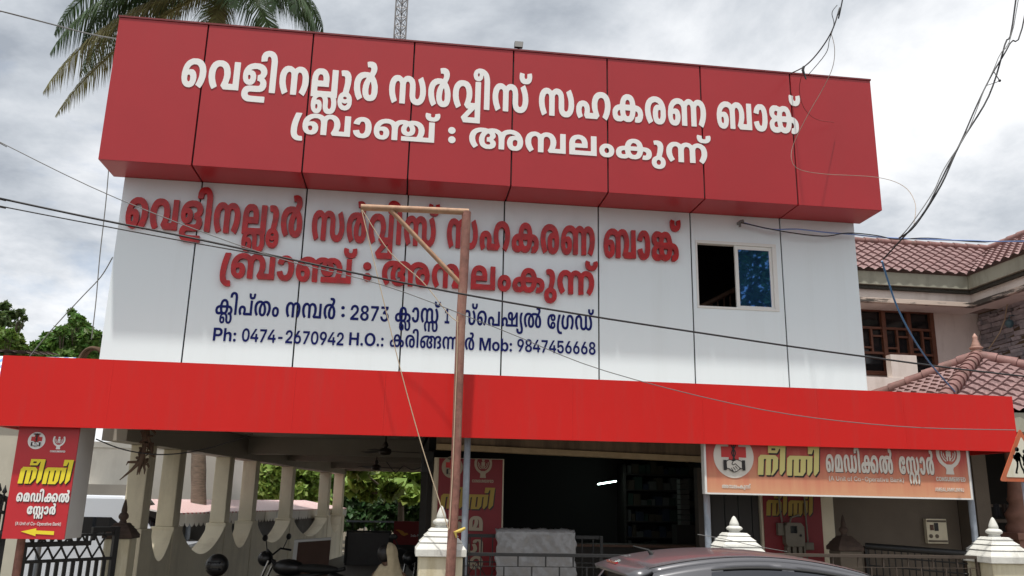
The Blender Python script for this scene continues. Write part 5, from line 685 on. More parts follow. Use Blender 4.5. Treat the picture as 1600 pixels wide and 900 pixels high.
m.box(WL+0.01, wx0, y, y+0.2, 2.7, ZT-0.2).box(wx1, WR-0.01, y, y+0.2, 2.7, ZT-0.2).box(wx0, wx1, y, y+0.2, 2.7, wz0).box(wx0, wx1, y, y+0.2, wz1, ZT-0.2)
m.build('front_wall', M_gap, bank)
MB().box(WL, WL+0.2, D0+0.24, 21, 2.78, ZT-0.3).box(WR-0.2, WR, D0+0.24, 21, 2.78, ZT-0.3).box(WL+0.2, WR-0.2, 20.8, 21, 2.78, ZT-0.3).build('side_wall', M_cream, bank)
MB().box(WL-0.02, WR+0.02, D0+0.24, 21.2, ZT-0.3, ZT-0.12).build('roof_slab', M_ceil, bank)
# window : aluminium frame, one fixed glazed sash on the right, left half slid open onto the dark room
win = MB(); f = 0.05; yw = D0-0.012
win.box(wx0, wx1, yw, D0+0.09, wz1-f, wz1).box(wx0, wx1, yw, D0+0.09, wz0, wz0+f*0.7).box(wx0, wx0+0.028, yw, D0+0.09, wz0+f*0.7, wz1-f).box(wx1-f*1.4, wx1, yw, D0+0.09, wz0+f*0.7, wz1-f)
wf = win.build('window', M_alu, bank, 0.004, 'sliding window with its left half open and dark blue glass on the right')
xm = (wx0+wx1)/2 - 0.02
MB().box(xm, xm+0.055, D0+0.01, D0+0.05, wz0+0.036, wz1-0.051).box(wx1-0.115, wx1-0.071, D0+0.01, D0+0.05, wz0+0.036, wz1-0.051).box(xm+0.055, wx1-0.115, D0+0.01, D0+0.05, wz1-0.11, wz1-0.051).box(xm+0.055, wx1-0.115, D0+0.01, D0+0.05, wz0+0.036, wz0+0.07).build('sash', M_alu, wf, 0.003)
MB().box(xm+0.053, wx1-0.113, D0+0.026, D0+0.034, wz0+0.068, wz1-0.108).build('pane', mat('blue_mirror_glass', (0.05, 0.16, 0.42), 0.02, 0.85), wf)
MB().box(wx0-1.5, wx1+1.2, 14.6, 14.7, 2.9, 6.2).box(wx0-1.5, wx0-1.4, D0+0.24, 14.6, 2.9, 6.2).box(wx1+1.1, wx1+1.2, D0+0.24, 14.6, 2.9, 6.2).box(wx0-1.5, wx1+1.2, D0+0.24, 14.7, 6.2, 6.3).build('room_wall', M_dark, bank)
m = MB(); a, b = at(1092, 481, 13.4), at(1150, 452, 13.4); M_wood = mat('brown_timber', (0.16, 0.085, 0.055), 0.6, var=0.3, vscale=8)
m.tube([a, b+(b-a)*0.5], 0.045)
for i in range(9): p = a+(b-a)*(i/6); m.tube([p, (p.x, p.y, p.z-0.9)], 0.016, 6)
m.build('stair_rail', M_wood, bank)
# canopy : red fascia on a slab, roughly measured end heights
cTL, cTR, cBL, cBR = at(5, 555, D2), at(1581, 619.5, D2), at(0, 665, D2), at(1572, 705.5, D2)
xl, xr = cTL.x, 8.30
def cz(x, top): t = (x-xl)/(xr-xl); return (cTL.z+(cTR.z-cTL.z)*t) if top else (cBL.z+(cBR.z-cBL.z)*t)
cs = [xl] + [at(px, 640, D2).x for px in (168, 458, 600, 895, 1098, 1278, 1412)] + [xr]
for a, b in zip(cs, cs[1:]):
    a2, b2 = a+(0.0005 if a > xl else 0), b-(0.0005 if b < xr else 0)
    m = MB().hexa([(a2, D2, cz(a, 0)), (b2, D2, cz(b, 0)), (b2, D2+0.05, cz(b, 0)), (a2, D2+0.05, cz(a, 0)), (a2, D2, cz(a, 1)), (b2, D2, cz(b, 1)), (b2, D2+0.05, cz(b, 1)), (a2, D2+0.05, cz(a, 1))])
    m.build('canopy_fascia', M_red, bank)
MB().box(xl, xl+0.05, D2+0.052, 12.1, cBL.z, cTL.z).box(xr-0.05, xr, D2+0.052, 11.6, cBR.z, cTR.z).build('canopy_end', M_red, bank)
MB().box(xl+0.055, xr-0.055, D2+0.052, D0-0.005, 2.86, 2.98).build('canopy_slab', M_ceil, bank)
MB().box(WR+0.003, xr-0.055, D0-0.004, 13.1, 2.861, 2.979).box(xl+0.055, WL-0.003, D0-0.004, 13.1, 2.861, 2.979).build('canopy_slab', M_ceil, bank)  # unseen slab extensions; the right one is added to block leaking sun
m = MB()
for px in (170, 470, 700, 900, 1090, 1290, 1500):
    x = at(px, 690, D2).x; m.box(x-0.03, x+0.03, D2+0.055, D0, 2.74, 2.855)
m.build('canopy_joist', M_pipe, bank)
for px, y0 in ((727, 690), (1105, 700), (1519, 712)):   # grey pipes carrying the canopy
    q = at(px, 800, 10.95); m = MB().tube([(q.x, q.y, G0), (q.x, q.y, 2.85)], 0.042, 12); m.box(q.x-0.09, q.x+0.09, q.y-0.09, q.y+0.09, 2.84, 2.858)
    m.build('support_pipe', M_pipe, bank)
# ---- open hall on the left, a little askew to the front
hd = ray(817, 792); H = Vector((hd.x, hd.y)).normalized(); Nn = Vector((H.y, -H.x))
ZBM = 2.40
o3 = atz(300, 705, ZBM); O = Vector((o3.x, o3.y)) - H*o3.to_2d().dot(H) + Vector((0, 0))
O = Vector((o3.x, o3.y))
def hall(px):   # distance along the column line seen at this pixel column
    d = ray(px, 800); A = np.array([[d.x, -H.x], [d.y, -H.y]]); s_ = np.linalg.solve(A, np.array([O.x, O.y])); return s_[1]
LEDGE = 1.12
cols = [(194, 222, 0), (247, 272, 1), (324, 352, 1), (368, 394, 1), (430, 453, 1), (491, 511, 1), (518, 533, 1)]
hx = (H.x, H.y); hn = (Nn.x, Nn.y); Oo = (O.x, O.y)
S0 = hall(222); ss = [hall(c[1]) for c in cols]
SE = ss[-1]+0.3
for i, s_ in enumerate(ss):
    wdt = 0.30
    m = MB().ob(Oo, hx, hn, s_, s_+0.28, -wdt, 0.0, LEDGE, ZBM)
    m.build('column', M_cream, bank, 0.012)
    MB().ob(Oo, hx, hn, s_-0.05, s_+0.34, -wdt-0.05, 0.05, G0, LEDGE-0.001).build('pedestal', M_cream, bank, 0.012)
for i in range(len(ss)-1):   # scalloped parapet dipping between pedestals
    a, b = ss[i]+0.342, ss[i+1]-0.052
    if b-a < 0.3: continue
    n = 20; top = [(a+(b-a)*k/n, LEDGE-0.06-0.46*math.sin(math.pi*k/n)**0.8) for k in range(n+1)]
    poly = [(a, G0)] + [(b, G0)] + top[::-1]
    mm = MB()
    for k in range(n):
        (u0, z0), (u1, z1) = top[k], top[k+1]
        P = lambda u, v, z: Vector((Oo[0]+hx[0]*u+hn[0]*v, Oo[1]+hx[1]*u+hn[1]*v, z))
        mm.hexa([P(u0, -0.32, G0), P(u1, -0.32, G0), P(u1, 0.035, G0), P(u0, 0.035, G0), P(u0, -0.32, z0), P(u1, -0.32, z1), P(u1, 0.035, z1), P(u0, 0.035, z0)])
    mm.build('scalloped_wall', M_cream, bank)
HW = 6.6
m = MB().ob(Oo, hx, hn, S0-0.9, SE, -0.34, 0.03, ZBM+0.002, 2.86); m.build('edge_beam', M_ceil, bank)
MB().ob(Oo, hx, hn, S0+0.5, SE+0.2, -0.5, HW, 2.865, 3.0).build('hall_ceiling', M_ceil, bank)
for s_ in (hall(368)+0.3, hall(430)+0.6, ss[5], ss[6]+0.02): MB().ob(Oo, hx, hn, s_, s_+0.26, 0.032, HW, 2.52, 2.862).build('cross_beam', M_ceil, bank)
hf = MB().ob(Oo, hx, hn, S0-0.6, SE+0.5, 0.06, HW, G0+0.061, G0+0.066); structure('hall_darkening_floor', hf, mat('darkened_concrete', (0.055, 0.048, 0.04), 0.6, var=0.4, vscale=2))  # dark floor sheet added to cut light bouncing up inside the hall
# ---- medicine shop room
bx0, bx1 = at(682, 702, 12.6), at(1092, 722, 12.6)
zb = 2.33
def qz(px, py, Y): return at(px, py, Y).z
m = MB().hexa([(bx0.x, 12.6, bx0.z+0.085), (bx1.x+0.2, 12.6, bx1.z+0.085), (bx1.x+0.2, 12.78, bx1.z+0.085), (bx0.x, 12.78, bx0.z+0.085), (bx0.x, 12.6, 2.86), (bx1.x+0.2, 12.6, 2.86), (bx1.x+0.2, 12.78, 2.86), (bx0.x, 12.78, 2.86)])
m.build('shop_beam', M_grime, bank)
m = MB().hexa([(bx0.x, 12.57, bx0.z), (bx1.x+0.2, 12.57, bx1.z), (bx1.x+0.2, 12.79, bx1.z), (bx0.x, 12.79, bx0.z), (bx0.x, 12.57, bx0.z+0.08), (bx1.x+0.2, 12.57, bx1.z+0.08), (bx1.x+0.2, 12.79, bx1.z+0.08), (bx0.x, 12.79, bx0.z+0.08)])
m.build('beam_trim', mat('cream_trim', (0.52, 0.40, 0.25), 0.8, var=0.2, vscale=6), bank)
px1 = at(786, 800, 12.6).x
MB().box(bx0.x-0.02, px1, 12.6, 13.0, G0, 2.25).build('pier', M_cream, bank)
px2, px3 = at(1190, 820, 12.6).x, at(1304, 820, 12.6).x
MB().box(px2, px3, 12.6, 12.9, G0, 2.86).build('pier', M_cream, bank)
sx1 = px2+0.4
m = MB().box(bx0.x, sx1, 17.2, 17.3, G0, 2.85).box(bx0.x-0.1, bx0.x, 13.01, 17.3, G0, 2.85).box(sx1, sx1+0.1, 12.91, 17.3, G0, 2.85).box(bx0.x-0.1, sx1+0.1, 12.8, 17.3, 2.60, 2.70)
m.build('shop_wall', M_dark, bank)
c0, c1 = at(1092, 800, 12.6).x, at(1106, 800, 12.6).x
MB().box(c0, c1+0.06, 12.62, 12.78, G0, 2.2).build('door_jamb', mat('dark_timber', (0.05, 0.04, 0.032), 0.7), bank)
M_shut = mat('dark_shutter', (0.035, 0.033, 0.032), 0.6)
m = MB(); x = c1+0.08
while x < px2-0.02: m.box(x, min(x+0.20, px2-0.01), 12.66, 12.70, G0, 2.7); x += 0.215
m.build('folding_shutter', M_shut, bank)
# shade wall and end column right of the shop
ex0, ex1 = at(1306, 820, 12.6).x, at(1512, 820, 12.6).x
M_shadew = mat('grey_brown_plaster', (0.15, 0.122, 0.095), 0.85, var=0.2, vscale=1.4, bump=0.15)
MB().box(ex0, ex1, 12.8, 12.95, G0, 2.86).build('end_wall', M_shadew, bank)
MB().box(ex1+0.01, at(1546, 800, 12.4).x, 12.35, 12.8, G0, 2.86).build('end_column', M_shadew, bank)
# ---- lettering on the sign box (flat white, thin dark outline behind) and on the white wall (raised red, flat blue)
fbox = lambda u, v, d: Vector((u, D1-d, v))
fwall = lambda u, v, d: Vector((u, D0-d, v))
def row(items, fn, D, zs, m, **k):
    for key, (xa, ya), (xb, yb), (bx, by) in items:
        x0, x1, zb_ = at(xa, ya, D).x, at(xb, yb, D).x, at(bx, by, D).z
        write(key, m, bank, fn, (x1-x0)/width(key), zs, x0, zb_, **k)
L1 = [('velinalloor', (284, 118), (590, 142), (300, 136)), ('service', (608, 140), (831, 150), (618, 161)), ('sahakarana', (842, 165), (1103, 180), (856, 180.5)), ('bank', (1120, 185), (1252, 190), (1140, 201))]
zs = (at(300, 90, D1).z - at(300, 136, D1).z)/590
row(L1, fbox, D1, zs, M_wht, depth=0.006)
L2 = [('branch', (454.7, 200), (687, 205), (525, 212.5)), ('ambalam', (733, 220), (1111, 240), (760, 232))]
zs2 = (at(519, 180, D1).z - at(519, 212.5, D1).z)/580
row(L2, fbox, D1, zs2, M_wht, depth=0.006)
for cx, cy in ((706, 204), (706, 218.5)):
    q = at(cx, cy, D1); poly_sheet(circle(q.x, q.z, 0.055), M_wht, bank, fbox, 0.003, 'colon_dot')
R1 = [('velinalloor', (199.3, 330), (473, 350), (223, 357.5)), ('service', (488, 350), (686, 360), (496, 376)), ('sahakarana', (698, 365), (928.5, 385), (706, 388)), ('bank', (942.7, 385), (1063, 390), (955, 403))]
zr = (at(220, 309, D0).z - at(220, 357.5, D0).z)/590
row(R1, fwall, D0, zr, M_letter, depth=0.055, name='raised_lettering')
R2 = [('branch', (346.7, 410), (557, 420), (410, 437)), ('ambalam', (597, 425), (933, 440), (625, 447))]
zr2 = (at(405, 398, D0).z - at(405, 437, D0).z)/585
row(R2, fwall, D0, zr2, M_letter, depth=0.055, name='raised_lettering')
for cx, cy in ((574, 417), (574, 434)):
    q = at(cx, cy, D0); MB().lathe([(0.06, 0), (0.06, 0.05), (0.052, 0.058)], (q.x, D0-0.002, q.z), 20, ax=(Vector((1, 0, 0)), Vector((0, 0, 1)), Vector((0, -1, 0)))).build('colon_dot', M_letter, bank)
B1 = [('kliptam', (337, 480), (436, 485), (390, 493)), ('nambar', (446.4, 485), (524, 490), (453, 495.7)), ('klass', (617.4, 490), (688, 495), (648, 503.6)), ('special', (716, 500), (845.6, 505), (722, 507)), ('grade', (855, 505), (928, 505), (905, 515.5))]
zb1 = (at(450, 471.5, D0).z - at(450, 495.7, D0).z)/575
row(B1, fwall, D0, zb1, M_blue, depth=0.004, )
zb1d = (at(560, 477, D0).z - at(560, 500.5, D0).z)/727
row([('2873', (547.6, 490), (607.6, 490), (560, 500.5)), ('1', (695, 495), (702.4, 495), (699, 505.6))], fwall, D0, zb1d, M_blue, depth=0.004, )
for cx, cy in ((536, 481), (536, 493)):
    q = at(cx, cy, D0); poly_sheet(circle(q.x, q.z, 0.026), M_blue, bank, fwall, 0.003, 'colon_dot')
zb2 = (at(400, 514, D0).z - at(400, 534.5, D0).z)/727
row([('Ph:', (333, 525), (369, 525), (340, 532.6)), ('0474-2670942', (378, 525), (537, 530), (450, 536.5)), ('H.O.:', (545.6, 530), (599.6, 530), (570, 540.3)), ('Mob:', (749, 540), (800, 540), (765, 548)), ('9847456668', (808, 545), (930.5, 550), (870, 551.8))], fwall, D0, zb2, M_blue, depth=0.004, )
row([('karingannoor', (609, 535), (741, 540), (690, 545))], fwall, D0, (at(690, 525, D0).z - at(690, 545, D0).z)/575, M_blue, depth=0.004, )
# ------------------------------------------------------------------ shop signs
def emblem_cross(root, fn, cx, cy, r, wm=None, dim=False):
    wm = wm or M_wht
    poly_sheet(circle(cx, cy, r, r*1.02), wm, root, fn, 0.003, 'emblem')
    u = r/1400
    Mc = mat('cross_red', (0.50, 0.03, 0.03), 0.5)
    cr = [(-.25, -.62), (.25, -.62), (.25, -.05), (.62, -.05), (.62, .45), (.25, .45), (.25, .85), (-.25, .85), (-.25, .45), (-.62, .45), (-.62, -.05), (-.25, -.05)]
    poly_sheet([(cx+x*r, cy+y*r) for x, y in cr], Mc, root, fn, 0.007, 'emblem_cross')
    def put(key, m, s, dx, dy, d):
        for k_ in (0,):
            cs = GLY[key]; me = outline_mesh([[(p[0]*s+cx+dx, p[1]*s+cy+dy) for p in c] for c in cs], 0.003)
            for v in me.vertices: v.co = fn(v.co.x, v.co.y, v.co.z+0.0015+d)
            link('emblem_drawing', me, m, root)
    put('caduceus', M_blk, r/1350, 0, r*0.08, 0.0115)
    hs = [(-450, -650), (-250, -560), (-50, -640), (150, -560), (450, -650), (450, -1040), (330, -1040), (150, -1180), (0, -1240), (-150, -1180), (-330, -1040), (-450, -1040)]
    s = r/1150; dy = r*0.34
    poly_sheet([(cx+x*s, cy+dy+y*s) for x, y in hs], wm, root, fn, 0.015, 'emblem_hands')
    put('shake', M_blk, s, 0, dy, 0.0185)
    for x0_, x1_ in ((-620, -450), (450, 620)): poly_sheet([(cx+x*s, cy+dy+y*s) for x, y in ((x0_, -1150), (x1_, -1150), (x1_, -600), (x0_, -600))], M_blk, root, fn, 0.0185, 'emblem_cuff')
def emblem_hands(root, fn, cx, cy, r, m, text=True):
    s = r/1000
    cs = GLY['hands']; me = outline_mesh([[(p[0]*s+cx, p[1]*s+cy) for p in c] for c in cs], 0.003)
    for v in me.vertices: v.co = fn(v.co.x, v.co.y, v.co.z+0.0045)
    link('emblem', me, m, root)
    if text: write('CONSUMERFED', m, root, fn, 2.3*r/width('CONSUMERFED'), 0.30*r/727, cx-1.15*r, cy-2.0*r, 0.003)
def neethi(root, fn, x0, x1, z0, zh, m_face=None, shear=0.0):
    sx = (x1-x0)/width('neethi'); sz = zh/1480
    dx = (x1-x0)*0.018
    write('neethi', M_blk, root, fn, sx, sz, x0+dx, z0-dx*1.3, 0.003, name='letter_shadow')
    me = write('neethi', m_face or M_yel, root, fn, sx, sz, x0, z0, 0.004)
    for v in me.data.vertices: v.co.y -= 0.004
def outlined(key, root, fn, x0, x1, z0, sz, m=None):
    write(key, M_blk, root, fn, (x1-x0)/width(key), sz, x0+0.006, z0-0.008, 0.002, name='letter_shadow')
    o = write(key, m or M_wht, root, fn, (x1-x0)/width(key), sz, x0, z0, 0.003)
    for v in o.data.vertices: v.co.y -= 0.003
# ---- hanging board under the canopy, right
YB = D2+0.115
M_board = mat('sun_faded_print', (0.66, 0.32, 0.20), 0.5)
t = M_board.node_tree; b = t.nodes['Principled BSDF']; tcn = N(t, 'ShaderNodeTexCoord'); sp_ = N(t, 'ShaderNodeSeparateXYZ'); t.links.new(tcn.outputs['Object'], sp_.inputs[0])
nz = N(t, 'ShaderNodeTexNoise'); nz.inputs['Scale'].default_value = 2.2; nz.inputs['Detail'].default_value = 8; mpn = N(t, 'ShaderNodeMapping'); mpn.inputs['Scale'].default_value = (5, 1, 0.35); t.links.new(tcn.outputs['Object'], mpn.inputs[0]); t.links.new(mpn.outputs[0], nz.inputs['Vector'])
fade = mth('ADD', mth('SUBTRACT', sp_.outputs[2], 1.85, t), mth('MULTIPLY', mth('SUBTRACT', nz.outputs[0], 0.5, t), 0.45, t), t)
t.links.new(ramp(fade, [(0.0, (0.62, 0.30, 0.17)), (0.24, (0.56, 0.20, 0.12)), (0.52, (0.42, 0.055, 0.045))], t), b.inputs['Base Color'])   # print bleached from the lower edge up
bTL, bBL, bBR = at(1101, 700, YB), at(1107, 770, YB), at(1517, 777, YB)
bxL, bxR = (bTL.x+bBL.x)/2, bBR.x
board = thing('shop_signboard', 'long faded red and orange pharmacy board hanging under the right end of the red canopy', 'signboard', ((bxL+bxR)/2, YB, 1.8))
BZ0 = (at(1107, 771, YB).z+at(1517, 777, YB).z)/2; BZ1 = 2.62
MB().box(bxL, bxR, YB, YB+0.10, BZ0, BZ1).build('panel', M_board, board)
MB().box(bxL-0.03, bxL-0.002, YB-0.006, YB+0.106, BZ0-0.02, BZ1).box(bxR+0.002, bxR+0.03, YB-0.006, YB+0.106, BZ0-0.02, BZ1).box(bxL-0.002, bxR+0.002, YB-0.006, YB+0.106, BZ0-0.022, BZ0-0.002).build('frame', M_alu, board, 0.002)
MB().tube([(bxL+0.3, YB+0.05, BZ1-0.02), (bxL+0.3, YB+0.05, 2.86)], 0.012).tube([(bxR-0.3, YB+0.05, BZ1-0.02), (bxR-0.3, YB+0.05, 2.86)], 0.012).build('hanger', M_pipe, board)
fb = lambda u, v, d: Vector((u, YB-d, v))
M_fadew = mat('faded_white_print', (0.62, 0.58, 0.52), 0.5); M_fady = mat('faded_yellow_print', (0.62, 0.55, 0.20), 0.5)
P = lambda px, py: at(px, py, YB)
c = P(1146, 712); r = (P(1178, 712).x-P(1115.5, 712).x)/2; emblem_cross(board, fb, c.x, P(1146, 747).z+r*1.02, r, M_fadew)
neethi(board, fb, P(1183, 730).x, P(1282, 735).x, (P(1186, 741).z+P(1278, 745).z)/2, P(1186, 709).z-P(1186, 741).z+0.12, M_fady)
zx = (P(1300, 711).z-P(1300, 738).z)
outlined('medical', board, fb, P(1290, 725).x, P(1395, 730).x, P(1340, 738.5).z, zx/560, M_fadew)
outlined('store', board, fb, P(1404, 725).x, P(1459, 730).x, P(1430, 741).z, zx/560, M_fadew)
write('unit', M_fadew, board, fb, (P(1412, 750).x-P(1295, 747).x)/width('unit'), (P(1300, 744).z-P(1300, 751).z)/727, P(1295, 747).x, P(1350, 752).z, 0.003)
c = P(1482, 716); r = (P(1502.5, 716).x-P(1462, 716).x)/2*0.98; emblem_hands(board, fb, c.x, P(1482, 741).z+r*1.5, r, M_fadew)
write('ambalam', M_fadew, board, fb, (P(1173, 760).x-P(1128, 758).x)/width('ambalam'), 0.052/700, P(1128, 760).x, P(1150, 763).z, 0.003)
write('AMBALAMKUNNU', M_fadew, board, fb, (P(1506, 766).x-P(1461, 766).x)/width('AMBALAMKUNNU'), 0.05/727, P(1461, 766).x, P(1480, 768).z, 0.003)
# ---- box sign on its rusty post, left
YP = 10.80
M_signred = mat('red_sign_print', (0.50, 0.022, 0.03), 0.35, var=0.08, vscale=2)
M_signside = mat('white_flex_side', (0.56, 0.55, 0.54), 0.55, var=0.08, vscale=1.5)
pxl, pxr = at(17, 750, YP).x, at(113.5, 750, YP).x; pz0 = (at(12, 840, YP).z+at(105, 845, YP).z)/2; pz1 = 2.55
pyl = thing('box_sign', 'red and white box sign with a yellow arrow under the left end of the canopy', 'sign', ((pxl+pxr)/2, YP, G0))
MB().box(pxl, pxr, YP, YP+0.02, pz0, pz1).build('face', M_signred, pyl)
MB().box(pxl+0.001, pxr-0.001, YP+0.021, YP+0.55, pz0+0.002, pz1).build('casing', M_signside, pyl, 0.006)
MB().tube([(pxl+0.10, YP+0.3, G0), (pxl+0.10, YP+0.3, pz0+0.01)], 0.045, 12).build('post', M_rust, pyl)
fp = lambda u, v, d: Vector((u, YP-d, v))
Q = lambda px, py: at(px, py, YP)
k = 150/711
q = lambda x, y: Q(10+x*k, 660+y*k)
c = q(225, 135); emblem_cross(pyl, fp, c.x, c.z, (q(290, 135).x-q(160, 135).x)/2)
c = q(392, 135); r = (q(440, 135).x-q(342, 135).x)/2; emblem_hands(pyl, fp, c.x, c.z+r*0.15, r, M_wht)
neethi(pyl, fp, q(85, 450).x, q(478, 450).x, q(250, 455).z, q(250, 272).z-q(250, 455).z)
outlined('medical', pyl, fp, q(72, 580).x, q(465, 580).x, q(250, 588).z, (q(250, 524).z-q(250, 588).z)/560)
outlined('store', pyl, fp, q(150, 680).x, q(362, 680).x, q(250, 680).z, (q(250, 622).z-q(250, 680).z)/560)
write('unit', M_wht, pyl, fp, (q(405, 750).x-q(68, 750).x)/width('unit'), (q(200, 735).z-q(200, 762).z)/800, q(68, 750).x, q(200, 762).z, 0.003)
ar = [(108, 808), (222, 784), (222, 800), (355, 806), (352, 834), (218, 826), (216, 842)]
poly_sheet([(q(*a).x, q(*a).z) for a in ar], M_yel, pyl, fp, 0.003, 'arrow')
# ---- tall red posters on the two piers
M_poster = mat('red_poster_print', (0.22, 0.009, 0.015), 0.5, var=0.15, vscale=3)
M_pw = mat('poster_cream', (0.36, 0.30, 0.22), 0.6); M_py = mat('poster_yellow', (0.36, 0.25, 0.045), 0.6)
YQ = 12.58
fq = lambda u, v, d: Vector((u, YQ-d, v)); U = lambda px, py: at(px, py, YQ)
pos = thing('red_poster', 'tall dark red pharmacy poster on the pier behind the rusty pole', 'poster', (U(735, 800).x, YQ, 0.5))
x0, x1 = U(683, 800).x, U(784, 800).x
MB().box(x0, x1, YQ, YQ+0.015, -0.1, 2.24).build('sheet', M_poster, pos)
k2 = 200/900
v_ = lambda x, y: U(670+x*k2, 700+y*k2)
c = v_(165, 135); emblem_cross(pos, fq, c.x, c.z, (v_(240, 135).x-v_(92, 135).x)/2, M_pw)
c = v_(383, 115); r = (v_(448, 115).x-v_(317, 115).x)/2; emblem_hands(pos, fq, c.x, c.z+r*0.1, r, M_pw)
neethi(pos, fq, v_(75, 425).x, v_(462, 425).x, v_(250, 428).z, v_(250, 275).z-v_(250, 428).z, M_py)
for key, y0, y1 in (('me', 580, 480), ('di', 735, 640), ('kka', 850, 760)):
    outlined(key, pos, fq, v_(170, y0).x, v_(378, y0).x, v_(250, y0).z, (v_(250, y1).z-v_(250, y0).z)/(560 if key != 'di' else 850), M_pw)
pos2 = thing('red_poster', 'dark red pharmacy poster behind the electricity meter, below the hanging board', 'poster', (U(1235, 800).x, YQ, 0.5))
x0, x1 = U(1194, 820).x, U(1285, 820).x
MB().box(x0, x1, YQ, YQ+0.015, -0.1, 2.24).build('sheet', M_poster, pos2)
neethi(pos2, fq, U(1194, 806).x+0.03, U(1272, 806).x, U(1235, 806).z, U(1235, 770).z-U(1235, 806).z, M_py)
for p_ in (pos, pos2): p_['group'] = 'red pharmacy posters on the piers'
# ---- meter, conduits and junction box on the second poster
M_meter = mat('dusty_grey_plastic', (0.19, 0.17, 0.135), 0.6, var=0.15, vscale=6)
YM = 12.45
e = lambda x, y: at(1180+x*140/1145, 770+y*140/1145, YM)
a, b = e(400, 690), e(620, 385)
mt = thing('electricity_meter', 'grey electricity meter with a dark window mounted on the second red poster', 'electric meter', ((a.x+b.x)/2, YQ, a.z))
poly = [(a.x+0.03, a.z), (b.x-0.03, a.z), (b.x, a.z+0.05), (b.x, b.z-0.05), (b.x-0.04, b.z), (a.x+0.04, b.z), (a.x, b.z-0.05), (a.x, a.z+0.05)]
MB().prism(poly, lambda u, v, d: Vector((u, d, v)), YM, YQ-0.002).build('housing', M_meter, mt, 0.006)
g0, g1 = e(455, 515), e(530, 425); MB().box(g0.x, g1.x, YM-0.008, YM+0.01, g0.z, g1.z).build('display', mat('dark_display', (0.01, 0.012, 0.012), 0.15), mt)
s0 = e(580, 545); MB().lathe([(0.018, 0), (0.018, 0.012)], (s0.x, YM-0.001, s0.z), 12, ax=(Vector((1, 0, 0)), Vector((0, 0, 1)), Vector((0, -1, 0)))).build('seal_screw', M_iron, mt)
m = MB()
for x in (0.02, 0.11, 0.2): m.box(a.x+x, a.x+x+0.055, YM+0.02, YQ-0.004, a.z-0.25, a.z-0.001)
m.build('cable_duct', M_meter, mt)
m = MB().box(a.x-0.09, a.x-0.004, YM+0.05, YQ-0.004, a.z+0.16, b.z-0.01).box(b.x+0.004, b.x+0.03, YM+0.05, YQ-0.004, a.z-0.1, b.z-0.05); m.build('back_plate', M_meter, mt)
MB().tube([(a.x+0.1, YM+0.06, b.z-0.01), (a.x+0.12, YM+0.05, b.z+0.07), (a.x+0.2, YM+0.05, b.z+0.10), (a.x+0.28, YQ-0.02, b.z+0.11)], 0.014).tube([(a.x-0.01, YM+0.08, b.z), (a.x-0.03, YM+0.09, b.z+0.2), (a.x-0.03, YM+0.09, 2.55)], 0.014).build('conduit', M_meter, mt)
a, b = e(675, 735), e(775, 640)
jb = thing('junction_box', 'small square grey junction box with a conduit, right of the meter', 'junction box', ((a.x+b.x)/2, YQ, a.z))
MB().box(a.x, b.x, YQ-0.07, YQ-0.002, a.z, b.z).build('housing', M_meter, jb, 0.006); MB().box(a.x+0.012, b.x-0.012, YQ-0.076, YQ-0.0705, a.z+0.012, b.z-0.012).build('lid', M_meter, jb, 0.003)
MB().tube([((a.x+b.x)/2-0.01, YQ-0.03, b.z-0.002), ((a.x+b.x)/2-0.04, YQ-0.03, 2.55)], 0.013).build('conduit', M_meter, jb)
z_ = lambda px, py: at(px, py, 12.74)
a, b = z_(1449, 849), z_(1477, 811)
pb = thing('switch_panel', 'small framed electric panel on the shaded wall under the right end of the board', 'electric panel', ((a.x+b.x)/2, 12.8, a.z))
MB().box(a.x, b.x, 12.72, 12.798, a.z, b.z).build('housing', M_cream, pb, 0.006)
for z_0 in (b.z-0.05, a.z+0.02): MB().box(a.x+0.012, b.x-0.012, 12.712, 12.7195, z_0, z_0+0.03).build('trim', M_shadew, pb)
MB().box(a.x+0.13, a.x+0.19, 12.705, 12.7195, a.z+0.19, a.z+0.31).build('switch', M_iron, pb); MB().box(a.x+0.06, a.x+0.11, 12.705, 12.7195, a.z+0.2, a.z+0.28).build('switch', M_wood, pb)
for dx in (0.06, 0.16): MB().lathe([(0.03, 0), (0.03, 0.008)], (a.x+dx, 12.7195, a.z+0.11), 14, ax=(Vector((1, 0, 0)), Vector((0, 0, 1)), Vector((0, -1, 0)))).build('socket', M_shadew, pb)
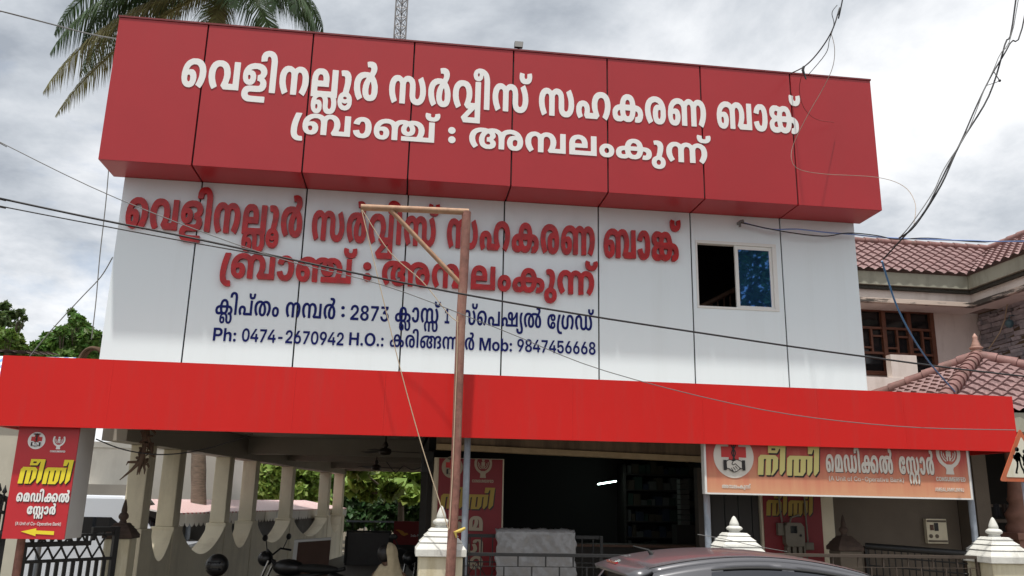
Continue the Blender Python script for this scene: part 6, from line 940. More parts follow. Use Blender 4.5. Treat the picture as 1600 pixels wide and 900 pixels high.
# ------------------------------------------------------------------ gate pillars
def pillar(name, label, cx, cy, z, half, mc, ms, tip, group, streak=True):
    t = thing(name, label, 'gate pillar', (cx, cy, G0), group)
    MB().box(cx-half*0.9, cx+half*0.9, cy-half*0.9, cy+half*0.9, G0, z).build('shaft', ms, t, 0.015)
    m = MB(); h0 = half*1.04; zz_ = z+0.001
    steps = [(1.0, 0.085, 1.0), (0.985, 0.075, 0.80), (0.86, 0.07, 0.62), (0.69, 0.06, 0.46), (0.52, 0.035, 0.40)]
    for a, hh, b in steps:
        a *= h0; b *= h0
        m.hexa([(cx-a, cy-a, zz_), (cx+a, cy-a, zz_), (cx+a, cy+a, zz_), (cx-a, cy+a, zz_), (cx-b, cy-b, zz_+hh*half/0.29), (cx+b, cy-b, zz_+hh*half/0.29), (cx+b, cy+b, zz_+hh*half/0.29), (cx-b, cy+b, zz_+hh*half/0.29)])
        zz_ += hh*half/0.29 - 0.001
    m.build('cap', mc, t, 0.006)
    ht = tip-zz_; R_ = half*0.36
    prof = [(0.72, 0), (0.74, .05), (0.60, .09), (0.64, .13), (0.94, .20), (1.0, .28), (0.86, .36), (0.62, .42), (0.50, .44), (0.56, .46), (0.58, .49), (0.54, .58), (0.44, .70), (0.30, .84), (0.18, .94), (0.03, 1.0)]
    MB().lathe([(R_*r_, zz_-0.002+ht*h_) for r_, h_ in prof], (cx, cy, 0), 18).build('finial', mc, t)
    return t
gp = 'white capped gate pillars along the front fence'
YPL = 10.75
def ctr(px): return at(px, 850, YPL).x
zc = at(688, 870, 10.48).z
pillar('gate_pillar', 'white capped cream gate pillar behind the rusty pole', ctr(688), YPL, zc, 0.29, M_capw, M_pill, at(688, 790, YPL).z, gp)
pillar('gate_pillar', 'white capped gate pillar standing behind the silver car roof', at(1148, 840, YPL).x, YPL, zc-0.0, 0.29, M_capw, M_pill, at(1148, 806, YPL).z, gp)
pillar('gate_pillar', 'white capped gate pillar below the school crossing sign at the right edge', at(1566-12, 840, YPL).x, YPL, zc, 0.29, M_capw, M_pill, at(1554, 808, YPL).z, gp)
gb = 'brown capped inner pillars'
pL = at(188, 820, 12.5)
pillar('gate_pillar', 'brown capped pillar at the hinge end of the black iron gate', pL.x, 12.6, at(188, 842, 12.4).z, 0.185, M_capb, M_pill, at(187, 779, 12.6).z, gb)
pR = at(1319, 840, 11.7)
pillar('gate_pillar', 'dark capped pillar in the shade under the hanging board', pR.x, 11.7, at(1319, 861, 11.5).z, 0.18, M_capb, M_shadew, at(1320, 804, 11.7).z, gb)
# ------------------------------------------------------------------ fences and gates
def bar_fence(name, label, xa, xb, y, ztop, seg, cat='railing', rows=((0.0, 0.115), (0.115, 0.23), (0.23, 0.345)), group=None, mm=None, bot=0.0, ta=None):
    t = thing(name, label, cat, ((xa+xb)/2, y, G0), group); mm = mm or M_iron
    MB().box(xa, xb, y-0.022, y+0.022, ztop-0.03, ztop+0.01).build('top_rail', mm, t, 0.003)
    m = MB(); n = 0
    for za, zb__ in rows:
        m.box(xa, xb, y-0.008, y+0.008, ztop-zb__-0.03-0.008, ztop-zb__-0.03+0.0)
        x = xa + (seg*0.5 if n % 2 else seg); n += 1
        while x < xb: m.box(x-0.008, x+0.008, y-0.0075, y+0.0075, ztop-zb__-0.03, ztop-za-0.0305); x += seg
    zl = ztop-rows[-1][1]-0.04
    m.build('brick_pattern_bars', mm, t)
    if zl > bot+0.1:
        m = MB(); x = xa+0.1
        while x < xb: m.box(x-0.008, x+0.008, y-0.008, y+0.008, bot, zl); x += 0.14
        m.box(xa, xb, y-0.02, y+0.02, bot, bot+0.03)
        m.build('bar', mm, t)
    for x in (xa+0.02, xb-0.02): MB().box(x-0.018, x+0.018, y-0.018, y+0.018, G0, ztop-0.031).build('post', mm, t)
    return t
zf = at(860, 866, YPL).z
gf = 'black front railings between the gate pillars'
bar_fence('iron_railing', 'black brick pattern railing from the rusty pole pillar to the car', ctr(688)+0.27, at(1148, 840, YPL).x-0.27, YPL, zf, 0.345, group=gf)
bar_fence('iron_railing', 'black brick pattern railing between the car and the right hand pillar', at(1148, 840, YPL).x+0.27, at(1554, 840, YPL).x-0.27, YPL, at(1400, 868, YPL).z-0.0, 0.345, group=gf, mm=mat('brown_iron', (0.055, 0.04, 0.03), 0.6))
ra, rb = at(729, 834, 11.9), at(940, 836, 11.9)
t = thing('inner_railing', 'thin dark railing in front of the dark shop, partly under a plastic sheet', 'railing', ((ra.x+rb.x)/2, 11.9, G0))
MB().box(ra.x, rb.x, 11.88, 11.92, ra.z-0.045, ra.z).build('top_rail', M_iron, t)
m = MB(); x = ra.x+0.05
while x < rb.x: m.box(x-0.007, x+0.007, 11.892, 11.908, 0.2, ra.z-0.046); x += 0.155
m.box(ra.x, rb.x, 11.89, 11.91, 0.84, 0.855)
x = ra.x
while x < rb.x-0.3: m.tube([(x, 11.93, 0.62), (x+0.155, 11.93, 0.84), (x+0.31, 11.93, 0.62)], 0.007, 5); x += 0.31
m.build('bar', M_iron, t)
for x in (ra.x+0.01, rb.x-0.01): MB().box(x-0.02, x+0.02, 11.86, 11.879, G0, ra.z).build('post', M_iron, t)
# crinkled plastic sheet hung over that railing
a, b = at(776, 829, 11.78), at(900, 833, 11.78); rng = np.random.default_rng(3)
n, mrow = 60, 70; x_ = np.linspace(a.x, b.x, n); z0_, z1_ = -0.1, a.z+0.03
def fold(u, v, s): return 0.5*math.sin(u*7+2.2*math.sin(v*4+s)+s)+0.35*math.sin(v*13+3*math.sin(u*5)+s*2)+0.25*math.sin((u+v)*23+s)+0.2*math.sin(u*41-v*17)
vs = []
for j in range(mrow):
    zz2 = z0_+(z1_-z0_)*j/(mrow-1)
    for i in range(n):
        u, v = i/n*2, j/mrow*2.3
        y = 11.80+0.011*fold(u*0.9, v*0.8, 1)+0.006*abs(fold(u*2.0, v*1.3, 4))+(0.06*max(0, (j-(mrow-4))/3)**2)
        ex = 0.012*math.sin(zz2*19)+0.008*math.sin(zz2*47)
        vs.append((x_[i]+(ex if i in (0, n-1) else 0), y, zz2+(0.012*fold(u*2, 0, 2) if j == mrow-1 else 0)))
fs = [(j*n+i, j*n+i+1, (j+1)*n+i+1, (j+1)*n+i) for j in range(mrow-1) for i in range(n-1)]
sh = MB().add(vs, fs, True).build('plastic_sheet', mat('grey_plastic_sheet', (0.27, 0.268, 0.275), 0.30, var=0.20, vscale=4, bump=0.7, bscale=13, spec=0.8, coat=0.2))
so = sh.modifiers.new('thick', 'SOLIDIFY'); so.thickness = 0.004
tag(sh, 'crinkled grey plastic sheet draped over the railing in front of the shop', 'plastic sheet')
# inner fence sloping under the hanging board
a, b = at(1352, 853, 11.7), at(1520, 866, 10.95)
t = thing('inner_railing', 'dark railing with a broad sloping top rail in the shade below the hanging board', 'railing', ((a.x+b.x)/2, (a.y+b.y)/2, G0))
MB().tube([a, b], 0.045, 8).build('top_rail', M_iron, t)
m = MB()
for i in range(16):
    p0 = a.lerp(b, (i+0.5)/16); m.tube([p0, (p0.x, p0.y, 0.0)], 0.009, 5)
for k in range(4): m.tube([a-Vector((0, 0, 0.13*(k+1))), b-Vector((0, 0, 0.13*(k+1)))], 0.01, 5)
m.build('bar', M_iron, t)
MB().box(a.x-0.02, a.x+0.02, a.y-0.02, a.y+0.02, G0, a.z).build('post', M_iron, t); MB().box(b.x-0.02, b.x+0.02, b.y-0.02, b.y+0.02, G0, b.z).build('post', M_iron, t)
# black iron gate, left, standing half open
A_, B_ = at(30, 870, 11.4), at(182, 860, 12.35)
gx = Vector((B_.x-A_.x, B_.y-A_.y)); GL = gx.length; gx.normalize(); gy = Vector((-gx.y, gx.x)); go = (A_.x, A_.y)
t = thing('iron_gate', 'black ornamental iron gate with a lattice band, left of the open hall', 'gate', (A_.x, A_.y, G0))
zt1 = at(160, 823, 12.2).z; zt0 = zt1-0.17; zm = at(170, 870, 12.25).z; zm1 = zm+0.30
X1, X2 = tuple(gx), tuple(gy)
m = MB().ob(go, X1, X2, 0, 0.07, -0.03, 0.03, G0+0.02, zt0).ob(go, X1, X2, GL-0.07, GL, -0.03, 0.03, G0+0.02, zt1)
m.ob(go, X1, X2, 0.07, GL*0.70, -0.025, 0.025, zt0-0.06, zt0).ob(go, X1, X2, GL*0.70, GL-0.07, -0.025, 0.025, zt1-0.06, zt1).ob(go, X1, X2, GL*0.70, GL*0.70+0.05, -0.024, 0.024, zt0, zt1-0.061)
m.ob(go, X1, X2, 0.07, GL-0.07, -0.02, 0.02, zm-0.04, zm).ob(go, X1, X2, 0.07, GL-0.07, -0.02, 0.02, zm1-0.03, zm1)
m.ob(go, X1, X2, 0.07, GL-0.07, -0.02, 0.02, 0.0, 0.05); m.build('frame', M_iron, t, 0.004)
pt = lambda s_, z: Vector((go[0]+gx.x*s_, go[1]+gx.y*s_, z))
m = MB(); s_ = 0.08
while s_ < GL-0.24:
    m.tube([pt(s_, zm), pt(s_+0.17, zm1-0.015)], 0.014, 6).tube([pt(s_+0.17, zm), pt(s_, zm1-0.015)], 0.014, 6); s_ += 0.17
m.build('lattice', M_iron, t)
m = MB(); s_ = 0.14
while s_ < GL-0.08:
    m.ob(go, X1, X2, s_, s_+0.045, -0.012, 0.012, 0.05, zm-0.041)
    s_ += 0.105
s_ = 0.12
while s_ < GL-0.08:
    m.ob(go, X1, X2, s_, s_+0.03, -0.012, 0.012, zm1+0.001, (zt0 if s_ < GL*0.70 else zt1)-0.061); s_ += 0.115
m.build('bar', M_iron, t)
# spear topped gate leaf at the far left
A2, B2 = at(-90, 790, 10.9), at(14, 806, 11.3)
gx = Vector((B2.x-A2.x, B2.y-A2.y)); GL = gx.length; gx.normalize(); gy = Vector((-gx.y, gx.x)); go = (A2.x, A2.y); X1, X2 = tuple(gx), tuple(gy)
t = thing('iron_gate', 'black spear topped gate leaf at the left edge beside the box sign', 'gate', (A2.x, A2.y, G0))
zl, zr_ = at(-90, 745, 10.9).z, at(14, 783, 11.3).z
m = MB()
m.tube([pt(0, zl), pt(GL, zr_)], 0.035, 8).tube([pt(0, zl-0.16), pt(GL, zr_-0.16)], 0.02, 8).tube([pt(0, zl-0.42), pt(GL, zr_-0.42)], 0.05, 8).ob(go, X1, X2, GL-0.05, GL, -0.03, 0.03, G0+0.05, zr_); m.build('frame', M_iron, t)
m = MB(); n = 11
for i in range(n):
    s_ = GL*(i+0.5)/n; zt_ = zl+(zr_-zl)*(i+0.5)/n
    m.ob(go, X1, X2, s_-0.03, s_+0.012, -0.01, 0.01, G0+0.1, zt_)
m.build('bar', M_iron, t)
for px, py in ((0, 760), (8, 763), (14.5, 778)):
    p0 = at(px, py, 11.2); MB().lathe([(0.011, -0.2), (0.011, -0.10), (0.028, -0.095), (0.012, -0.08), (0.012, -0.06), (0.03, -0.045), (0.014, 0.0), (0.002, 0.04)], p0, 10).build('spear_tip', M_iron, t)
# ------------------------------------------------------------------ rusty sign frame in front
YF = 10.33
F = lambda px, py: at(px, py, YF)
pf = thing('rusty_pole', 'rusty red pole with an empty gallows arm and diagonal brace in front of the canopy', 'pole', (F(703, 900).x, YF, G0))
top = F(729, 331); bt = F(711, 760); foot = Vector((F(703, 895).x-0.02, YF, G0))
MB().tube([foot, F(704, 890), bt, F(720, 500), F(725, 420), top], 0.058, 14).build('upright', M_rust, pf)
M_arm = mat('tan_primer_pipe', (0.42, 0.25, 0.15), 0.65, var=0.3, vscale=10, dirt=((0.25, 0.10, 0.06), 0.6, 8))
MB().tube([F(564, 324), F(640, 327), top+Vector((0.03, 0, 0))], 0.042, 12).build('arm', M_arm, pf)
MB().tube([F(611, 329), F(722, 446)], 0.030, 10).build('brace', M_arm, pf)
MB().tube([F(715, 492), F(727, 492)], 0.012, 6).build('hook', M_rust, pf)
p_ = F(718, 829); m = MB(); m.tube([p_+Vector((-0.07, -0.065, -0.02)), p_+Vector((0.0, -0.075, 0.0)), p_+Vector((0.06, -0.05, 0.03))], [0.009, 0.022, 0.015], 8); m.tube([p_+Vector((-0.055, -0.065, -0.01)), p_+Vector((-0.04, -0.07, -0.08))], [0.02, 0.006], 6)
kn = m.build('cloth_knot', mat('yellow_cloth', (0.55, 0.42, 0.10), 0.9)); tag(kn, 'small yellow cloth knot tied round the rusty pole', 'cloth')
yr = YF-0.065
def cable(name, label, pts, r, m, cat='cable', group=None, n=6):
    """pts: (px, py, Y) along the wire; smoothed"""
    P3 = [at(a, b, c) for a, b, c in pts]; o = []
    if len(P3) < 3: o = P3
    else:
        for i in range(len(P3)-1):
            p0, p1, p2, p3 = P3[max(i-1, 0)], P3[i], P3[i+1], P3[min(i+2, len(P3)-1)]
            for t_ in (0, .2, .4, .6, .8): o.append(0.5*((2*p1)+(p2-p0)*t_+(2*p0-5*p1+4*p2-p3)*t_*t_+(3*p1-p0-3*p2+p3)*t_**3))
        o.append(P3[-1])
    ob_ = MB().tube(o, r, n).build(name, m); return tag(ob_, label, cat, group)
cable('string', 'jute string hanging from the arm tip down to the foot of the rusty pole', [(565, 328, yr), (592, 440, yr-0.02), (626, 578, yr-0.02), (660, 700, yr), (701, 828, yr)], 0.006, M_rope, 'string')
cable('string', 'jute string slanting from the arm tip to the hook on the upright', [(566, 328, yr), (610, 395, yr), (660, 440, yr), (700, 490, yr), (716, 503, yr)], 0.0055, M_rope, 'string')
cable('string', 'thin string running down beside the rusty upright', [(715, 494, yr), (714, 560, yr), (711, 640, yr), (707, 740, yr), (702, 826, yr)], 0.006, M_rope, 'string')
# ------------------------------------------------------------------ cables overhead
gc = 'overhead cables across the front'
cable('overhead_cable', 'thick black cable crossing the whole front from the left edge to the right house', [(-900, 90, 8.6), (-60, 296, 9.2), (0, 310, 9.2), (150, 342, 9.2), (310, 374, 9.3), (600, 436, 9.4), (850, 482, 9.6), (1100, 521, 9.8), (1350, 557, 9.9), (1660, 594, 10.1), (2300, 650, 10.6)], 0.0115, M_cable, group=gc)
cable('overhead_cable', 'thinner black cable just below the thick one, joining it over the red letters', [(-900, 105, 8.5), (-60, 309, 9.15), (0, 322, 9.15), (150, 351, 9.15), (300, 379, 9.2), (425, 401, 9.3)], 0.007, M_cable, group=gc)
cable('overhead_cable', 'faint grey wire sagging across the blue writing and down over the red canopy', [(-900, -280, 8.4), (-60, 190, 9.0), (0, 222, 9.0), (183, 310, 9.05), (417, 398, 9.1), (600, 446, 9.2), (780, 514, 9.3), (947, 580, 9.4), (1190, 640, 9.6), (1400, 666, 9.7), (1586, 672, 9.8)], 0.0055, M_cableg, group=gc)
cable('overhead_cable', 'dark wire running into the palm fronds at the top left', [(-900, -220, 9), (-60, 2, 12), (0, 17, 12), (70, 35, 12.5), (140, 53, 13.5), (190, 62, 14.5)], 0.012, M_cableg)
gw = 'twisted service wires at the right edge'
cable('service_cable', 'steep black service wire at the top right, left strand of the twisted bundle', [(1640, -500, 7.5), (1588, -6, 8), (1570, 70, 8), (1545, 150, 8), (1500, 225, 8), (1470, 290, 8), (1430, 352, 8), (1405, 372, 8.2)], 0.0095, M_cable, group=gw)
cable('service_cable', 'steep black service wire at the top right, right strand of the twisted bundle', [(1680, -500, 7.5), (1606, 0, 8), (1578, 68, 8), (1549, 118, 8), (1526, 165, 8.02), (1502, 220, 8.02), (1482, 258, 8), (1466, 290, 8.02), (1438, 340, 8), (1380, 405, 8.6)], 0.0085, M_cable, group=gw)
cable('service_cable', 'thin grey strand wound along the twisted bundle at the top right', [(1646, -500, 7.48), (1592, -6, 7.97), (1560, 90, 7.97), (1538, 140, 7.97), (1512, 205, 7.97), (1476, 262, 7.96), (1458, 300, 7.97), (1424, 350, 7.98), (1405, 372, 8.2)], 0.005, M_cableg, group=gw)
tie = at(1549, 118, 7.99); t2 = at(1562, 126, 7.95)
m = MB().tube([tie, at(1553, 112, 7.97), t2], 0.006, 5).tube([at(1540, 134, 7.98), at(1556, 129, 7.96), t2], 0.004, 5).ball(t2, 0.016, n=6)
tag(m.build('wire_tie', M_cable), 'small knotted wire tie sticking out of the twisted bundle', 'wire tie')
cable('service_cable', 'blue drop wire hanging from the tiled roof down in front of the brown window', [(1378, 408, 8.6), (1388, 440, 8.8), (1402, 480, 9.0), (1425, 525, 9.3), (1455, 570, 9.8), (1492, 612, 10.4)], 0.011, M_cableb)
cable('service_cable', 'blue and white wire running from the wall bracket above the window to the right edge', [(1158, 347, 12.12), (1205, 358, 12.1), (1245, 358, 12.1), (1290, 363, 12.1), (1330, 366, 12.1), (1380, 371, 12.1), (1450, 374, 12), (1520, 376, 12), (1610, 377, 12), (2100, 372, 11.8)], 0.011, mat('pale_blue_cable', (0.20, 0.30, 0.60), 0.5), group='wires from the wall bracket')
cable('service_cable', 'black wire looping alongside the blue one from the wall bracket', [(1158, 348, 12.1), (1220, 361, 12.08), (1285, 369, 12.08), (1325, 364, 12.08), (1370, 368, 12.08), (1400, 374, 12.05), (1450, 372, 12.0), (1530, 378, 12.0), (1610, 376, 12.0), (2100, 370, 11.8)], 0.009, M_cable, group='wires from the wall bracket')
a = at(1153, 350, D0); m = MB().box(a.x-0.02, a.x+0.02, D0-0.11, D0-0.001, a.z-0.02, a.z+0.02); m.tube([(a.x+0.0, D0-0.1, a.z), (a.x+0.05, D0-0.11, a.z+0.015)], 0.03, 8)
m.box(a.x-0.015, a.x+0.015, D0-0.09, D0-0.06, a.z-0.07, a.z-0.021)
tag(m.build('wall_bracket', M_cableg), 'small metal wire bracket fixed high on the white wall above the window', 'bracket')
cable('loose_wire', 'slack black wire dangling at the top edge of the sign box', [(1400, -420, 8.8), (1318, -8, 9.5), (1312, 12, 9.5), (1300, 48, 9.5), (1280, 80, 9.8), (1258, 103, 10.4), (1235, 115, 11.5)], 0.009, M_cable, group='loose wires at the sign box')
cable('loose_wire', 'thin looping wire hanging over the right end of the sign box', [(1298, 50, 9.5), (1304, 75, 9.5), (1301, 105, 9.6), (1285, 140, 9.8), (1262, 180, 10), (1240, 225, 10.2), (1237, 250, 10.2), (1250, 265, 10.2), (1290, 272, 10.2), (1370, 277, 10), (1412, 291, 9.6), (1430, 318, 9.2), (1428, 350, 8.8)], 0.0042, mat('tan_grey_wire', (0.33, 0.27, 0.22), 0.8), group='loose wires at the sign box')
cable('loose_wire', 'short curled red wire end on the sign box below the dangling clip', [(1254, 112, 10.4), (1249, 140, 10.6), (1256, 168, 10.9), (1275, 186, 11.2), (1303, 191, 11.5)], 0.0055, mat('red_wire', (0.30, 0.03, 0.03), 0.6), group='loose wires at the sign box')
cable('loose_wire', 'thin second loop beside the slack wire at the top edge', [(1308, 8, 9.45), (1300, 20, 9.45), (1303, 38, 9.45), (1296, 62, 9.5), (1290, 84, 9.55), (1262, 118, 10.2)], 0.005, M_cable, group='loose wires at the sign box')
c0 = at(1256, 104, 10.35); m = MB().tube([c0, c0+Vector((-0.02, 0, -0.06)), c0+Vector((0.0, 0, -0.13))], [0.018, 0.02, 0.012], 7).tube([c0+Vector((0, 0, -0.13)), c0+Vector((0.02, 0, -0.2))], 0.012, 6)
tag(m.build('wire_clip', M_cable), 'small dangling wire clip above the right end of the sign box', 'clip')
cable('overhead_cable', 'thin vertical wire beside the left edge of the white wall', [(170, 262, 13), (165, 320, 13), (156, 400, 13), (150, 470, 13), (143, 530, 13)], 0.008, M_cableg, group='thin wires left of the wall')
cable('overhead_cable', 'slanting thin wire rising from the left trees to the white wall', [(-20, 640, 13), (60, 540, 13), (90, 505, 13), (130, 462, 13), (158, 432, 13), (176, 402, 12.6)], 0.008, M_cableg, group='thin wires left of the wall')
cable('service_cable', 'thin dark cable sagging under the left end of the canopy', [(150, 686, 10.95), (185, 700, 11), (222, 708, 11.1), (262, 710, 11.2), (310, 704, 11.4), (360, 690, 11.6), (395, 678, 11.7)], 0.008, M_cable)
# floodlight on the coping, lattice mast behind
Yf = D1+0.1; a = at(810, 84, Yf)
fl = thing('floodlight', 'small black floodlight standing on the top edge of the sign box', 'floodlight', (a.x, Yf, ZT+0.03))
fz = ZT+0.03
MB().box(a.x-0.03, a.x+0.03, Yf-0.03, Yf+0.03, fz-0.001, fz+0.05).tube([(a.x, Yf, fz+0.05), (a.x, Yf, fz+0.10)], 0.012, 6).build('bracket', M_iron, fl)
MB().hexa([(a.x-0.075, Yf-0.09, fz+0.05), (a.x+0.055, Yf-0.09, fz+0.05), (a.x+0.055, Yf-0.03, fz+0.05), (a.x-0.075, Yf-0.03, fz+0.05), (a.x-0.06, Yf+0.0, fz+0.20), (a.x+0.075, Yf+0.0, fz+0.20), (a.x+0.075, Yf+0.07, fz+0.20), (a.x-0.06, Yf+0.07, fz+0.20)]).build('housing', M_iron, fl, 0.006)
Ym = 55; ml, mr = at(617, 40, Ym), at(635, 40, Ym); hw = (mr.x-ml.x)/2; mx = (ml.x+mr.x)/2
ms = thing('lattice_mast', 'thin steel lattice mast rising behind the roof left of the floodlight', 'mast', (mx, Ym, G0))
Mst = mat('galvanised_steel', (0.20, 0.19, 0.19), 0.5, 0.5); leg = [(mx-hw, Ym-hw), (mx+hw, Ym-hw), (mx, Ym+hw)]
m = MB()
for x, y in leg: m.tube([(x, y, G0), (x, y, 46)], 0.055, 6)
m.build('legs', Mst, ms)
m = MB(); z = 0.0; i = 0
while z < 45:
    for k in range(3):
        p, q_ = leg[k], leg[(k+1) % 3]
        m.tube([(p[0], p[1], z), (q_[0], q_[1], z+0.75)], 0.025, 4).tube([(q_[0], q_[1], z), (p[0], p[1], z+0.75)], 0.02, 4).tube([(p[0], p[1], z), (q_[0], q_[1], z)], 0.025, 4)
    z += 0.75
m.build('bracing', Mst, ms)
# ------------------------------------------------------------------ school crossing sign
YS = 9.6
s_ = lambda px, py: at(px, py, YS)
A = s_(1585, 671); Bl = s_(1563, 751)
dxs = A.x-Bl.x; side = dxs*2; ht = side*0.866
cxs = A.x; zb0 = A.z-(A.z-Bl.z)
side = 0.60; 
M_sor = mat('faded_orange_border', (0.50, 0.12, 0.045), 0.5, var=0.2, vscale=8, dirt=((0.30, 0.16, 0.10), 0.5, 6))
M_swh = mat('weathered_sign_white', (0.62, 0.59, 0.49), 0.5, dirt=((0.40, 0.36, 0.18), 0.6, 6))
sg = thing('school_sign', 'triangular school crossing sign with an orange border and two walking figures', 'road sign', (cxs+0.06, YS, G0))
top_z, bot_z = s_(1585, 669).z, s_(1563, 752).z
hT = top_z-bot_z; hwT = hT/0.866/2*0.93
cxs = s_(1585, 669).x + 0.0
lx = s_(1563, 752).x; cxs2 = lx+hwT
def tri(sc, cz_off=0): 
    c = bot_z+hT/3; return [(cxs2-hwT*sc, c-hT/3*sc), (cxs2+hwT*sc, c-hT/3*sc), (cxs2, c+hT*2/3*sc)]
def rtri(sc, r_=0.16):
    T = tri(sc); o = []
    for i in range(3):
        p, a_, b_ = Vector(T[i]), Vector(T[i-1]), Vector(T[(i+1) % 3]); u, v = (a_-p).normalized()*r_*hT*0.35, (b_-p).normalized()*r_*hT*0.35
        for t_ in (0, .33, .66, 1): o.append(tuple(p+u*(1-t_)**2+v*t_**2))
    return o
MB().prism(rtri(1.0), lambda u, v, d: Vector((u, d, v)), YS, YS+0.012).build('plate', M_sor, sg)
fs_ = lambda u, v, d: Vector((u, YS-d, v))
poly_sheet(rtri(0.76, 0.08), M_swh, sg, fs_, 0.002, 'panel')
for key, dx in (('walker_boy', -0.035), ('walker_girl', 0.075)):
    sc = hT*0.53/1700 * (0.92 if dx < 0 else 0.84); mn = min(p[0] for c in GLY[key] for p in c)
    write(key, M_blk, sg, fs_, sc, sc, cxs2+(-0.14 if dx < 0 else -0.035), bot_z+hT*0.155, 0.003, name='pictogram')
MB().tube([(cxs2, YS+0.045, G0), (cxs2, YS+0.045, top_z-0.1)], 0.032, 12).build('post', M_pipe, sg)
# ------------------------------------------------------------------ car (only the roof reaches into the frame)
M_paint = mat('silver_grey_paint', (0.10, 0.10, 0.11), 0.30, 0.4, coat=0.3, spec=0.45)
M_cglass = mat('car_glass', (0.008, 0.009, 0.012), 0.04, spec=0.5)
M_rub = mat('black_rubber', (0.012, 0.012, 0.012), 0.7); M_tail = mat('tail_lamp_red', (0.35, 0.01, 0.01), 0.15, coat=0.8)
YN, ZR = 5.55, None
rr = at(1028, 893, YN); rf = at(1150, 869, YN+0.1)
car = None
cx0 = rr.x          # rear roof corner
zr = rr.z+0.016
sc = 1.0
ycar = YN+0.60      # centre line
car = thing('parked_car', 'silver grey hatchback parked in front of the fence, only its roof in view', 'car', (cx0+1.6, ycar, G0))
zroof = lambda u: zr + 0.085*math.sin(max(0, min(1, (u+0.15)/1.9))*math.pi)**0.8     # roof line along the car
# stations along the car: (x, z sill, z belt, half belt, z roof edge, half roof, crown)
ST = [(-0.62, 0.30, 0.74, 0.70), (-0.52, 0.20, 0.80, 0.80), (0.0, 0.16, 0.84, 0.84), (0.8, 0.16, 0.83, 0.85), (1.6, 0.16, 0.80, 0.85), (2.3, 0.16, 0.76, 0.83), (2.9, 0.18, 0.66, 0.78), (3.15, 0.24, 0.52, 0.66)]
zb_ = G0
vs = []; fs = []
for x, z0, z1, hw_ in ST:
    ring = [(-hw_*0.9, z0), (-hw_, z0+0.10), (-hw_-0.01, (z0+z1)/2+0.05), (-hw_*0.97, z1), (hw_*0.97, z1), (hw_+0.01, (z0+z1)/2+0.05), (hw_, z0+0.10), (hw_*0.9, z0)]
    vs += [(cx0+x, ycar+y, zb_+z) for y, z in ring]
for i in range(len(ST)-1):
    for k in range(8): fs.append((i*8+k, i*8+(k+1) % 8, (i+1)*8+(k+1) % 8, (i+1)*8+k))
fs += [tuple(range(8)), tuple(range(len(vs)-8, len(vs)))]
bo = MB().add(vs, fs, True).build('body', M_paint, car)
# roof shell with rails, from the hatch edge to the windscreen head
NU, NV = 26, 16
def roofpt(u, v):   # u along 0..1, v across -1..1
    x = -0.02 + 1.52*u
    zc_ = zr + 0.095*(1-(2*u-0.92)**2) - 0.02
    half = 0.565 + 0.02*math.sin(u*math.pi)
    crown = 0.024*(1-abs(v)**2.2)
    edge = -0.018*max(0, (abs(v)-0.86)/0.14)**1.6
    return Vector((cx0+x + 0.05*(1-v*v)*(1 if u > 0.5 else -1)*abs(2*u-1)**3, ycar+half*v, zc_+crown+edge))
vs = [roofpt(i/(NU-1), -1+2*j/(NV-1)) for i in range(NU) for j in range(NV)]
fs = [(i*NV+j, (i+1)*NV+j, (i+1)*NV+j+1, i*NV+j+1) for i in range(NU-1) for j in range(NV-1)]
ro = MB().add(vs, fs, True).build('roof', M_paint, car); so = ro.modifiers.new('thick', 'SOLIDIFY'); so.thickness = 0.02; so.offset = -1
belt = lambda x: zb_+0.86-0.035*abs(x-0.6)
for sd in (-1, 1):
    # side frame between roof edge and belt : cant rail, pillars ; glass set just inside
    eR = [roofpt(i/20, sd)+Vector((0, sd*0.006, -0.012)) for i in range(21)]
    def low(i): x = -0.48+2.75*(i/20); return Vector((cx0+x, ycar+sd*0.83, belt(x)))
    L_ = [low(i) for i in range(21)]
    def mixp(i, t_): 
        a_, b_ = eR[i], L_[i]; p = a_.lerp(b_, t_); p.y += sd*0.035*math.sin(math.pi*t_); return p
    NT = 18
    vs = [mixp(i, k/NT) for i in range(21) for k in range(NT+1)]
    def isgl(i, k):
        if k < 1 or k > 15: return False
        if i < 5 or i in (11,) or i >= 19: return False
        if i == 5 and k < 5: return False
        return True
    allf = [(i, k) for i in range(20) for k in range(NT)]
    W = NT+1
    F4 = lambda i, k: (i*W+k, (i+1)*W+k, (i+1)*W+k+1, i*W+k+1)
    o = MB().add(vs, [F4(i, k) for i, k in allf if not isgl(i, k)], True).build('side_frame', M_paint, car); s2 = o.modifiers.new('thick', 'SOLIDIFY'); s2.thickness = 0.03; s2.offset = 0
    MB().add([v+Vector((0, -sd*0.004, 0)) for v in vs], [F4(i, k) for i, k in allf if isgl(i, k)], True).build('window', M_cglass, car)
    # black rubber line and rain visor along the window head
    MB().tube([mixp(i, 0.05)+Vector((0, sd*0.010, 0)) for i in range(5, 20)], 0.010, 6).build('window_seal', M_rub, car)
    vv = [mixp(i, t_)+Vector((0, sd*(0.018+0.02*t_), 0)) for i in range(5, 20) for t_ in (0.065, 0.19)]
    o = MB().add(vv, [(2*i, 2*i+2, 2*i+3, 2*i+1) for i in range(14)], True).build('rain_visor', mat('smoked_visor', (0.03, 0.032, 0.04), 0.15), car)
    MB().tube([mixp(11, t_/8+0.15)+Vector((0.075, sd*0.012, 0)) for t_ in range(7)], 0.016, 6).build('door_pillar', M_rub, car)
    MB().tube([roofpt(i/20, sd*0.90)+Vector((0, 0, 0.0)) for i in range(0, 21)], 0.003, 5).build('roof_channel', M_rub, car)
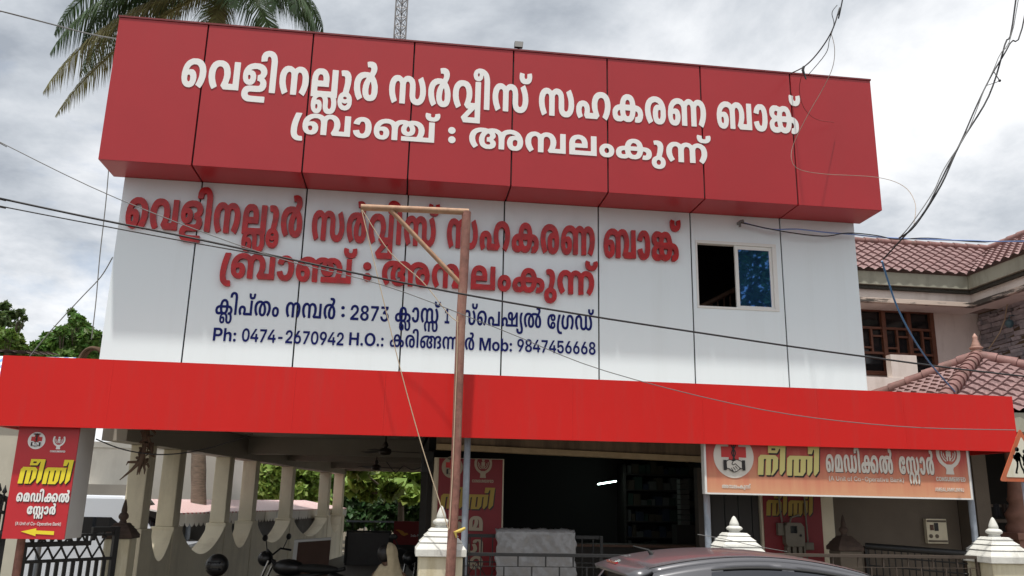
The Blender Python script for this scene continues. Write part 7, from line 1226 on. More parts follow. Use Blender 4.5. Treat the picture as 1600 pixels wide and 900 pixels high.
# hatch : spoiler lip, rear glass, lamps
vs = [roofpt(0, -0.97+1.94*j/11) for j in range(12)]
sp1 = [v+Vector((-0.13-0.03*(1-(2*j/11-1)**2), 0, -0.045)) for j, v in enumerate(vs)]
o = MB().add(vs+sp1, [(j, j+1, 12+j+1, 12+j) for j in range(11)], True).build('spoiler', M_paint, car); s2 = o.modifiers.new('thick', 'SOLIDIFY'); s2.thickness = 0.025; s2.offset = -1
MB().box(cx0-0.165, cx0-0.14, ycar-0.12, ycar+0.12, zr-0.005, zr+0.008).build('stop_lamp', M_tail, car)
zb2_ = belt(-0.5)
MB().slab((cx0-0.06, ycar-0.52, zr-0.06), (cx0-0.06, ycar+0.52, zr-0.06), (cx0-0.50, ycar+0.62, zb2_), (cx0-0.50, ycar-0.62, zb2_), (0.012, 0, 0.004)).build('rear_window', M_cglass, car)
for sd in (-1, 1):
    MB().slab((cx0-0.02, ycar+sd*0.53, zr-0.05), (cx0-0.02, ycar+sd*0.59, zr-0.05), (cx0-0.47, ycar+sd*0.80, zb2_), (cx0-0.50, ycar+sd*0.63, zb2_), (0.02, 0, 0.0)).build('rear_pillar', M_paint, car)
    MB().box(cx0-0.64, cx0-0.50, ycar+sd*0.66-0.10, ycar+sd*0.66+0.10, zb_+0.62, zb_+0.83).build('tail_lamp', M_tail, car, 0.02)
# windscreen, wheels
wl = [roofpt(1, -0.95), roofpt(1, 0.95)]
MB().slab(wl[0]+Vector((0.0, 0, -0.02)), wl[1]+Vector((0, 0, -0.02)), (cx0+2.27, ycar+0.68, belt(2.3)), (cx0+2.27, ycar-0.68, belt(2.3)), (-0.012, 0, 0.004)).build('windscreen', M_cglass, car)
for x in (0.05, 2.45):
    for sd in (-1, 1):
        c = Vector((cx0+x, ycar+sd*0.76, zb_+0.29)); ax = (Vector((1, 0, 0)), Vector((0, 0, 1)), Vector((0, sd, 0)))
        wh = MB().lathe([(0.18, -0.09), (0.27, -0.09), (0.29, -0.05), (0.29, 0.07), (0.27, 0.10), (0.19, 0.10)], c, 24, ax=ax).build('wheel', M_rub, car)
        MB().lathe([(0.19, 0.085), (0.17, 0.07), (0.05, 0.09), (0.03, 0.10)], c, 20, ax=ax).build('rim', M_alu, wh)
MB().tube([roofpt(0.12, 0.0), roofpt(0.12, 0.0)+Vector((-0.03, 0, 0.03)), roofpt(0.12, 0)+Vector((-0.14, 0, 0.055))], [0.02, 0.008, 0.004], 6).build('aerial', M_rub, car)
cable('loose_wire', 'thin wire lying slack from the grey pipe to the railing above the car', [(1090, 835, 10.6), (1130, 842, 10.5), (1180, 853, 10.4), (1230, 862, 10.55)], 0.004, M_cableg)
# ------------------------------------------------------------------ hall contents
def hp(s_, v, z): return Vector((Oo[0]+hx[0]*s_+hn[0]*v, Oo[1]+hx[1]*s_+hn[1]*v, z))
M_fan = mat('dark_brown_fan', (0.035, 0.024, 0.018), 0.4)
def fan(px, py, Y, label, rot):
    c = at(px, py, Y); t = thing('ceiling_fan', label, 'ceiling fan', (c.x, c.y, 2.86), 'ceiling fans in the hall')
    MB().tube([(c.x, c.y, 2.864), (c.x, c.y, c.z+0.05)], 0.014, 8).lathe([(0.02, c.z+0.17), (0.055, c.z+0.10), (0.03, c.z+0.06)], (c.x, c.y, 0), 14).build('rod', M_fan, t)
    MB().lathe([(0.03, -0.07), (0.09, -0.06), (0.12, -0.01), (0.10, 0.04), (0.04, 0.06)], c, 18).build('motor', M_fan, t)
    for k_ in range(3):
        a = rot+k_*2*math.pi/3; d = Vector((math.cos(a), math.sin(a), 0)); n_ = Vector((-d.y, d.x, 0))
        MB().hexa([c+d*0.11-n_*0.03+Vector((0, 0, -0.012)), c+d*0.64-n_*0.07+Vector((0, 0, -0.02)), c+d*0.64+n_*0.07+Vector((0, 0, 0.0)), c+d*0.11+n_*0.03, c+d*0.11-n_*0.03+Vector((0, 0, -0.006)), c+d*0.64-n_*0.07+Vector((0, 0, -0.014)), c+d*0.64+n_*0.07+Vector((0, 0, 0.006)), c+d*0.11+n_*0.03+Vector((0, 0, 0.006))]).build('blade', M_fan, t)
fan(602, 705, 15.5, 'dark ceiling fan nearest the street in the open hall', 0.15)
fan(588, 730, 20.5, 'second dark ceiling fan deeper inside the open hall', -0.05)
c = at(669, 722, 12.9)
sp = thing('wall_speaker', 'black wall speaker beside the first red poster', 'speaker', c)
MB().box(c.x-0.10, c.x+0.08, c.y-0.12, c.y+0.12, c.z-0.16, c.z+0.16).build('cabinet', M_iron, sp, 0.01); MB().lathe([(0.06, 0), (0.05, 0.006), (0.015, 0.002)], (c.x-0.01, c.y-0.121, c.z-0.03), 16, ax=(Vector((1, 0, 0)), Vector((0, 0, 1)), Vector((0, -1, 0)))).build('cone', M_rub, sp); MB().box(c.x+0.081, c.x+0.12, c.y-0.03, c.y+0.03, c.z-0.04, c.z+0.04).build('bracket', M_iron, sp)
cable('service_cable', 'thin dark wire drooping across the hall from the fans to the speaker', [(604, 722, 17), (618, 738, 16), (630, 728, 15), (645, 734, 14), (668, 726, 13)], 0.008, M_cable)
# back of the hall
Yk = 26.0
K = lambda px, py: at(px, py, Yk)
M_tin = mat('grey_sheet_metal', (0.11, 0.11, 0.115), 0.6, var=0.2, vscale=2)
bw = thing('back_fence', 'dark metal fence closing the back of the open hall', 'fence', (K(610, 860).x, Yk, G0))
x0, x1 = K(538, 860).x, K(690, 860).x; zt_ = K(610, 814).z
MB().box(x0, x1, Yk, Yk+0.03, G0, zt_-0.45).build('sheet', mat('dark_sheet', (0.03, 0.03, 0.03), 0.7), bw)
MB().box(x0, x1, Yk-0.03, Yk+0.06, zt_-0.05, zt_).build('top_rail', M_pipe, bw)
m = MB(); x = x0+0.2
while x < x1: m.box(x-0.012, x+0.012, Yk, Yk+0.025, zt_-0.449, zt_-0.051); x += 0.32
m.build('bar', M_iron, bw)
a, b = at(541, 888, 25.2), at(608, 833, 25.2)
gt = thing('sheet_gate', 'plain grey sheet metal gate at the back of the hall, left of the red poster', 'gate', ((a.x+b.x)/2, 25.2, G0))
MB().box(a.x, b.x, 25.2, 25.22, a.z, b.z).build('sheet', M_tin, gt); MB().box(a.x-0.06, a.x-0.002, 25.19, 25.23, G0, b.z+0.06).box(b.x+0.002, b.x+0.06, 25.19, 25.23, G0, b.z+0.06).box(a.x-0.002, b.x+0.002, 25.19, 25.23, b.z+0.002, b.z+0.06).build('frame', M_iron, gt)
a, b = at(614, 851, 24.0), at(664, 815, 24.0)
po = thing('red_poster', 'small red notice with a yellow wing emblem deep inside the hall', 'poster', ((a.x+b.x)/2, 24.0, a.z))
MB().box(a.x, b.x, 24.0, 24.03, a.z, b.z).build('sheet', mat('postal_red', (0.22, 0.02, 0.022), 0.6), po)
MB().box(a.x+0.02, a.x+0.07, 24.031, 24.08, G0, b.z).box(b.x-0.07, b.x-0.02, 24.031, 24.08, G0, b.z).build('stand', M_iron, po)
f24 = lambda u, v, d: Vector((u, 24.0-d, v)); wd = b.x-a.x
write('wing', mat('wing_yellow', (0.60, 0.28, 0.04), 0.5), po, f24, wd*0.42/width('wing'), wd*0.42/width('wing'), a.x+wd*0.06, (a.z+b.z)/2, 0.004, name='emblem')
write('India Post', M_wht, po, f24, wd*0.36/width('India Post'), 0.07/727, a.x+wd*0.56, (a.z+b.z)/2-0.1, 0.003)
# seated person with a pale shawl
def skin_body(name, joints, edges, m, root_i, parent=None, sub=2):
    me = bpy.data.meshes.new(name); me.from_pydata([j[0] for j in joints], edges, []); o = bpy.data.objects.new(name, me); C.objects.link(o)
    sk = o.modifiers.new('skin', 'SKIN'); sk.use_smooth_shade = True
    for i, j in enumerate(joints): r_ = j[1]; me.skin_vertices[0].data[i].radius = r_ if isinstance(r_, tuple) else (r_, r_)
    me.skin_vertices[0].data[root_i].use_root = True
    sb = o.modifiers.new('sub', 'SUBSURF'); sb.levels = sub; sb.render_levels = sub
    me.materials.append(m)
    if parent is not None: o.parent = parent; o.location = -parent.location
    return o
Yp = 12.4
hd_ = at(594, 868, Yp); sh_ = at(607, 893, Yp); M_skin = mat('brown_skin', (0.16, 0.085, 0.05), 0.6)
pz = hd_.z-0.62; px_ = sh_.x
per = thing('person', 'seated woman seen from behind with dark hair half covered by a pale cream shawl', 'person', (px_, Yp, G0))
B0 = Vector((px_+0.02, Yp, pz))
V = lambda x, y, z: tuple(B0+Vector((x, y, z)))
J = [(V(0, 0, 0), (0.15, 0.12)), (V(0, -0.01, 0.2), (0.125, 0.10)), (V(-0.01, 0.0, 0.38), (0.14, 0.10)), (V(-0.03, 0.02, 0.47), 0.05), (V(-0.065, 0.04, 0.55), (0.06, 0.065)), (V(-0.08, 0.045, 0.64), (0.085, 0.095)), (V(-0.085, 0.05, 0.71), (0.06, 0.065)),
     (V(-0.20, 0.0, 0.38), 0.055), (V(-0.26, 0.08, 0.16), 0.045), (V(-0.16, 0.28, 0.12), 0.035), (V(-0.13, 0.36, 0.12), 0.028),
     (V(0.19, 0.0, 0.36), 0.055), (V(0.25, 0.06, 0.14), 0.045), (V(0.14, 0.27, 0.10), 0.035), (V(0.11, 0.35, 0.10), 0.028),
     (V(-0.11, 0.10, -0.02), 0.09), (V(-0.12, 0.46, 0.0), 0.065), (V(-0.12, 0.48, -0.38), 0.045), (V(0.11, 0.10, -0.02), 0.09), (V(0.13, 0.46, 0.0), 0.065), (V(0.13, 0.48, -0.38), 0.045)]
fz_ = G0+0.09
J[17] = ((J[17][0][0], J[17][0][1], fz_+0.07), 0.045); J[20] = ((J[20][0][0], J[20][0][1], fz_+0.07), 0.045)
J += [((J[17][0][0], J[17][0][1]+0.17, fz_), 0.03), ((J[20][0][0], J[20][0][1]+0.17, fz_), 0.03)]
E_ = [(0, 1), (1, 2), (2, 3), (3, 4), (4, 5), (5, 6), (2, 7), (7, 8), (8, 9), (9, 10), (2, 11), (11, 12), (12, 13), (13, 14), (0, 15), (15, 16), (16, 17), (0, 18), (18, 19), (19, 20), (17, 21), (20, 22)]
M_dress = mat('dark_green_cloth', (0.05, 0.09, 0.07), 0.9)
skin_body('body', J, E_, M_skin, 0, per)
m = MB(); hc = Vector(V(-0.085, 0.02, 0.65)); m.ball(hc, 0.105, 0.11, 0.125, 10); m.build('hair', mat('black_hair', (0.012, 0.010, 0.010), 0.5), per)
# shawl : a loose wrapped sheet over head side, shoulders and back
n, mm_ = 40, 24; vs = []
for j in range(mm_):
    v = j/(mm_-1); z = 0.50-0.72*v; rx = 0.13+0.13*math.sin(min(1, v*2.2)*math.pi/2)+0.03*v; ry = 0.10+0.09*math.sin(min(1, v*2)*math.pi/2)+0.04*v
    for i in range(n):
        a = 2*math.pi*i/n; w_ = 1+0.035*math.sin(a*9+v*3)+0.025*math.sin(a*17-v*5)
        vs.append(V(-0.02+0.015*v+rx*w_*math.cos(a), 0.0+ry*w_*math.sin(a), z+0.012*math.sin(a*5+2)))
fs = [(j*n+i, j*n+(i+1) % n, (j+1)*n+(i+1) % n, (j+1)*n+i) for j in range(mm_-1) for i in range(n)]
M_shawl = mat('cream_shawl', (0.50, 0.42, 0.28), 0.95, var=0.15, vscale=14)
so_ = MB().add(vs, fs, True)
hv_ = []
for j in range(18):          # hood over the crown and right side of the head, falling to the shoulders
    v = j/17
    for i in range(15):
        a = -1.75+2.9*i/14
        if v < 0.5: th = v*2*1.75; rr_ = math.sin(th); zz3 = 0.655+0.142*math.cos(th); rad = 0.128
        else: rr_ = 1.0+0.9*(v-0.5); zz3 = 0.63-0.36*(v-0.5)*2; rad = 0.120+0.03*(v-0.5)
        w_ = 1+0.05*math.sin(a*7+v*6)
        hv_.append(V(-0.075+0.035+0.10*max(0, v-0.4)+rad*rr_*w_*math.cos(a), 0.03+rad*rr_*w_*math.sin(a), zz3))
so_.add(hv_, [(j*15+i, j*15+i+1, (j+1)*15+i+1, (j+1)*15+i) for j in range(17) for i in range(14)], True)
s3 = so_.build('shawl', M_shawl, per); s3.modifiers.new('thick', 'SOLIDIFY').thickness = 0.012
st = thing('stool', 'low wooden stool under the seated woman', 'stool', (px_, Yp, G0))
MB().lathe([(0.17, pz-0.15), (0.18, pz-0.14), (0.18, pz-0.12), (0.16, pz-0.11)], (B0.x, B0.y, 0), 20).build('seat', M_wood, st)
for a in (45, 135, 225, 315): MB().tube([(B0.x+0.13*math.cos(R(a)), B0.y+0.13*math.sin(R(a)), pz-0.15), (B0.x+0.17*math.cos(R(a)), B0.y+0.17*math.sin(R(a)), G0+0.06)], 0.018, 8).build('leg', M_wood, st)
# motorbikes
M_bike = mat('black_bike_paint', (0.008, 0.008, 0.009), 0.4, coat=0.2); M_chr = mat('chrome', (0.6, 0.6, 0.6), 0.15, 1.0)
def bike(c, rot, label):
    t = thing('motorbike', label, 'motorbike', (0, 0, 0), 'motorbikes parked in the hall')
    for x in (-0.62, 0.66):
        ax = (Vector((1, 0, 0)), Vector((0, 0, 1)), Vector((0, 1, 0))); w0 = MB().lathe([(0.24, -0.045), (0.29, -0.045), (0.305, 0), (0.29, 0.045), (0.24, 0.045), (0.23, 0)], (x, 0, 0.305), 24, ax=ax).build('wheel', M_rub, t)
        mm = MB()
        for k_ in range(6): a = k_*math.pi/3; mm.tube([(x, 0, 0.305), (x+0.235*math.cos(a), 0, 0.305+0.235*math.sin(a))], 0.012, 6)
        mm.build('spoke', M_chr, w0)
    MB().tube([(0.66, -0.09, 0.305), (0.42, -0.09, 0.86)], 0.022, 8).tube([(0.66, 0.09, 0.305), (0.42, 0.09, 0.86)], 0.022, 8).build('fork', M_chr, t)
    MB().ball((0.12, 0, 0.76), 0.27, 0.14, 0.13, 10).build('tank', M_bike, t)
    MB().ball((-0.36, 0, 0.76), 0.40, 0.13, 0.07, 10).build('seat', M_rub, t)
    MB().box(-0.15, 0.25, -0.13, 0.13, 0.22, 0.56).tube([(0.2, 0.12, 0.3), (0.0, 0.16, 0.18), (-0.75, 0.17, 0.30)], 0.035, 8).build('engine', M_iron, t, 0.03)
    MB().tube([(0.42, 0, 0.86), (0.1, 0, 0.62), (-0.3, 0, 0.66), (-0.85, 0, 0.78)], 0.03, 8).tube([(-0.2, 0, 0.5), (-0.62, 0.08, 0.305)], 0.03, 8).tube([(-0.2, 0, 0.5), (-0.62, -0.08, 0.305)], 0.03, 8).build('frame', M_iron, t)
    MB().tube([(0.30, -0.36, 1.0), (0.40, -0.2, 1.03), (0.42, 0, 0.94), (0.40, 0.2, 1.03), (0.30, 0.36, 1.0)], 0.016, 8).build('handlebar', M_iron, t)
    MB().ball((0.54, 0, 0.88), 0.12, 0.12, 0.12, 9).build('headlamp', M_bike, t)
    for sd in (-1, 1):
        mi = MB().tube([(0.38, sd*0.24, 1.02), (0.36, sd*0.33, 1.18)], 0.008, 6).ball((0.36, sd*0.36, 1.21), 0.02, 0.075, 0.05, 8).build('mirror', M_iron, t)
    MB().tube([(-0.62, 0, 0.66), (-0.85, 0, 0.6), (-0.93, 0, 0.42)], [0.08, 0.08, 0.04], 8).build('mudguard', M_bike, t)
    t.location = c; t.rotation_euler = (0, 0, rot); return t
gz = G0+0.06
b1 = at(462, 880, 14.2)
bk = bike(Vector((b1.x, 14.2, gz)), 2.75, 'black motorbike with round mirrors parked against the scalloped wall')
b2 = at(345, 880, 12.6)
b3 = at(655, 880, 15.2)
bk3 = copy_tree(bk, Vector((b3.x, 15.4, gz))-bk.location, 'black motorbike behind the seated woman and the white pillar', -1.9)
# helmet on a second stool
hm = at(339, 883, 12.5)
tk = Vector((hm.x, 12.5, hm.z))
st2 = copy_tree(st, Vector((tk.x-B0.x, tk.y-B0.y, tk.z-0.15-(pz-0.11))), 'low wooden stool carrying the black helmet by the scalloped wall')
st['group'] = st2['group'] = 'low wooden stools in the hall'
hl_ = thing('helmet', 'round black helmet resting on a stool at the scalloped wall', 'helmet', tk)
MB().ball(tk, 0.155, 0.15, 0.15, 12).build('shell', M_bike, hl_); MB().add([tuple(tk+Vector((0.158*math.cos(a)*math.cos(e_), 0.155*math.sin(a)*math.cos(e_), 0.152*math.sin(e_)))) for a in np.linspace(-2.3, -0.8, 12) for e_ in (-0.35, 0.35)], [(2*i, 2*i+2, 2*i+3, 2*i+1) for i in range(11)], True).build('visor', M_cglass, hl_)
# leaning brown board
a, b, c_, d_ = at(463, 876, 15.3), at(514, 880, 15.3), at(517, 844, 15.6), at(466, 848, 15.6)
bd = thing('leaning_board', 'brown board with a pale edge leaning behind the parked motorbike', 'board', ((a.x+b.x)/2, 15.3, G0))
dn = Vector((0, -0.9, -1)).normalized()*0.0
a0 = Vector((a.x, 15.05, G0+0.06)); b0 = Vector((b.x, 15.05, G0+0.06))
MB().slab(a0, b0, c_, d_, (0, 0.03, 0.01)).build('panel', mat('brown_board', (0.10, 0.055, 0.04), 0.5, var=0.2, vscale=4), bd)
MB().slab(a0+Vector((-0.07, 0, 0)), a0+Vector((-0.002, 0, 0)), d_+Vector((-0.002, 0, 0.0)), d_+Vector((-0.07, 0, 0)), (0, 0.03, 0.01)).slab(d_+Vector((-0.07, 0, 0.002)), c_+Vector((0, 0, 0.002)), c_+Vector((0, 0.01, 0.04)), d_+Vector((-0.07, 0.01, 0.04)), (0, 0.03, 0.01)).build('edge_strip', M_alu, bd)
# dried creeper under the canopy corner
m = MB(); rg = random.Random(5); c = at(228, 690, 11.2)
for i in range(46):
    p = c+Vector((rg.uniform(-.07, .07), rg.uniform(-.06, .06), rg.uniform(-.28, .16))); d = Vector((rg.uniform(-.05, .05), rg.uniform(-.08, .08), rg.uniform(-.16, .02))); m.tube([p, p+d*0.6+Vector((0.01, 0, 0)), p+d], [0.02, 0.014, 0.005], 5)
m.tube([at(226, 700, 11.15), at(220, 720, 11.1), at(205, 735, 11.05), at(187, 750, 11.0)], [0.03, 0.03, 0.018, 0.006], 6).tube([at(217, 722, 11.1), at(200, 722, 11.0), at(197, 727, 11.0)], [0.02, 0.014, 0.005], 6).tube([at(222, 715, 11.1), at(216, 735, 11.08), at(214, 742, 11.05)], [0.02, 0.016, 0.006], 5)
m.tube([at(228, 672, 11.2), c], [0.05, 0.05], 6)
tag(m.build('dried_creeper', mat('dry_brown_stem', (0.09, 0.055, 0.035), 0.95)), 'tangle of dried brown creeper hanging from the canopy at the first column', 'dried creeper')
# ------------------------------------------------------------------ shop interior
Yt = 16.9
tb = thing('tube_light', 'short lit fluorescent tube deep inside the dark shop', 'tube light', at(948, 754, Yt))
a, b = at(934.5, 756.5, 15.2), at(962.5, 752, 16.6)
MB().tube([a, b], 0.014, 10).build('tube', mat('lit_tube', (0.75, 1.0, 0.92), 0.5, emit=7.0), tb)
MB().tube([a+Vector((0, 0, 0.035)), b+Vector((0, 0, 0.035))], 0.016, 4).box(b.x-0.02, b.x+0.02, b.y, 17.19, b.z+0.02, b.z+0.05).build('batten', M_dark, tb)
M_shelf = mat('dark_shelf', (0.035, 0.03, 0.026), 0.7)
sh0, sh1 = at(975, 770, 16.6).x, at(1180, 770, 16.6).x
sf = thing('medicine_shelf', 'dark shelf unit with packed cartons on the back wall of the shop', 'shelf', ((sh0+sh1)/2, 16.8, G0))
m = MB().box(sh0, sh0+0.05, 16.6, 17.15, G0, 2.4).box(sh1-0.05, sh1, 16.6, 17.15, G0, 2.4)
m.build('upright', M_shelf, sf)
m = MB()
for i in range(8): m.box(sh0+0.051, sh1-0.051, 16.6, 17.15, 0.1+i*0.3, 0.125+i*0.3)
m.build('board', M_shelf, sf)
rg = random.Random(9); cols_ = [mat('carton_tan', (0.06, 0.045, 0.03), 0.7), mat('carton_white', (0.09, 0.09, 0.085), 0.7), mat('carton_green', (0.02, 0.04, 0.03), 0.7), mat('carton_blue', (0.02, 0.028, 0.05), 0.7)]
cells = [MB() for _ in cols_]
for i in range(8):
    x = sh0+0.08
    while x < sh1-0.2:
        w_ = rg.uniform(0.07, 0.16); h_ = rg.uniform(0.1, 0.24); cells[rg.randrange(4)].box(x, x+w_, 16.64, 16.9, 0.126+i*0.3, 0.126+i*0.3+h_); x += w_+0.012
for q_, mm in zip(cells, cols_):
    o = q_.build('carton', mm, sf); o['kind'] = 'stuff'
a, b = at(1063, 820, 15.6), at(1075, 748, 15.6)
m = MB()
for i in range(9):
    z = a.z+(b.z-a.z)*i/9; m.box(a.x, b.x, 15.55, 15.75, z, z+(b.z-a.z)/9-0.015)
ck = thing('carton_stack', 'tall stack of small pale cartons inside the shop near the right jamb', 'cartons', ((a.x+b.x)/2, 15.6, G0))
m.build('carton', mat('carton_grey', (0.11, 0.105, 0.095), 0.7), ck); MB().box(a.x-0.1, b.x+0.1, 15.5, 15.8, G0, a.z-0.001).build('pedestal', M_shelf, ck)
c0_, c1_ = at(800, 860, 14.2).x, at(1170, 860, 14.2).x
ct = thing('shop_counter', 'dark wooden shop counter deep behind the plastic sheet', 'counter', ((c0_+c1_)/2, 14.2, G0))
MB().box(c0_, c1_, 14.2, 14.6, G0, 0.95).build('front', M_shelf, ct); MB().box(c0_-0.03, c1_+0.03, 14.15, 14.65, 0.951, 0.99).build('top', M_wood, ct)
# ------------------------------------------------------------------ tiled house on the right
M_tile = mat('dusty_pink_tile', (0.27, 0.165, 0.162), 0.75, var=0.25, vscale=5, dirt=((0.12, 0.07, 0.065), 0.5, 3))
M_ridge = mat('ridge_tile', (0.25, 0.125, 0.115), 0.7, var=0.35, vscale=7, dirt=((0.10, 0.08, 0.06), 0.6, 5))
M_hw = mat('pink_white_wall', (0.78, 0.71, 0.67), 0.8, var=0.08, vscale=2, dirt=((0.32, 0.25, 0.20), 0.45, 1.6))
M_band = mat('green_grey_fascia', (0.36, 0.36, 0.29), 0.8, var=0.15, vscale=3, dirt=((0.12, 0.11, 0.09), 0.6, 2.5))
M_ledge = mat('stained_ledge', (0.60, 0.50, 0.43), 0.8, dirt=((0.05, 0.045, 0.04), 0.95, 1.2, (0.8, 0.8, 6.0), (0.50, 0.56)))
house = thing('tiled_house', 'two storey pink house with tiled roofs and a brown timber window, right of the bank', 'house', (11.5, 17, G0))
def tile_plane(a, b, c, d, tw=0.26, th=0.30):
    """S-tiles on the quad: a,b eave ends, d,c ridge ends above them"""
    a, b, c, d = map(Vector, (a, b, c, d)); nrm = (b-a).cross(d-a).normalized()
    if nrm.z < 0: nrm = -nrm
    L = max((b-a).length, (c-d).length); Hh = ((d-a).length+(c-b).length)/2
    nu = int(L/tw*6); nr = max(1, int(Hh/th)); vs = []; fs = []; w_ = nu+1
    eU = (b-a).normalized()
    for r_ in range(nr):
        for e_ in (0, 1):
            v = (r_+e_*1.0)/nr
            lift = 0.035*(1-e_)+0.004
            for i in range(w_):
                u = i/nu; p = (a.lerp(b, u)).lerp(d.lerp(c, u), v)
                s_ = (p-a).dot(eU)/tw*2*math.pi
                h_ = 0.024*math.sin(s_)+0.009*math.sin(2*s_+0.6)
                vs.append(p+nrm*(h_+lift))
        o = r_*2*w_
        for i in range(nu): fs.append((o+i, o+i+1, o+w_+i+1, o+w_+i))
        if r_ < nr-1:
            for i in range(nu): fs.append((o+w_+i, o+w_+i+1, o+2*w_+i+1, o+2*w_+i))
    return MB().add(vs, fs, False)
def ridge_tiles(a, b, r_, name='ridge'):
    a, b = Vector(a), Vector(b); n = max(2, int((b-a).length/0.32)); m = MB()
    for i in range(n):
        p, q_ = a.lerp(b, i/n), a.lerp(b, (i+1)/n); m.tube([p, q_], [r_*1.12, r_*0.9], 12)
    return m
Ye = 16.0
e0, e1 = at(1330, 418, Ye), at(1510, 431, Ye); ze = (e0.z+e1.z)/2; xe = e1.x
rd0, rd1 = at(1337, 375, 18.0), at(1548, 393, 18.0); zr_ = (rd0.z+rd1.z)/2
xin = rd1.x
EL = 7.4
tile_plane((EL, Ye, ze), (xe, Ye, ze), (xin, 18.0, zr_), (EL, 18.0, zr_)).build('roof', M_tile, house)
# wing running towards the street
ew = at(1612, 394, 12.6); Yw0 = 12.4
tile_plane((xe, Yw0, ze), (xe, Ye, ze), (xin, 18.0, zr_), (xin, Yw0, zr_)).build('roof', M_tile, house)
xr2 = xin+2.6
MB().slab((EL, 18.0, zr_-0.02), (xr2, 18.0, zr_-0.02), (xr2, 21, ze), (EL, 21, ze), (0, 0, -0.05)).slab((xin+0.02, Yw0, zr_-0.02), (xr2, Yw0, ze+0.3), (xr2, 18, ze+0.3), (xin+0.02, 18, zr_-0.02), (0, 0, -0.05)).build('rear_roof', M_tile, house)
ridge_tiles((EL, 18.0, zr_+0.03), (xin, 18.0, zr_+0.03), 0.085).build('ridge', M_ridge, house)
ridge_tiles((xin, 18.0, zr_+0.03), (xin, Yw0, zr_+0.03), 0.10).build('ridge', M_ridge, house)
# fascia bands, moulding, ledge along both eaves
def L_band(off, z0, z1, m, name, out_=0.0):
    """band following the inner corner: off = set back from the tile edge"""
    x = xe+off; y = Ye+off
    MB().box(EL, x, y, y+0.12, z0, z1).box(x, x+0.12, Yw0+0.02, y+0.12, z0, z1).build(name, m, house, 0.004)
zf1 = at(1400, 424, Ye+0.06).z; zf0 = at(1400, 446, Ye+0.06).z
L_band(0.06, zf0, ze-0.015, M_band, 'fascia')
zd = at(1400, 452.5, Ye+0.12).z
L_band(0.12, zd, zf0-0.002, mat('dark_moulding', (0.07, 0.07, 0.06), 0.9, var=0.5, vscale=25), 'moulding')
zl1 = at(1400, 468, Ye+0.2).z; zl0 = at(1400, 475, Ye+0.2).z
L_band(0.20, zl1, zd-0.002, M_hw, 'frieze')
L_band(0.12, zl0, zl1-0.002, M_ledge, 'ledge')
Yw = 16.9; xw = at(1530, 540, Yw).x
MB().box(EL, xe+0.5, Ye+0.24, Yw-0.004, zl0+0.012, zl0+0.06).box(xe+0.24, xw+0.3, Yw0+0.04, Ye+0.24, zl0+0.012, zl0+0.06).build('soffit', M_hw, house)
W = lambda px, py: at(px, py, Yw)
wx0_, wx1_ = W(1342, 530).x, W(1461, 530).x; wz1_ = W(1400, 482).z; wz0_ = W(1360, 586).z
m = MB().box(EL, wx0_, Yw, Yw+0.2, G0, zl0+0.05).box(wx1_, xw+0.25, Yw, Yw+0.2, G0, zl0+0.05).box(wx0_, wx1_, Yw, Yw+0.2, G0, wz0_).box(wx0_, wx1_, Yw, Yw+0.2, wz1_, zl0+0.05); m.build('wall', M_hw, house)
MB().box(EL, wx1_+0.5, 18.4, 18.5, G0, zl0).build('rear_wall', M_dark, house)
# timber window: outer frame, three casements, dark panes
M_teak = mat('teak_window', (0.17, 0.065, 0.038), 0.5, var=0.3, vscale=9)
f = 0.09; wd = (wx1_-wx0_)/3
wn = MB()
for i in range(4): xx = wx0_+wd*i; wn.box(xx-(f/2 if 0 < i < 3 else (0 if i == 0 else f)), xx+(f/2 if 0 < i < 3 else (f if i == 0 else 0)), Yw-0.04, Yw+0.12, wz0_, wz1_)
wn.box(wx0_, wx1_, Yw-0.045, Yw+0.1, wz1_-f, wz1_+0.001).box(wx0_, wx1_, Yw-0.045, Yw+0.1, wz0_-0.001, wz0_+f)
wo = wn.build('window', M_teak, house, 0.005)
m = MB()
for i in range(3):
    a_ = wx0_+wd*i+f*0.6; b_ = wx0_+wd*(i+1)-f*0.6; zs_ = wz0_+f; ze_ = wz1_-f; zq = [zs_+(ze_-zs_)*t_ for t_ in (0.30, 0.42, 0.72)]
    m.box(a_, b_, Yw-0.02, Yw+0.05, zq[0]-0.025, zq[0]+0.025).box(a_, b_, Yw-0.02, Yw+0.05, zq[2]-0.025, zq[2]+0.025)
    xm_ = a_+(b_-a_)*0.5
    m.box(xm_-0.022, xm_+0.022, Yw-0.018, Yw+0.048, zq[0]+0.026, zq[2]-0.026)
    m.box(xm_+0.023, b_, Yw-0.016, Yw+0.046, zq[1]+0.2, zq[1]+0.24).box(a_, xm_-0.023, Yw-0.016, Yw+0.046, zq[1]-0.06, zq[1]-0.02)
m.build('glazing_bar', M_teak, wo)
MB().box(wx0_+0.05, wx1_-0.05, Yw+0.055, Yw+0.065, wz0_+0.05, wz1_-0.05).build('pane', mat('dark_glass', (0.012, 0.012, 0.014), 0.08), wo)
# white parapet blocks in front of the window
p0, p1 = at(1393, 593, 16.3), at(1430, 556, 16.3)
MB().box(EL, p1.x, 16.25, 16.45, p0.z-1.5, at(1385, 590, 16.3).z).box(p0.x, p1.x, 16.26, 16.44, at(1385, 590, 16.3).z+0.001, p1.z).build('parapet', M_hw, house)
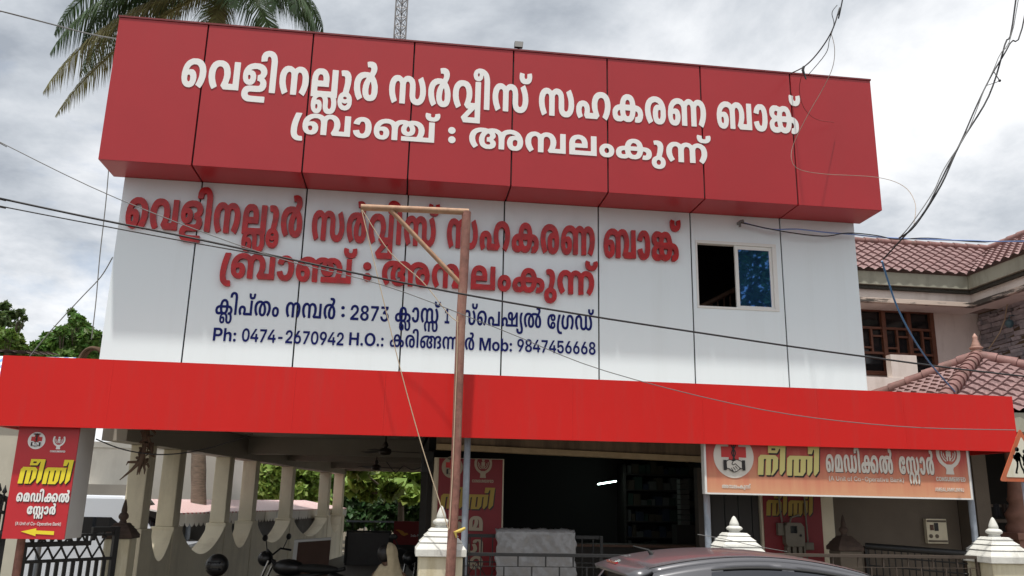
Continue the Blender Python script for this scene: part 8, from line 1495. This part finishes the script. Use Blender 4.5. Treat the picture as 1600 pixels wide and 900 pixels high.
# stone clad side wall of the wing, each stone standing out by its own depth
M_stone = mat('grey_cladding_stone', (0.38, 0.355, 0.385), 0.85, island=0.35, var=0.3, vscale=12, bump=0.6, bscale=25)
M_mort = mat('dark_mortar', (0.12, 0.085, 0.055), 0.95)
MB().box(xw+0.06, xw+0.25, Yw0+0.05, Yw-0.002, G0, zl0+0.05).build('wing_wall', M_mort, house)
m = MB(); rg = random.Random(4); z = 2.6; row_ = 0
while z < zl0:
    h_ = rg.choice((0.075, 0.09, 0.11)); y = Yw0+0.06-rg.random()*0.3
    while y < Yw-0.05:
        l_ = rg.uniform(0.18, 0.42); y1 = min(y+l_, Yw-0.02); y0_ = max(y, Yw0+0.06); d = rg.uniform(0.0, 0.07)
        if y1-y0_ > 0.05:
            x_ = xw+0.055-d; c1, c2 = rg.uniform(0, .03), rg.uniform(0, .03)
            m.hexa([(x_+c1, y0_+0.006, z+0.006), (xw+0.07, y0_+0.006, z+0.006), (xw+0.07, y1-0.006, z+0.006), (x_+c2, y1-0.006, z+0.006), (x_+c2*0.5, y0_+0.012, z+h_-0.008), (xw+0.07, y0_+0.006, z+h_-0.006), (xw+0.07, y1-0.006, z+h_-0.006), (x_, y1-0.012, z+h_-0.008)])
        y += l_
    z += h_
m.build('stone_cladding', M_stone, house, 0.006)
MB().box(xw+0.26, xr2-0.2, Yw0+0.05, Yw0+0.25, G0, ze).box(xr2-0.4, xr2-0.2, Yw0+0.26, 20.8, G0, ze).build('wing_front_wall', M_hw, house)
lp = at(1577, 505, 14.6); xs_ = xw-0.06; lp = atx(1577, 505, xs_-0.06)
MB().lathe([(0.03, 0.07), (0.07, 0.05), (0.085, -0.02), (0.06, -0.08), (0.02, -0.10)], lp, 14).tube([lp+Vector((0, 0, 0.06)), lp+Vector((0.02, 0, 0.16)), lp+Vector((0.13, 0, 0.17))], 0.012, 6).build('wall_lamp', mat('blue_grey_lamp', (0.07, 0.14, 0.17), 0.4), house)
P_ = [atx(1598, 456, xs_), atx(1583, 462, xs_), atx(1574, 475, xs_), atx(1570, 500, xs_), atx(1562, 520, xs_), atx(1552, 535, xs_), atx(1545, 545, xs_)]
tag(MB().tube(P_, 0.012, 6).build('service_cable', M_rope), 'pale cable hanging down the stone clad wall', 'cable')
# lower hipped roof over the porch
Ax = at(1527, 560, 14.0); a_ = 2.6; sl = 0.485; zE = Ax.z-sl*a_
cor = [(Ax.x-a_, 14-a_, zE), (Ax.x+a_, 14-a_, zE), (Ax.x+a_, 14+a_, zE), (Ax.x-a_, 14+a_, zE)]
ap = (Ax.x, 14.0, Ax.z)
def tri_tiles(a, b, top):
    return tile_plane(a, b, Vector(top)+(Vector(b)-Vector(a)).normalized()*0.02, Vector(top)-(Vector(b)-Vector(a)).normalized()*0.02)
porch = thing('tiled_porch', 'low hipped porch roof of pink tiles with a ringed finial behind the canopy', 'porch', (Ax.x, 14, G0))
for i in range(4): tri_tiles(cor[i], cor[(i+1) % 4], ap).build('roof', M_tile, porch)
for i in range(4): ridge_tiles(Vector(cor[i])+Vector((0, 0, 0.05)), Vector(ap)+Vector((0, 0, 0.05)), 0.11).build('ridge', M_ridge, porch)
zt_ = at(1527, 521, 14).z; zb_ = Ax.z+0.11
prof = [(0.11, 0), (0.13, .06), (0.09, .12), (0.13, .17), (0.15, .24), (0.09, .33), (0.105, .37), (0.075, .43), (0.085, .48), (0.06, .55), (0.07, .60), (0.045, .68), (0.06, .76), (0.05, .84), (0.02, .95), (0.004, 1)]
MB().lathe([(r_*0.8, zb_+(zt_-zb_)*h_) for r_, h_ in prof], (Ax.x, 14, 0), 16).build('finial', mat('pinkish_finial', (0.45, 0.27, 0.22), 0.7), porch)
MB().box(cor[0][0]+0.1, cor[1][0]-0.1, 11.5, 16.5, zE-0.16, zE-0.03).build('ceiling', M_hw, porch)
MB().box(cor[0][0]+0.02, cor[1][0]-0.02, 11.42, 11.5, zE-0.30, zE-0.02).box(cor[0][0]+0.02, cor[0][0]+0.1, 11.5, 16.5, zE-0.30, zE-0.02).build('fascia', M_band, porch)
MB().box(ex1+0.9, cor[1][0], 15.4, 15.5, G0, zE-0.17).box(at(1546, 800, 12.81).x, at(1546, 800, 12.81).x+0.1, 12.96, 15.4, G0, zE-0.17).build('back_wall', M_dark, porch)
qx = at(1592, 800, 12.2)
terr = mat('terracotta_column', (0.26, 0.13, 0.095), 0.75, var=0.25, vscale=6)
zp = at(1590, 832, 12.2).z
prof = [(0.20, 0), (0.21, .05), (0.17, .09), (0.19, .13), (0.20, .17), (0.15, .22), (0.12, .27), (0.15, .30), (0.13, .34), (0.105, .5), (0.10, .8), (0.12, 1.0)]
MB().box(qx.x-0.21, qx.x+0.21, 11.99, 12.41, G0, zp-0.10).box(qx.x-0.26, qx.x+0.26, 11.94, 12.46, zp-0.099, zp).build('column_pedestal', terr, porch, 0.01)
MB().lathe([(r_, zp+0.001+(zE-0.17-zp)*h_) for r_, h_ in prof], (qx.x, 12.2, 0), 24).build('column', terr, porch)
r0 = at(1546, 789, 12.6); r1 = at(1546, 813, 12.6)
m = MB().box(r0.x-0.03, qx.x+1.8, 12.56, 12.60, r0.z-0.03, r0.z+0.01).box(r0.x-0.03, qx.x+1.8, 12.56, 12.60, r1.z-0.03, r1.z+0.02); m.build('rail', mat('brown_grey_rail', (0.17, 0.13, 0.10), 0.7), porch)
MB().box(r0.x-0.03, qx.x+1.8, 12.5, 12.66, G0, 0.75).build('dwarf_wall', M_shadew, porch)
rg = random.Random(2)
for px, col, lab in ((1556, (0.03, 0.03, 0.035), 'black cloth drying on the porch rail, nearest the grey column'), (1569, (0.05, 0.035, 0.03), 'brown cloth drying on the porch rail between two others'), (1582, (0.02, 0.10, 0.13), 'teal cloth drying on the porch rail beside the terracotta column')):
    c = at(px, 789, 12.55); vs = []
    for j in range(10):
        for i in range(12):
            u = i/11; v = j/9; vs.append((c.x-0.05+0.10*u, 12.54-0.02*v+0.012*math.sin(u*14+v*3), c.z+0.015-0.20*v-0.01*math.sin(u*9)))
    o = MB().add(vs, [(j*12+i, j*12+i+1, (j+1)*12+i+1, (j+1)*12+i) for j in range(9) for i in range(11)], True).build('drying_cloth', mat('cloth_%d' % px, col, 0.95)); o.modifiers.new('thick', 'SOLIDIFY').thickness = 0.006
    tag(o, lab, 'cloth', 'cloths on the porch rail')
# ------------------------------------------------------------------ buildings and sheds on the left
M_lwall = mat('pale_wall', (0.76, 0.74, 0.68), 0.8, var=0.08, vscale=1.2, dirt=((0.34, 0.31, 0.26), 0.35, 1.0))
q0, q1 = at(20, 700, 14.5), at(300, 760, 19)
nb = thing('neighbour_building', 'plain pale neighbouring building seen left of the hall columns', 'building', (-9, 20, G0))
xa, xb = at(60, 740, 23.5).x-6, at(338, 740, 23.5).x
ztop = at(170, 560, 19).z
MB().box(xa, xb, 23.5, 29, G0, at(300, 703, 23.5).z).build('wall', M_lwall, nb)
zs0, zs1 = at(170, 775, 23).z, at(170, 757, 23).z
MB().box(xa, at(200, 740, 23).x, 23, 23.496, zs0, zs1).build('ledge', mat('grey_ledge', (0.36, 0.34, 0.31), 0.8), nb)
MB().box(xa-0.1, xb+0.1, 23.47, 29.1, at(300, 703, 23.5).z+0.001, at(300, 703, 23.5).z+0.15).build('roof_slab', M_lwall, nb)
wl_ = thing('boundary_wall', 'pale compound wall behind the spear topped gate at the left edge', 'wall', (at(10, 760, 13).x, 13, G0))
x0, x1 = at(-120, 740, 13).x, at(47, 740, 13).x
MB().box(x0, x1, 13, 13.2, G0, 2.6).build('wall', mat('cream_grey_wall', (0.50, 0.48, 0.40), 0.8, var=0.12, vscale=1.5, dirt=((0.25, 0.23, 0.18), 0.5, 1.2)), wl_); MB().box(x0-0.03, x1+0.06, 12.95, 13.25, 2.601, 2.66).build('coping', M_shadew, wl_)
MB().box(at(31, 740, 12.9).x, x1+0.04, 12.86, 12.999, 2.0, 2.05).build('rail', M_shadew, wl_)
# white van beside the building
def van():
    Yv = 17.2
    xl_, xr_ = at(120, 800, Yv).x, at(300, 805, Yv).x
    t = thing('parked_van', 'white van with a sloping windscreen parked beyond the hall columns', 'van', ((xl_+xr_)/2, Yv, G0))
    zt2 = at(165, 774, Yv).z
    pr = [(xl_-2.2, G0+0.3), (xr_, G0+0.3), (xr_, G0+0.95), (xr_-0.55, G0+1.05), (xr_-1.25, zt2), (xl_-2.2, zt2)]
    Mv = mat('white_van_paint', (0.55, 0.59, 0.66), 0.35, coat=0.5)
    MB().prism(pr, lambda u, v, d: Vector((u, d, v)), Yv, Yv+1.6).build('body', Mv, t, 0.06)
    MB().slab((xr_-0.60, Yv+0.12, G0+1.10), (xr_-0.60, Yv+1.48, G0+1.10), (xr_-1.20, Yv+1.42, zt2-0.07), (xr_-1.20, Yv+0.18, zt2-0.07), (0.02, 0, 0.02)).build('windscreen', M_cglass, t)
    zwn = at(165, 808, Yv).z
    MB().prism([(xl_-1.5, zwn-0.30), (xr_-1.05, zwn-0.30), (xr_-1.45, zwn), (xl_-1.5, zwn)], lambda u, v, d: Vector((u, d, v)), Yv-0.012, Yv-0.001).build('window', M_cglass, t)
    for x in (xl_-1.4, xr_-0.75):
        for y in (Yv+0.0, Yv+1.6): MB().lathe([(0.17, -0.09), (0.30, -0.08), (0.31, 0.0), (0.30, 0.08), (0.17, 0.09)], (x, y, G0+0.37), 20, ax=(Vector((1, 0, 0)), Vector((0, 0, 1)), Vector((0, 1, 0)))).build('wheel', M_rub, t)
van()
# shed with a pink and white sheet roof and a scalloped valance, running back beside the hall
YA, YBk = 17.4, 31.0
va, vb = at(270, 765, YA), at(545, 812, YBk)
vL0, vL1 = at(270, 778, YA), at(540, 820, YBk)
sd_ = thing('tin_shed', 'long low shed with a pink and white striped sheet roof and a scalloped white valance', 'shed', ((va.x+vb.x)/2-1.5, 24, G0))
M_strip = mat('pink_white_sheet', (0.70, 0.66, 0.64), 0.5)
t = M_strip.node_tree; wv = N(t, 'ShaderNodeTexWave'); wv.inputs['Scale'].default_value = 1.6; wv.bands_direction = 'Y'; tcn = N(t, 'ShaderNodeTexCoord'); t.links.new(tcn.outputs['Object'], wv.inputs['Vector'])
t.links.new(ramp(wv.outputs[0], [(0.45, (0.66, 0.62, 0.60)), (0.55, (0.45, 0.16, 0.16))], t), t.nodes['Principled BSDF'].inputs['Base Color'])
dv = (vL1-vL0); dv.z = 0; dl = dv.normalized(); side = Vector((dl.y, -dl.x, 0))
zr0 = vL0.z+0.26
E0, E1 = Vector((vL0.x, vL0.y, vL0.z)), Vector((vL1.x, vL1.y, vL0.z))
E0.z = E1.z = (vL0.z+ at(500, 812, 28.5).z)/2
out_ = -side
MB().slab(E0, E1, E1+out_*1.5+Vector((0, 0, 0.24)), E0+out_*1.5+Vector((0, 0, 0.24)), (0, 0, 0.03)).build('roof', M_strip, sd_)
m = MB(); n = int((E1-E0).length/0.22)
for i in range(n):
    p, q_ = E0.lerp(E1, i/n), E0.lerp(E1, (i+1)/n); mdl = (p+q_)/2
    m.add([p, q_, q_+Vector((0, 0, -0.16)), mdl+(q_-p)*0.3+Vector((0, 0, -0.22)), mdl+Vector((0, 0, -0.25)), mdl-(q_-p)*0.3+Vector((0, 0, -0.22)), p+Vector((0, 0, -0.16))], [(0, 1, 2, 3, 4, 5, 6)])
vo = m.build('valance', mat('white_valance', (0.66, 0.64, 0.60), 0.6), sd_); vo.modifiers.new('thick', 'SOLIDIFY').thickness = 0.01
MB().slab(E0+out_*0.5+Vector((0, 0, -3)), E1+out_*0.5+Vector((0, 0, -3)), E1+out_*0.5+Vector((0, 0, 0.08)), E0+out_*0.5+Vector((0, 0, 0.08)), out_*0.1).build('wall', mat('grey_boards', (0.20, 0.19, 0.18), 0.85, var=0.3, vscale=3), sd_)
m = MB()
for i in range(4): p = E0.lerp(E1, (i+0.3)/4)+out_*0.08; m.tube([(p.x, p.y, G0), (p.x, p.y, p.z-0.02)], 0.05, 8)
m.build('post', M_pipe, sd_)
# things just above the canopy at the far left
a, b = at(-40, 560, 13.5), at(2, 560, 13.5)
bs = thing('sheet_roof', 'blue and white striped sheet roof peeping over the left end of the canopy', 'sheet roof', (at(60, 558, 14).x, 14, 2.6))
M_bst = mat('blue_white_sheet', (0.6, 0.65, 0.7), 0.5); t = M_bst.node_tree; wv = N(t, 'ShaderNodeTexWave'); wv.inputs['Scale'].default_value = 2.0; tcn = N(t, 'ShaderNodeTexCoord'); t.links.new(tcn.outputs['Object'], wv.inputs['Vector']); t.links.new(ramp(wv.outputs[0], [(0.4, (0.64, 0.68, 0.72)), (0.6, (0.14, 0.27, 0.55))], t), t.nodes['Principled BSDF'].inputs['Base Color'])
z0 = at(60, 559, 15).z
MB().slab((at(-60, 555, 13).x, 13.3, z0-0.95), (at(118, 555, 15).x, 13.3, z0-0.75), (at(120, 555, 15).x, 15.0, z0+0.01), (at(-60, 555, 15).x, 15.0, z0-0.03), (0, 0, 0.02)).build('sheet', M_bst, bs)
m = MB()
for px in (-40, 40, 110): x = at(px, 555, 15).x; m.tube([(x, 14.9, G0), (x, 14.9, z0-0.05)], 0.04, 8)
m.build('post', M_pipe, bs)
ds = thing('tiled_shed', 'dark brown shed roof with a ragged eave at the far left above the canopy', 'shed', (at(10, 548, 19).x, 19, G0))
x0, x1 = at(-80, 548, 18).x, at(44, 548, 18).x; ze_ = at(20, 551, 18).z
tile_plane((x0, 18, ze_), (x1, 18, ze_), (x1, 19.6, ze_+0.24), (x0, 19.6, ze_+0.24)).build('roof', mat('dark_brown_tile', (0.06, 0.038, 0.03), 0.85, var=0.4, vscale=4), ds)
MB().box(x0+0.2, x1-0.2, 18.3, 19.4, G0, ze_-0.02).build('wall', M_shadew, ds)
c = at(145, 562, 12.9); ctrp = [c+Vector((0.16*math.cos(a)-0.01, 0.02*math.sin(a*3), 0.17*math.sin(a))) for a in np.linspace(0.15, math.pi*1.05, 12)]
m = MB()
for k_ in range(5): m.tube([p+Vector((0.012*k_-0.02, 0.02*k_, 0.014*math.sin(k_*2))) for p in ctrp], 0.02, 6)
m.tube([c+Vector((-0.17, 0.03, 0.0)), c+Vector((-0.17, 0.03, -0.7))], 0.03, 6)
tag(m.build('dry_palm_sheath', mat('dry_brown_stem', (0.09, 0.055, 0.035), 0.95)), 'curled dry brown palm sheath standing above the canopy at the corner of the white wall', 'palm sheath')
# ------------------------------------------------------------------ trees
M_bark = mat('grey_bark', (0.13, 0.10, 0.075), 0.95, var=0.4, vscale=8, bump=0.5)
def leafmat(n, c, tr=0.35): return mat(n, c, 0.5, island=0.38, trans=tr, spec=0.35)
def leaves(m, centres, n, size, rng, up=0.5, asp=0.55):
    """n leaf blades spread over clumps (x, y, z, radius)"""
    cen = np.array([c[:3] for c in centres]); rad = np.array([c[3] for c in centres]); p = rad**2; p /= p.sum()
    idx = rng.choice(len(cen), n, p=p); d = rng.normal(size=(n, 3)); d /= np.linalg.norm(d, axis=1)[:, None]
    r = rng.random(n)**0.42
    pos = cen[idx]+d*(rad[idx]*r)[:, None]*np.array([1, 1, 0.8])
    nrm = d*0.6+rng.normal(size=(n, 3))*0.55+np.array([0, 0, up]); nrm /= np.linalg.norm(nrm, axis=1)[:, None]
    t = np.cross(nrm, rng.normal(size=(n, 3))); t /= np.linalg.norm(t, axis=1)[:, None]; b = np.cross(nrm, t)
    s = (size*(0.6+0.8*rng.random(n)))[:, None]
    o = len(m.v)
    q = np.stack([pos-t*s, pos+b*s*asp*0.9-t*s*0.2, pos+t*s-nrm*s*0.25, pos-b*s*asp*0.9-t*s*0.2], 1).reshape(-1, 3)
    m.v += [tuple(x) for x in q]; m.f += [(o+4*i, o+4*i+1, o+4*i+2, o+4*i+3) for i in range(n)]; m.sm += [False]*n
def tree(name, label, base, h, clumps, nleaf, size, mleaf, seed, trunk=0.14, cat='tree', group=None, up=0.5, asp=0.55):
    rng = np.random.default_rng(seed); base = Vector(base)
    t = thing(name, label, cat, base, group); m = MB(); fork = base+Vector((0, 0, h*0.45))
    m.tube([base, base+Vector((0.05, 0.02, h*0.2)), fork], [trunk, trunk*0.85, trunk*0.7], 9)
    for c in clumps:
        e_ = Vector(c[:3]); mid = fork.lerp(e_, 0.5)+Vector(rng.normal(size=3)*0.08*c[3])-Vector((0, 0, 0.12*(e_-fork).length)); m.tube([fork, mid, e_], [trunk*0.5, trunk*0.3, trunk*0.1], 6)
        for _ in range(3):
            d = Vector(rng.normal(size=3)); d.normalize(); m.tube([mid.lerp(e_, 0.5), e_+d*c[3]*0.7], [trunk*0.16, trunk*0.04], 5)
    m.build('trunk', M_bark, t)
    lm = MB(); leaves(lm, clumps, nleaf, size, rng, up, asp)
    me = bpy.data.meshes.new('crown'); me.from_pydata(lm.v, [], lm.f); link('crown', me, mleaf, t); return t
def clumps_px(pts, Y, seed, jit=0.8):
    """(px, py, radius px) -> clumps at about distance Y"""
    rg = random.Random(seed); o = []
    for px, py, rp in pts:
        y = Y+rg.uniform(-jit, jit); c = at(px, py, y); o.append((c.x, c.y, c.z, rp*y/FPX*1.03))
    return o
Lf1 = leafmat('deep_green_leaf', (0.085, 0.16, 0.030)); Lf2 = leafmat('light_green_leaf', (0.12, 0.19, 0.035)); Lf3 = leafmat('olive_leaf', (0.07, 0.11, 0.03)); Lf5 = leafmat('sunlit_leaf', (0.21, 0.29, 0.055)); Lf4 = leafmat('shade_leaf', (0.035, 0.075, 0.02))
tree('leafy_tree', 'dense dark green tree with a pointed top left of the white wall', (at(115, 600, 33).x, 33, G0), 8, clumps_px([(120, 500, 12), (128, 512, 14), (118, 522, 20), (140, 530, 20), (100, 540, 24), (130, 550, 26), (155, 545, 18), (80, 530, 14), (65, 545, 16), (95, 518, 9), (112, 488, 6), (75, 560, 20), (48, 556, 14), (100, 565, 22), (145, 565, 20)], 33, 1), 8000, 0.14, Lf1, 11, group='trees beyond the left end of the canopy')
tree('leafy_tree', 'sparse open tree at the far left edge against the grey sky', (at(-20, 600, 35).x, 35, G0), 10, clumps_px([(8, 478, 9), (18, 492, 11), (5, 500, 12), (32, 488, 7), (28, 508, 8), (0, 520, 10), (38, 497, 4), (25, 515, 5), (-20, 500, 25), (-40, 480, 26)], 35, 2), 1900, 0.13, Lf3, 12, 0.10, group='trees beyond the left end of the canopy')
tree('leafy_tree', 'bright green low tree at the far left edge above the canopy', (at(10, 600, 32).x, 32, G0), 7, clumps_px([(10, 535, 16), (25, 530, 12), (-5, 525, 16), (35, 545, 10), (0, 548, 16), (-30, 540, 24), (14, 520, 8), (10, 560, 24)], 32, 3), 4200, 0.13, Lf2, 13, 0.09, group='trees beyond the left end of the canopy')
gh = 'trees behind the open hall'
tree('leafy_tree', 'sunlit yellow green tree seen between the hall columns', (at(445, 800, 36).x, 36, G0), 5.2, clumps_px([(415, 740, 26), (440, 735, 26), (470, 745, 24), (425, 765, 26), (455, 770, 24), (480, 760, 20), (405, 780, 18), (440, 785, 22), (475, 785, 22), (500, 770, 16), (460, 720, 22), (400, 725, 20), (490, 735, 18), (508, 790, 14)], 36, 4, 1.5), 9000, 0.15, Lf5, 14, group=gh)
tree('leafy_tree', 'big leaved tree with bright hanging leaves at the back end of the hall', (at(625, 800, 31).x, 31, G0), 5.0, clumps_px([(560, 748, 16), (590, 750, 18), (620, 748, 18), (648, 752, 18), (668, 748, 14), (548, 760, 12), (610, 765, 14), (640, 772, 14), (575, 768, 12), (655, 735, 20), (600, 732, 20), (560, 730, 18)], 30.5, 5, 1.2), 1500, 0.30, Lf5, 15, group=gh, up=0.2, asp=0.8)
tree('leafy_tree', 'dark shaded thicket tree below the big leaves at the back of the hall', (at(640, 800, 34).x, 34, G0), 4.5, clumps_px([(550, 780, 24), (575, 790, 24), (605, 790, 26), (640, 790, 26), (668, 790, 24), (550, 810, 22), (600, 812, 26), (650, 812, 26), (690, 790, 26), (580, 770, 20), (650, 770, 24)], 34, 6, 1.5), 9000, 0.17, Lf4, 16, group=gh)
tree('leafy_tree', 'green tree right of the sunlit one behind the last hall columns', (at(520, 800, 40).x, 40, G0), 5.5, clumps_px([(510, 740, 28), (530, 750, 26), (500, 780, 24), (535, 775, 24), (550, 735, 26), (520, 715, 26)], 40, 7, 1.5), 4200, 0.17, Lf1, 17, group=gh)
# big tree across the road, behind the photographer: it is what the blue window pane mirrors
tree('street_tree', 'tall spreading tree across the road, mirrored in the blue window pane', (12.5, -9.5, G0), 14, [(12.0, -9, 8.6, 2.6), (14.6, -8, 10.0, 2.4), (10.4, -10.5, 10.6, 2.3), (12.5, -9, 13.0, 2.2), (15.4, -10, 12.8, 2.0), (9.6, -8.5, 7.6, 1.9), (13.6, -8.4, 7.0, 1.9)], 5200, 0.20, Lf1, 21, 0.3)
# coconut palm : tall trunk by the hall, crown over the sign box
Lp = leafmat('palm_leaf', (0.055, 0.092, 0.036), 0.25); Lpd = leafmat('dry_palm_leaf', (0.16, 0.145, 0.06), 0.25)
YPm = 21.0
pb = at(319, 830, YPm); pc = at(352, -42, YPm)
palm = thing('coconut_palm', 'tall coconut palm whose fronds hang over the left end of the sign box', 'palm', (pb.x, YPm, G0))
pts = [Vector((pb.x, YPm, G0)).lerp(pc, t_)+Vector((-0.25*math.sin(t_*math.pi), 0, 0)) for t_ in np.linspace(0, 1, 46)]
pts[0] = Vector((pb.x, YPm, G0))
M_palmt = mat('ringed_palm_bark', (0.22, 0.17, 0.13), 0.95, var=0.5, vscale=6, stretch=(1, 1, 6), bump=0.6)
MB().tube(pts, [0.17-0.05*i/45+(0.012 if i % 2 else 0) for i in range(46)], 12).build('trunk', M_palmt, palm)
def frond(c, az_, el0, L, droop, m, seed, width=0.75, twist=0.0):
    rng = random.Random(seed); d = Vector((math.cos(az_), math.sin(az_), 0)); pts = []; n = 30
    p = Vector(c); a = el0
    for i in range(n):
        pts.append(p.copy()); p = p+(d*math.cos(a)+Vector((0, 0, math.sin(a))))*(L/n); a -= droop/n*(0.5+1.2*i/n)
    mb = MB(); mb.tube(pts, [0.045*(1-i/n)+0.006 for i in range(n)], 5)
    side = Vector((-d.y, d.x, 0))
    for i in range(5, n*5-1):
        t_ = i/(n*5); k = min(int(t_*n), n-2); q = pts[k].lerp(pts[k+1], t_*n-k); tg = (pts[k+1]-pts[k]).normalized()
        ln = width*1.25*math.sin(math.pi*min(1, 0.12+0.9*t_))**0.7*(0.85+0.3*rng.random())
        if ln < 0.05: continue
        upv = side.cross(tg)
        for sd in (-1, 1):
            if rng.random() < 0.06: continue
            dr = (side*sd*(0.75+0.2*rng.random())+tg*(0.55+0.25*rng.random())+upv*(0.25-twist)).normalized()
            e1_ = q+dr*ln*0.5; e2 = q+dr*ln*0.88+Vector((0, 0, -ln*(0.30+0.40*rng.random()))); wv_ = tg*0.016
            mb.add([q-wv_, q+wv_, e1_+wv_*1.1, e2, e1_-wv_*1.1], [(0, 1, 2, 4), (4, 2, 3)])
    me = bpy.data.meshes.new('frond'); me.from_pydata(mb.v, [], mb.f); return link('frond', me, m, palm)
rg = random.Random(8)
FR = [(3.05, 0.15, 5.4, 1.5), (3.35, -0.30, 5.4, 1.0), (2.9, -0.22, 5.2, 1.1), (3.3, 0.45, 5.2, 1.8), (3.15, -0.1, 5.0, 1.5), (0.1, 0.15, 3.4, 1.7), (-0.4, 0.1, 3.3, 1.8), (0.5, 0.45, 3.6, 1.8), (-1.2, 0.0, 3.2, 1.7), (-1.7, -0.1, 3.2, 1.6), (-2.2, 0.05, 3.6, 1.6), (4.4, -0.25, 3.4, 1.3), (5.1, -0.3, 3.3, 1.3), (1.2, 0.3, 3.6, 1.6), (1.9, 0.3, 3.6, 1.6), (2.4, 0.6, 3.8, 1.6), (-0.8, 0.7, 3.6, 1.8), (-2.6, 0.8, 3.9, 1.8), (0.3, 1.0, 3.6, 1.5), (3.9, 0.5, 3.9, 1.6), (5.6, -0.1, 3.2, 1.6), (4.75, 0.25, 3.6, 1.6), (1.55, 0.9, 3.4, 1.4)]
for i, (a, e_, L, dr) in enumerate(FR): frond(pc, a, e_, L, dr, Lp, i)
frond(pc+Vector((0, 0, -0.2)), 3.3, -0.50, 5.9, 0.75, Lpd, 40, 0.75); frond(pc+Vector((0, 0, -0.3)), 3.12, -0.62, 5.9, 0.55, Lpd, 41, 0.5); frond(pc+Vector((0, 0, -0.25)), 4.9, -0.7, 3.0, 1.0, Lpd, 42, 0.5)
for i in range(7):
    a = i*0.9; MB().ball((pc.x+0.28*math.cos(a), pc.y+0.28*math.sin(a), pc.z-0.32-0.08*(i % 2)), 0.13, 0.13, 0.16, 7).build('coconut', mat('green_coconut', (0.13, 0.15, 0.04), 0.6), palm)
bpy.context.view_layer.update()
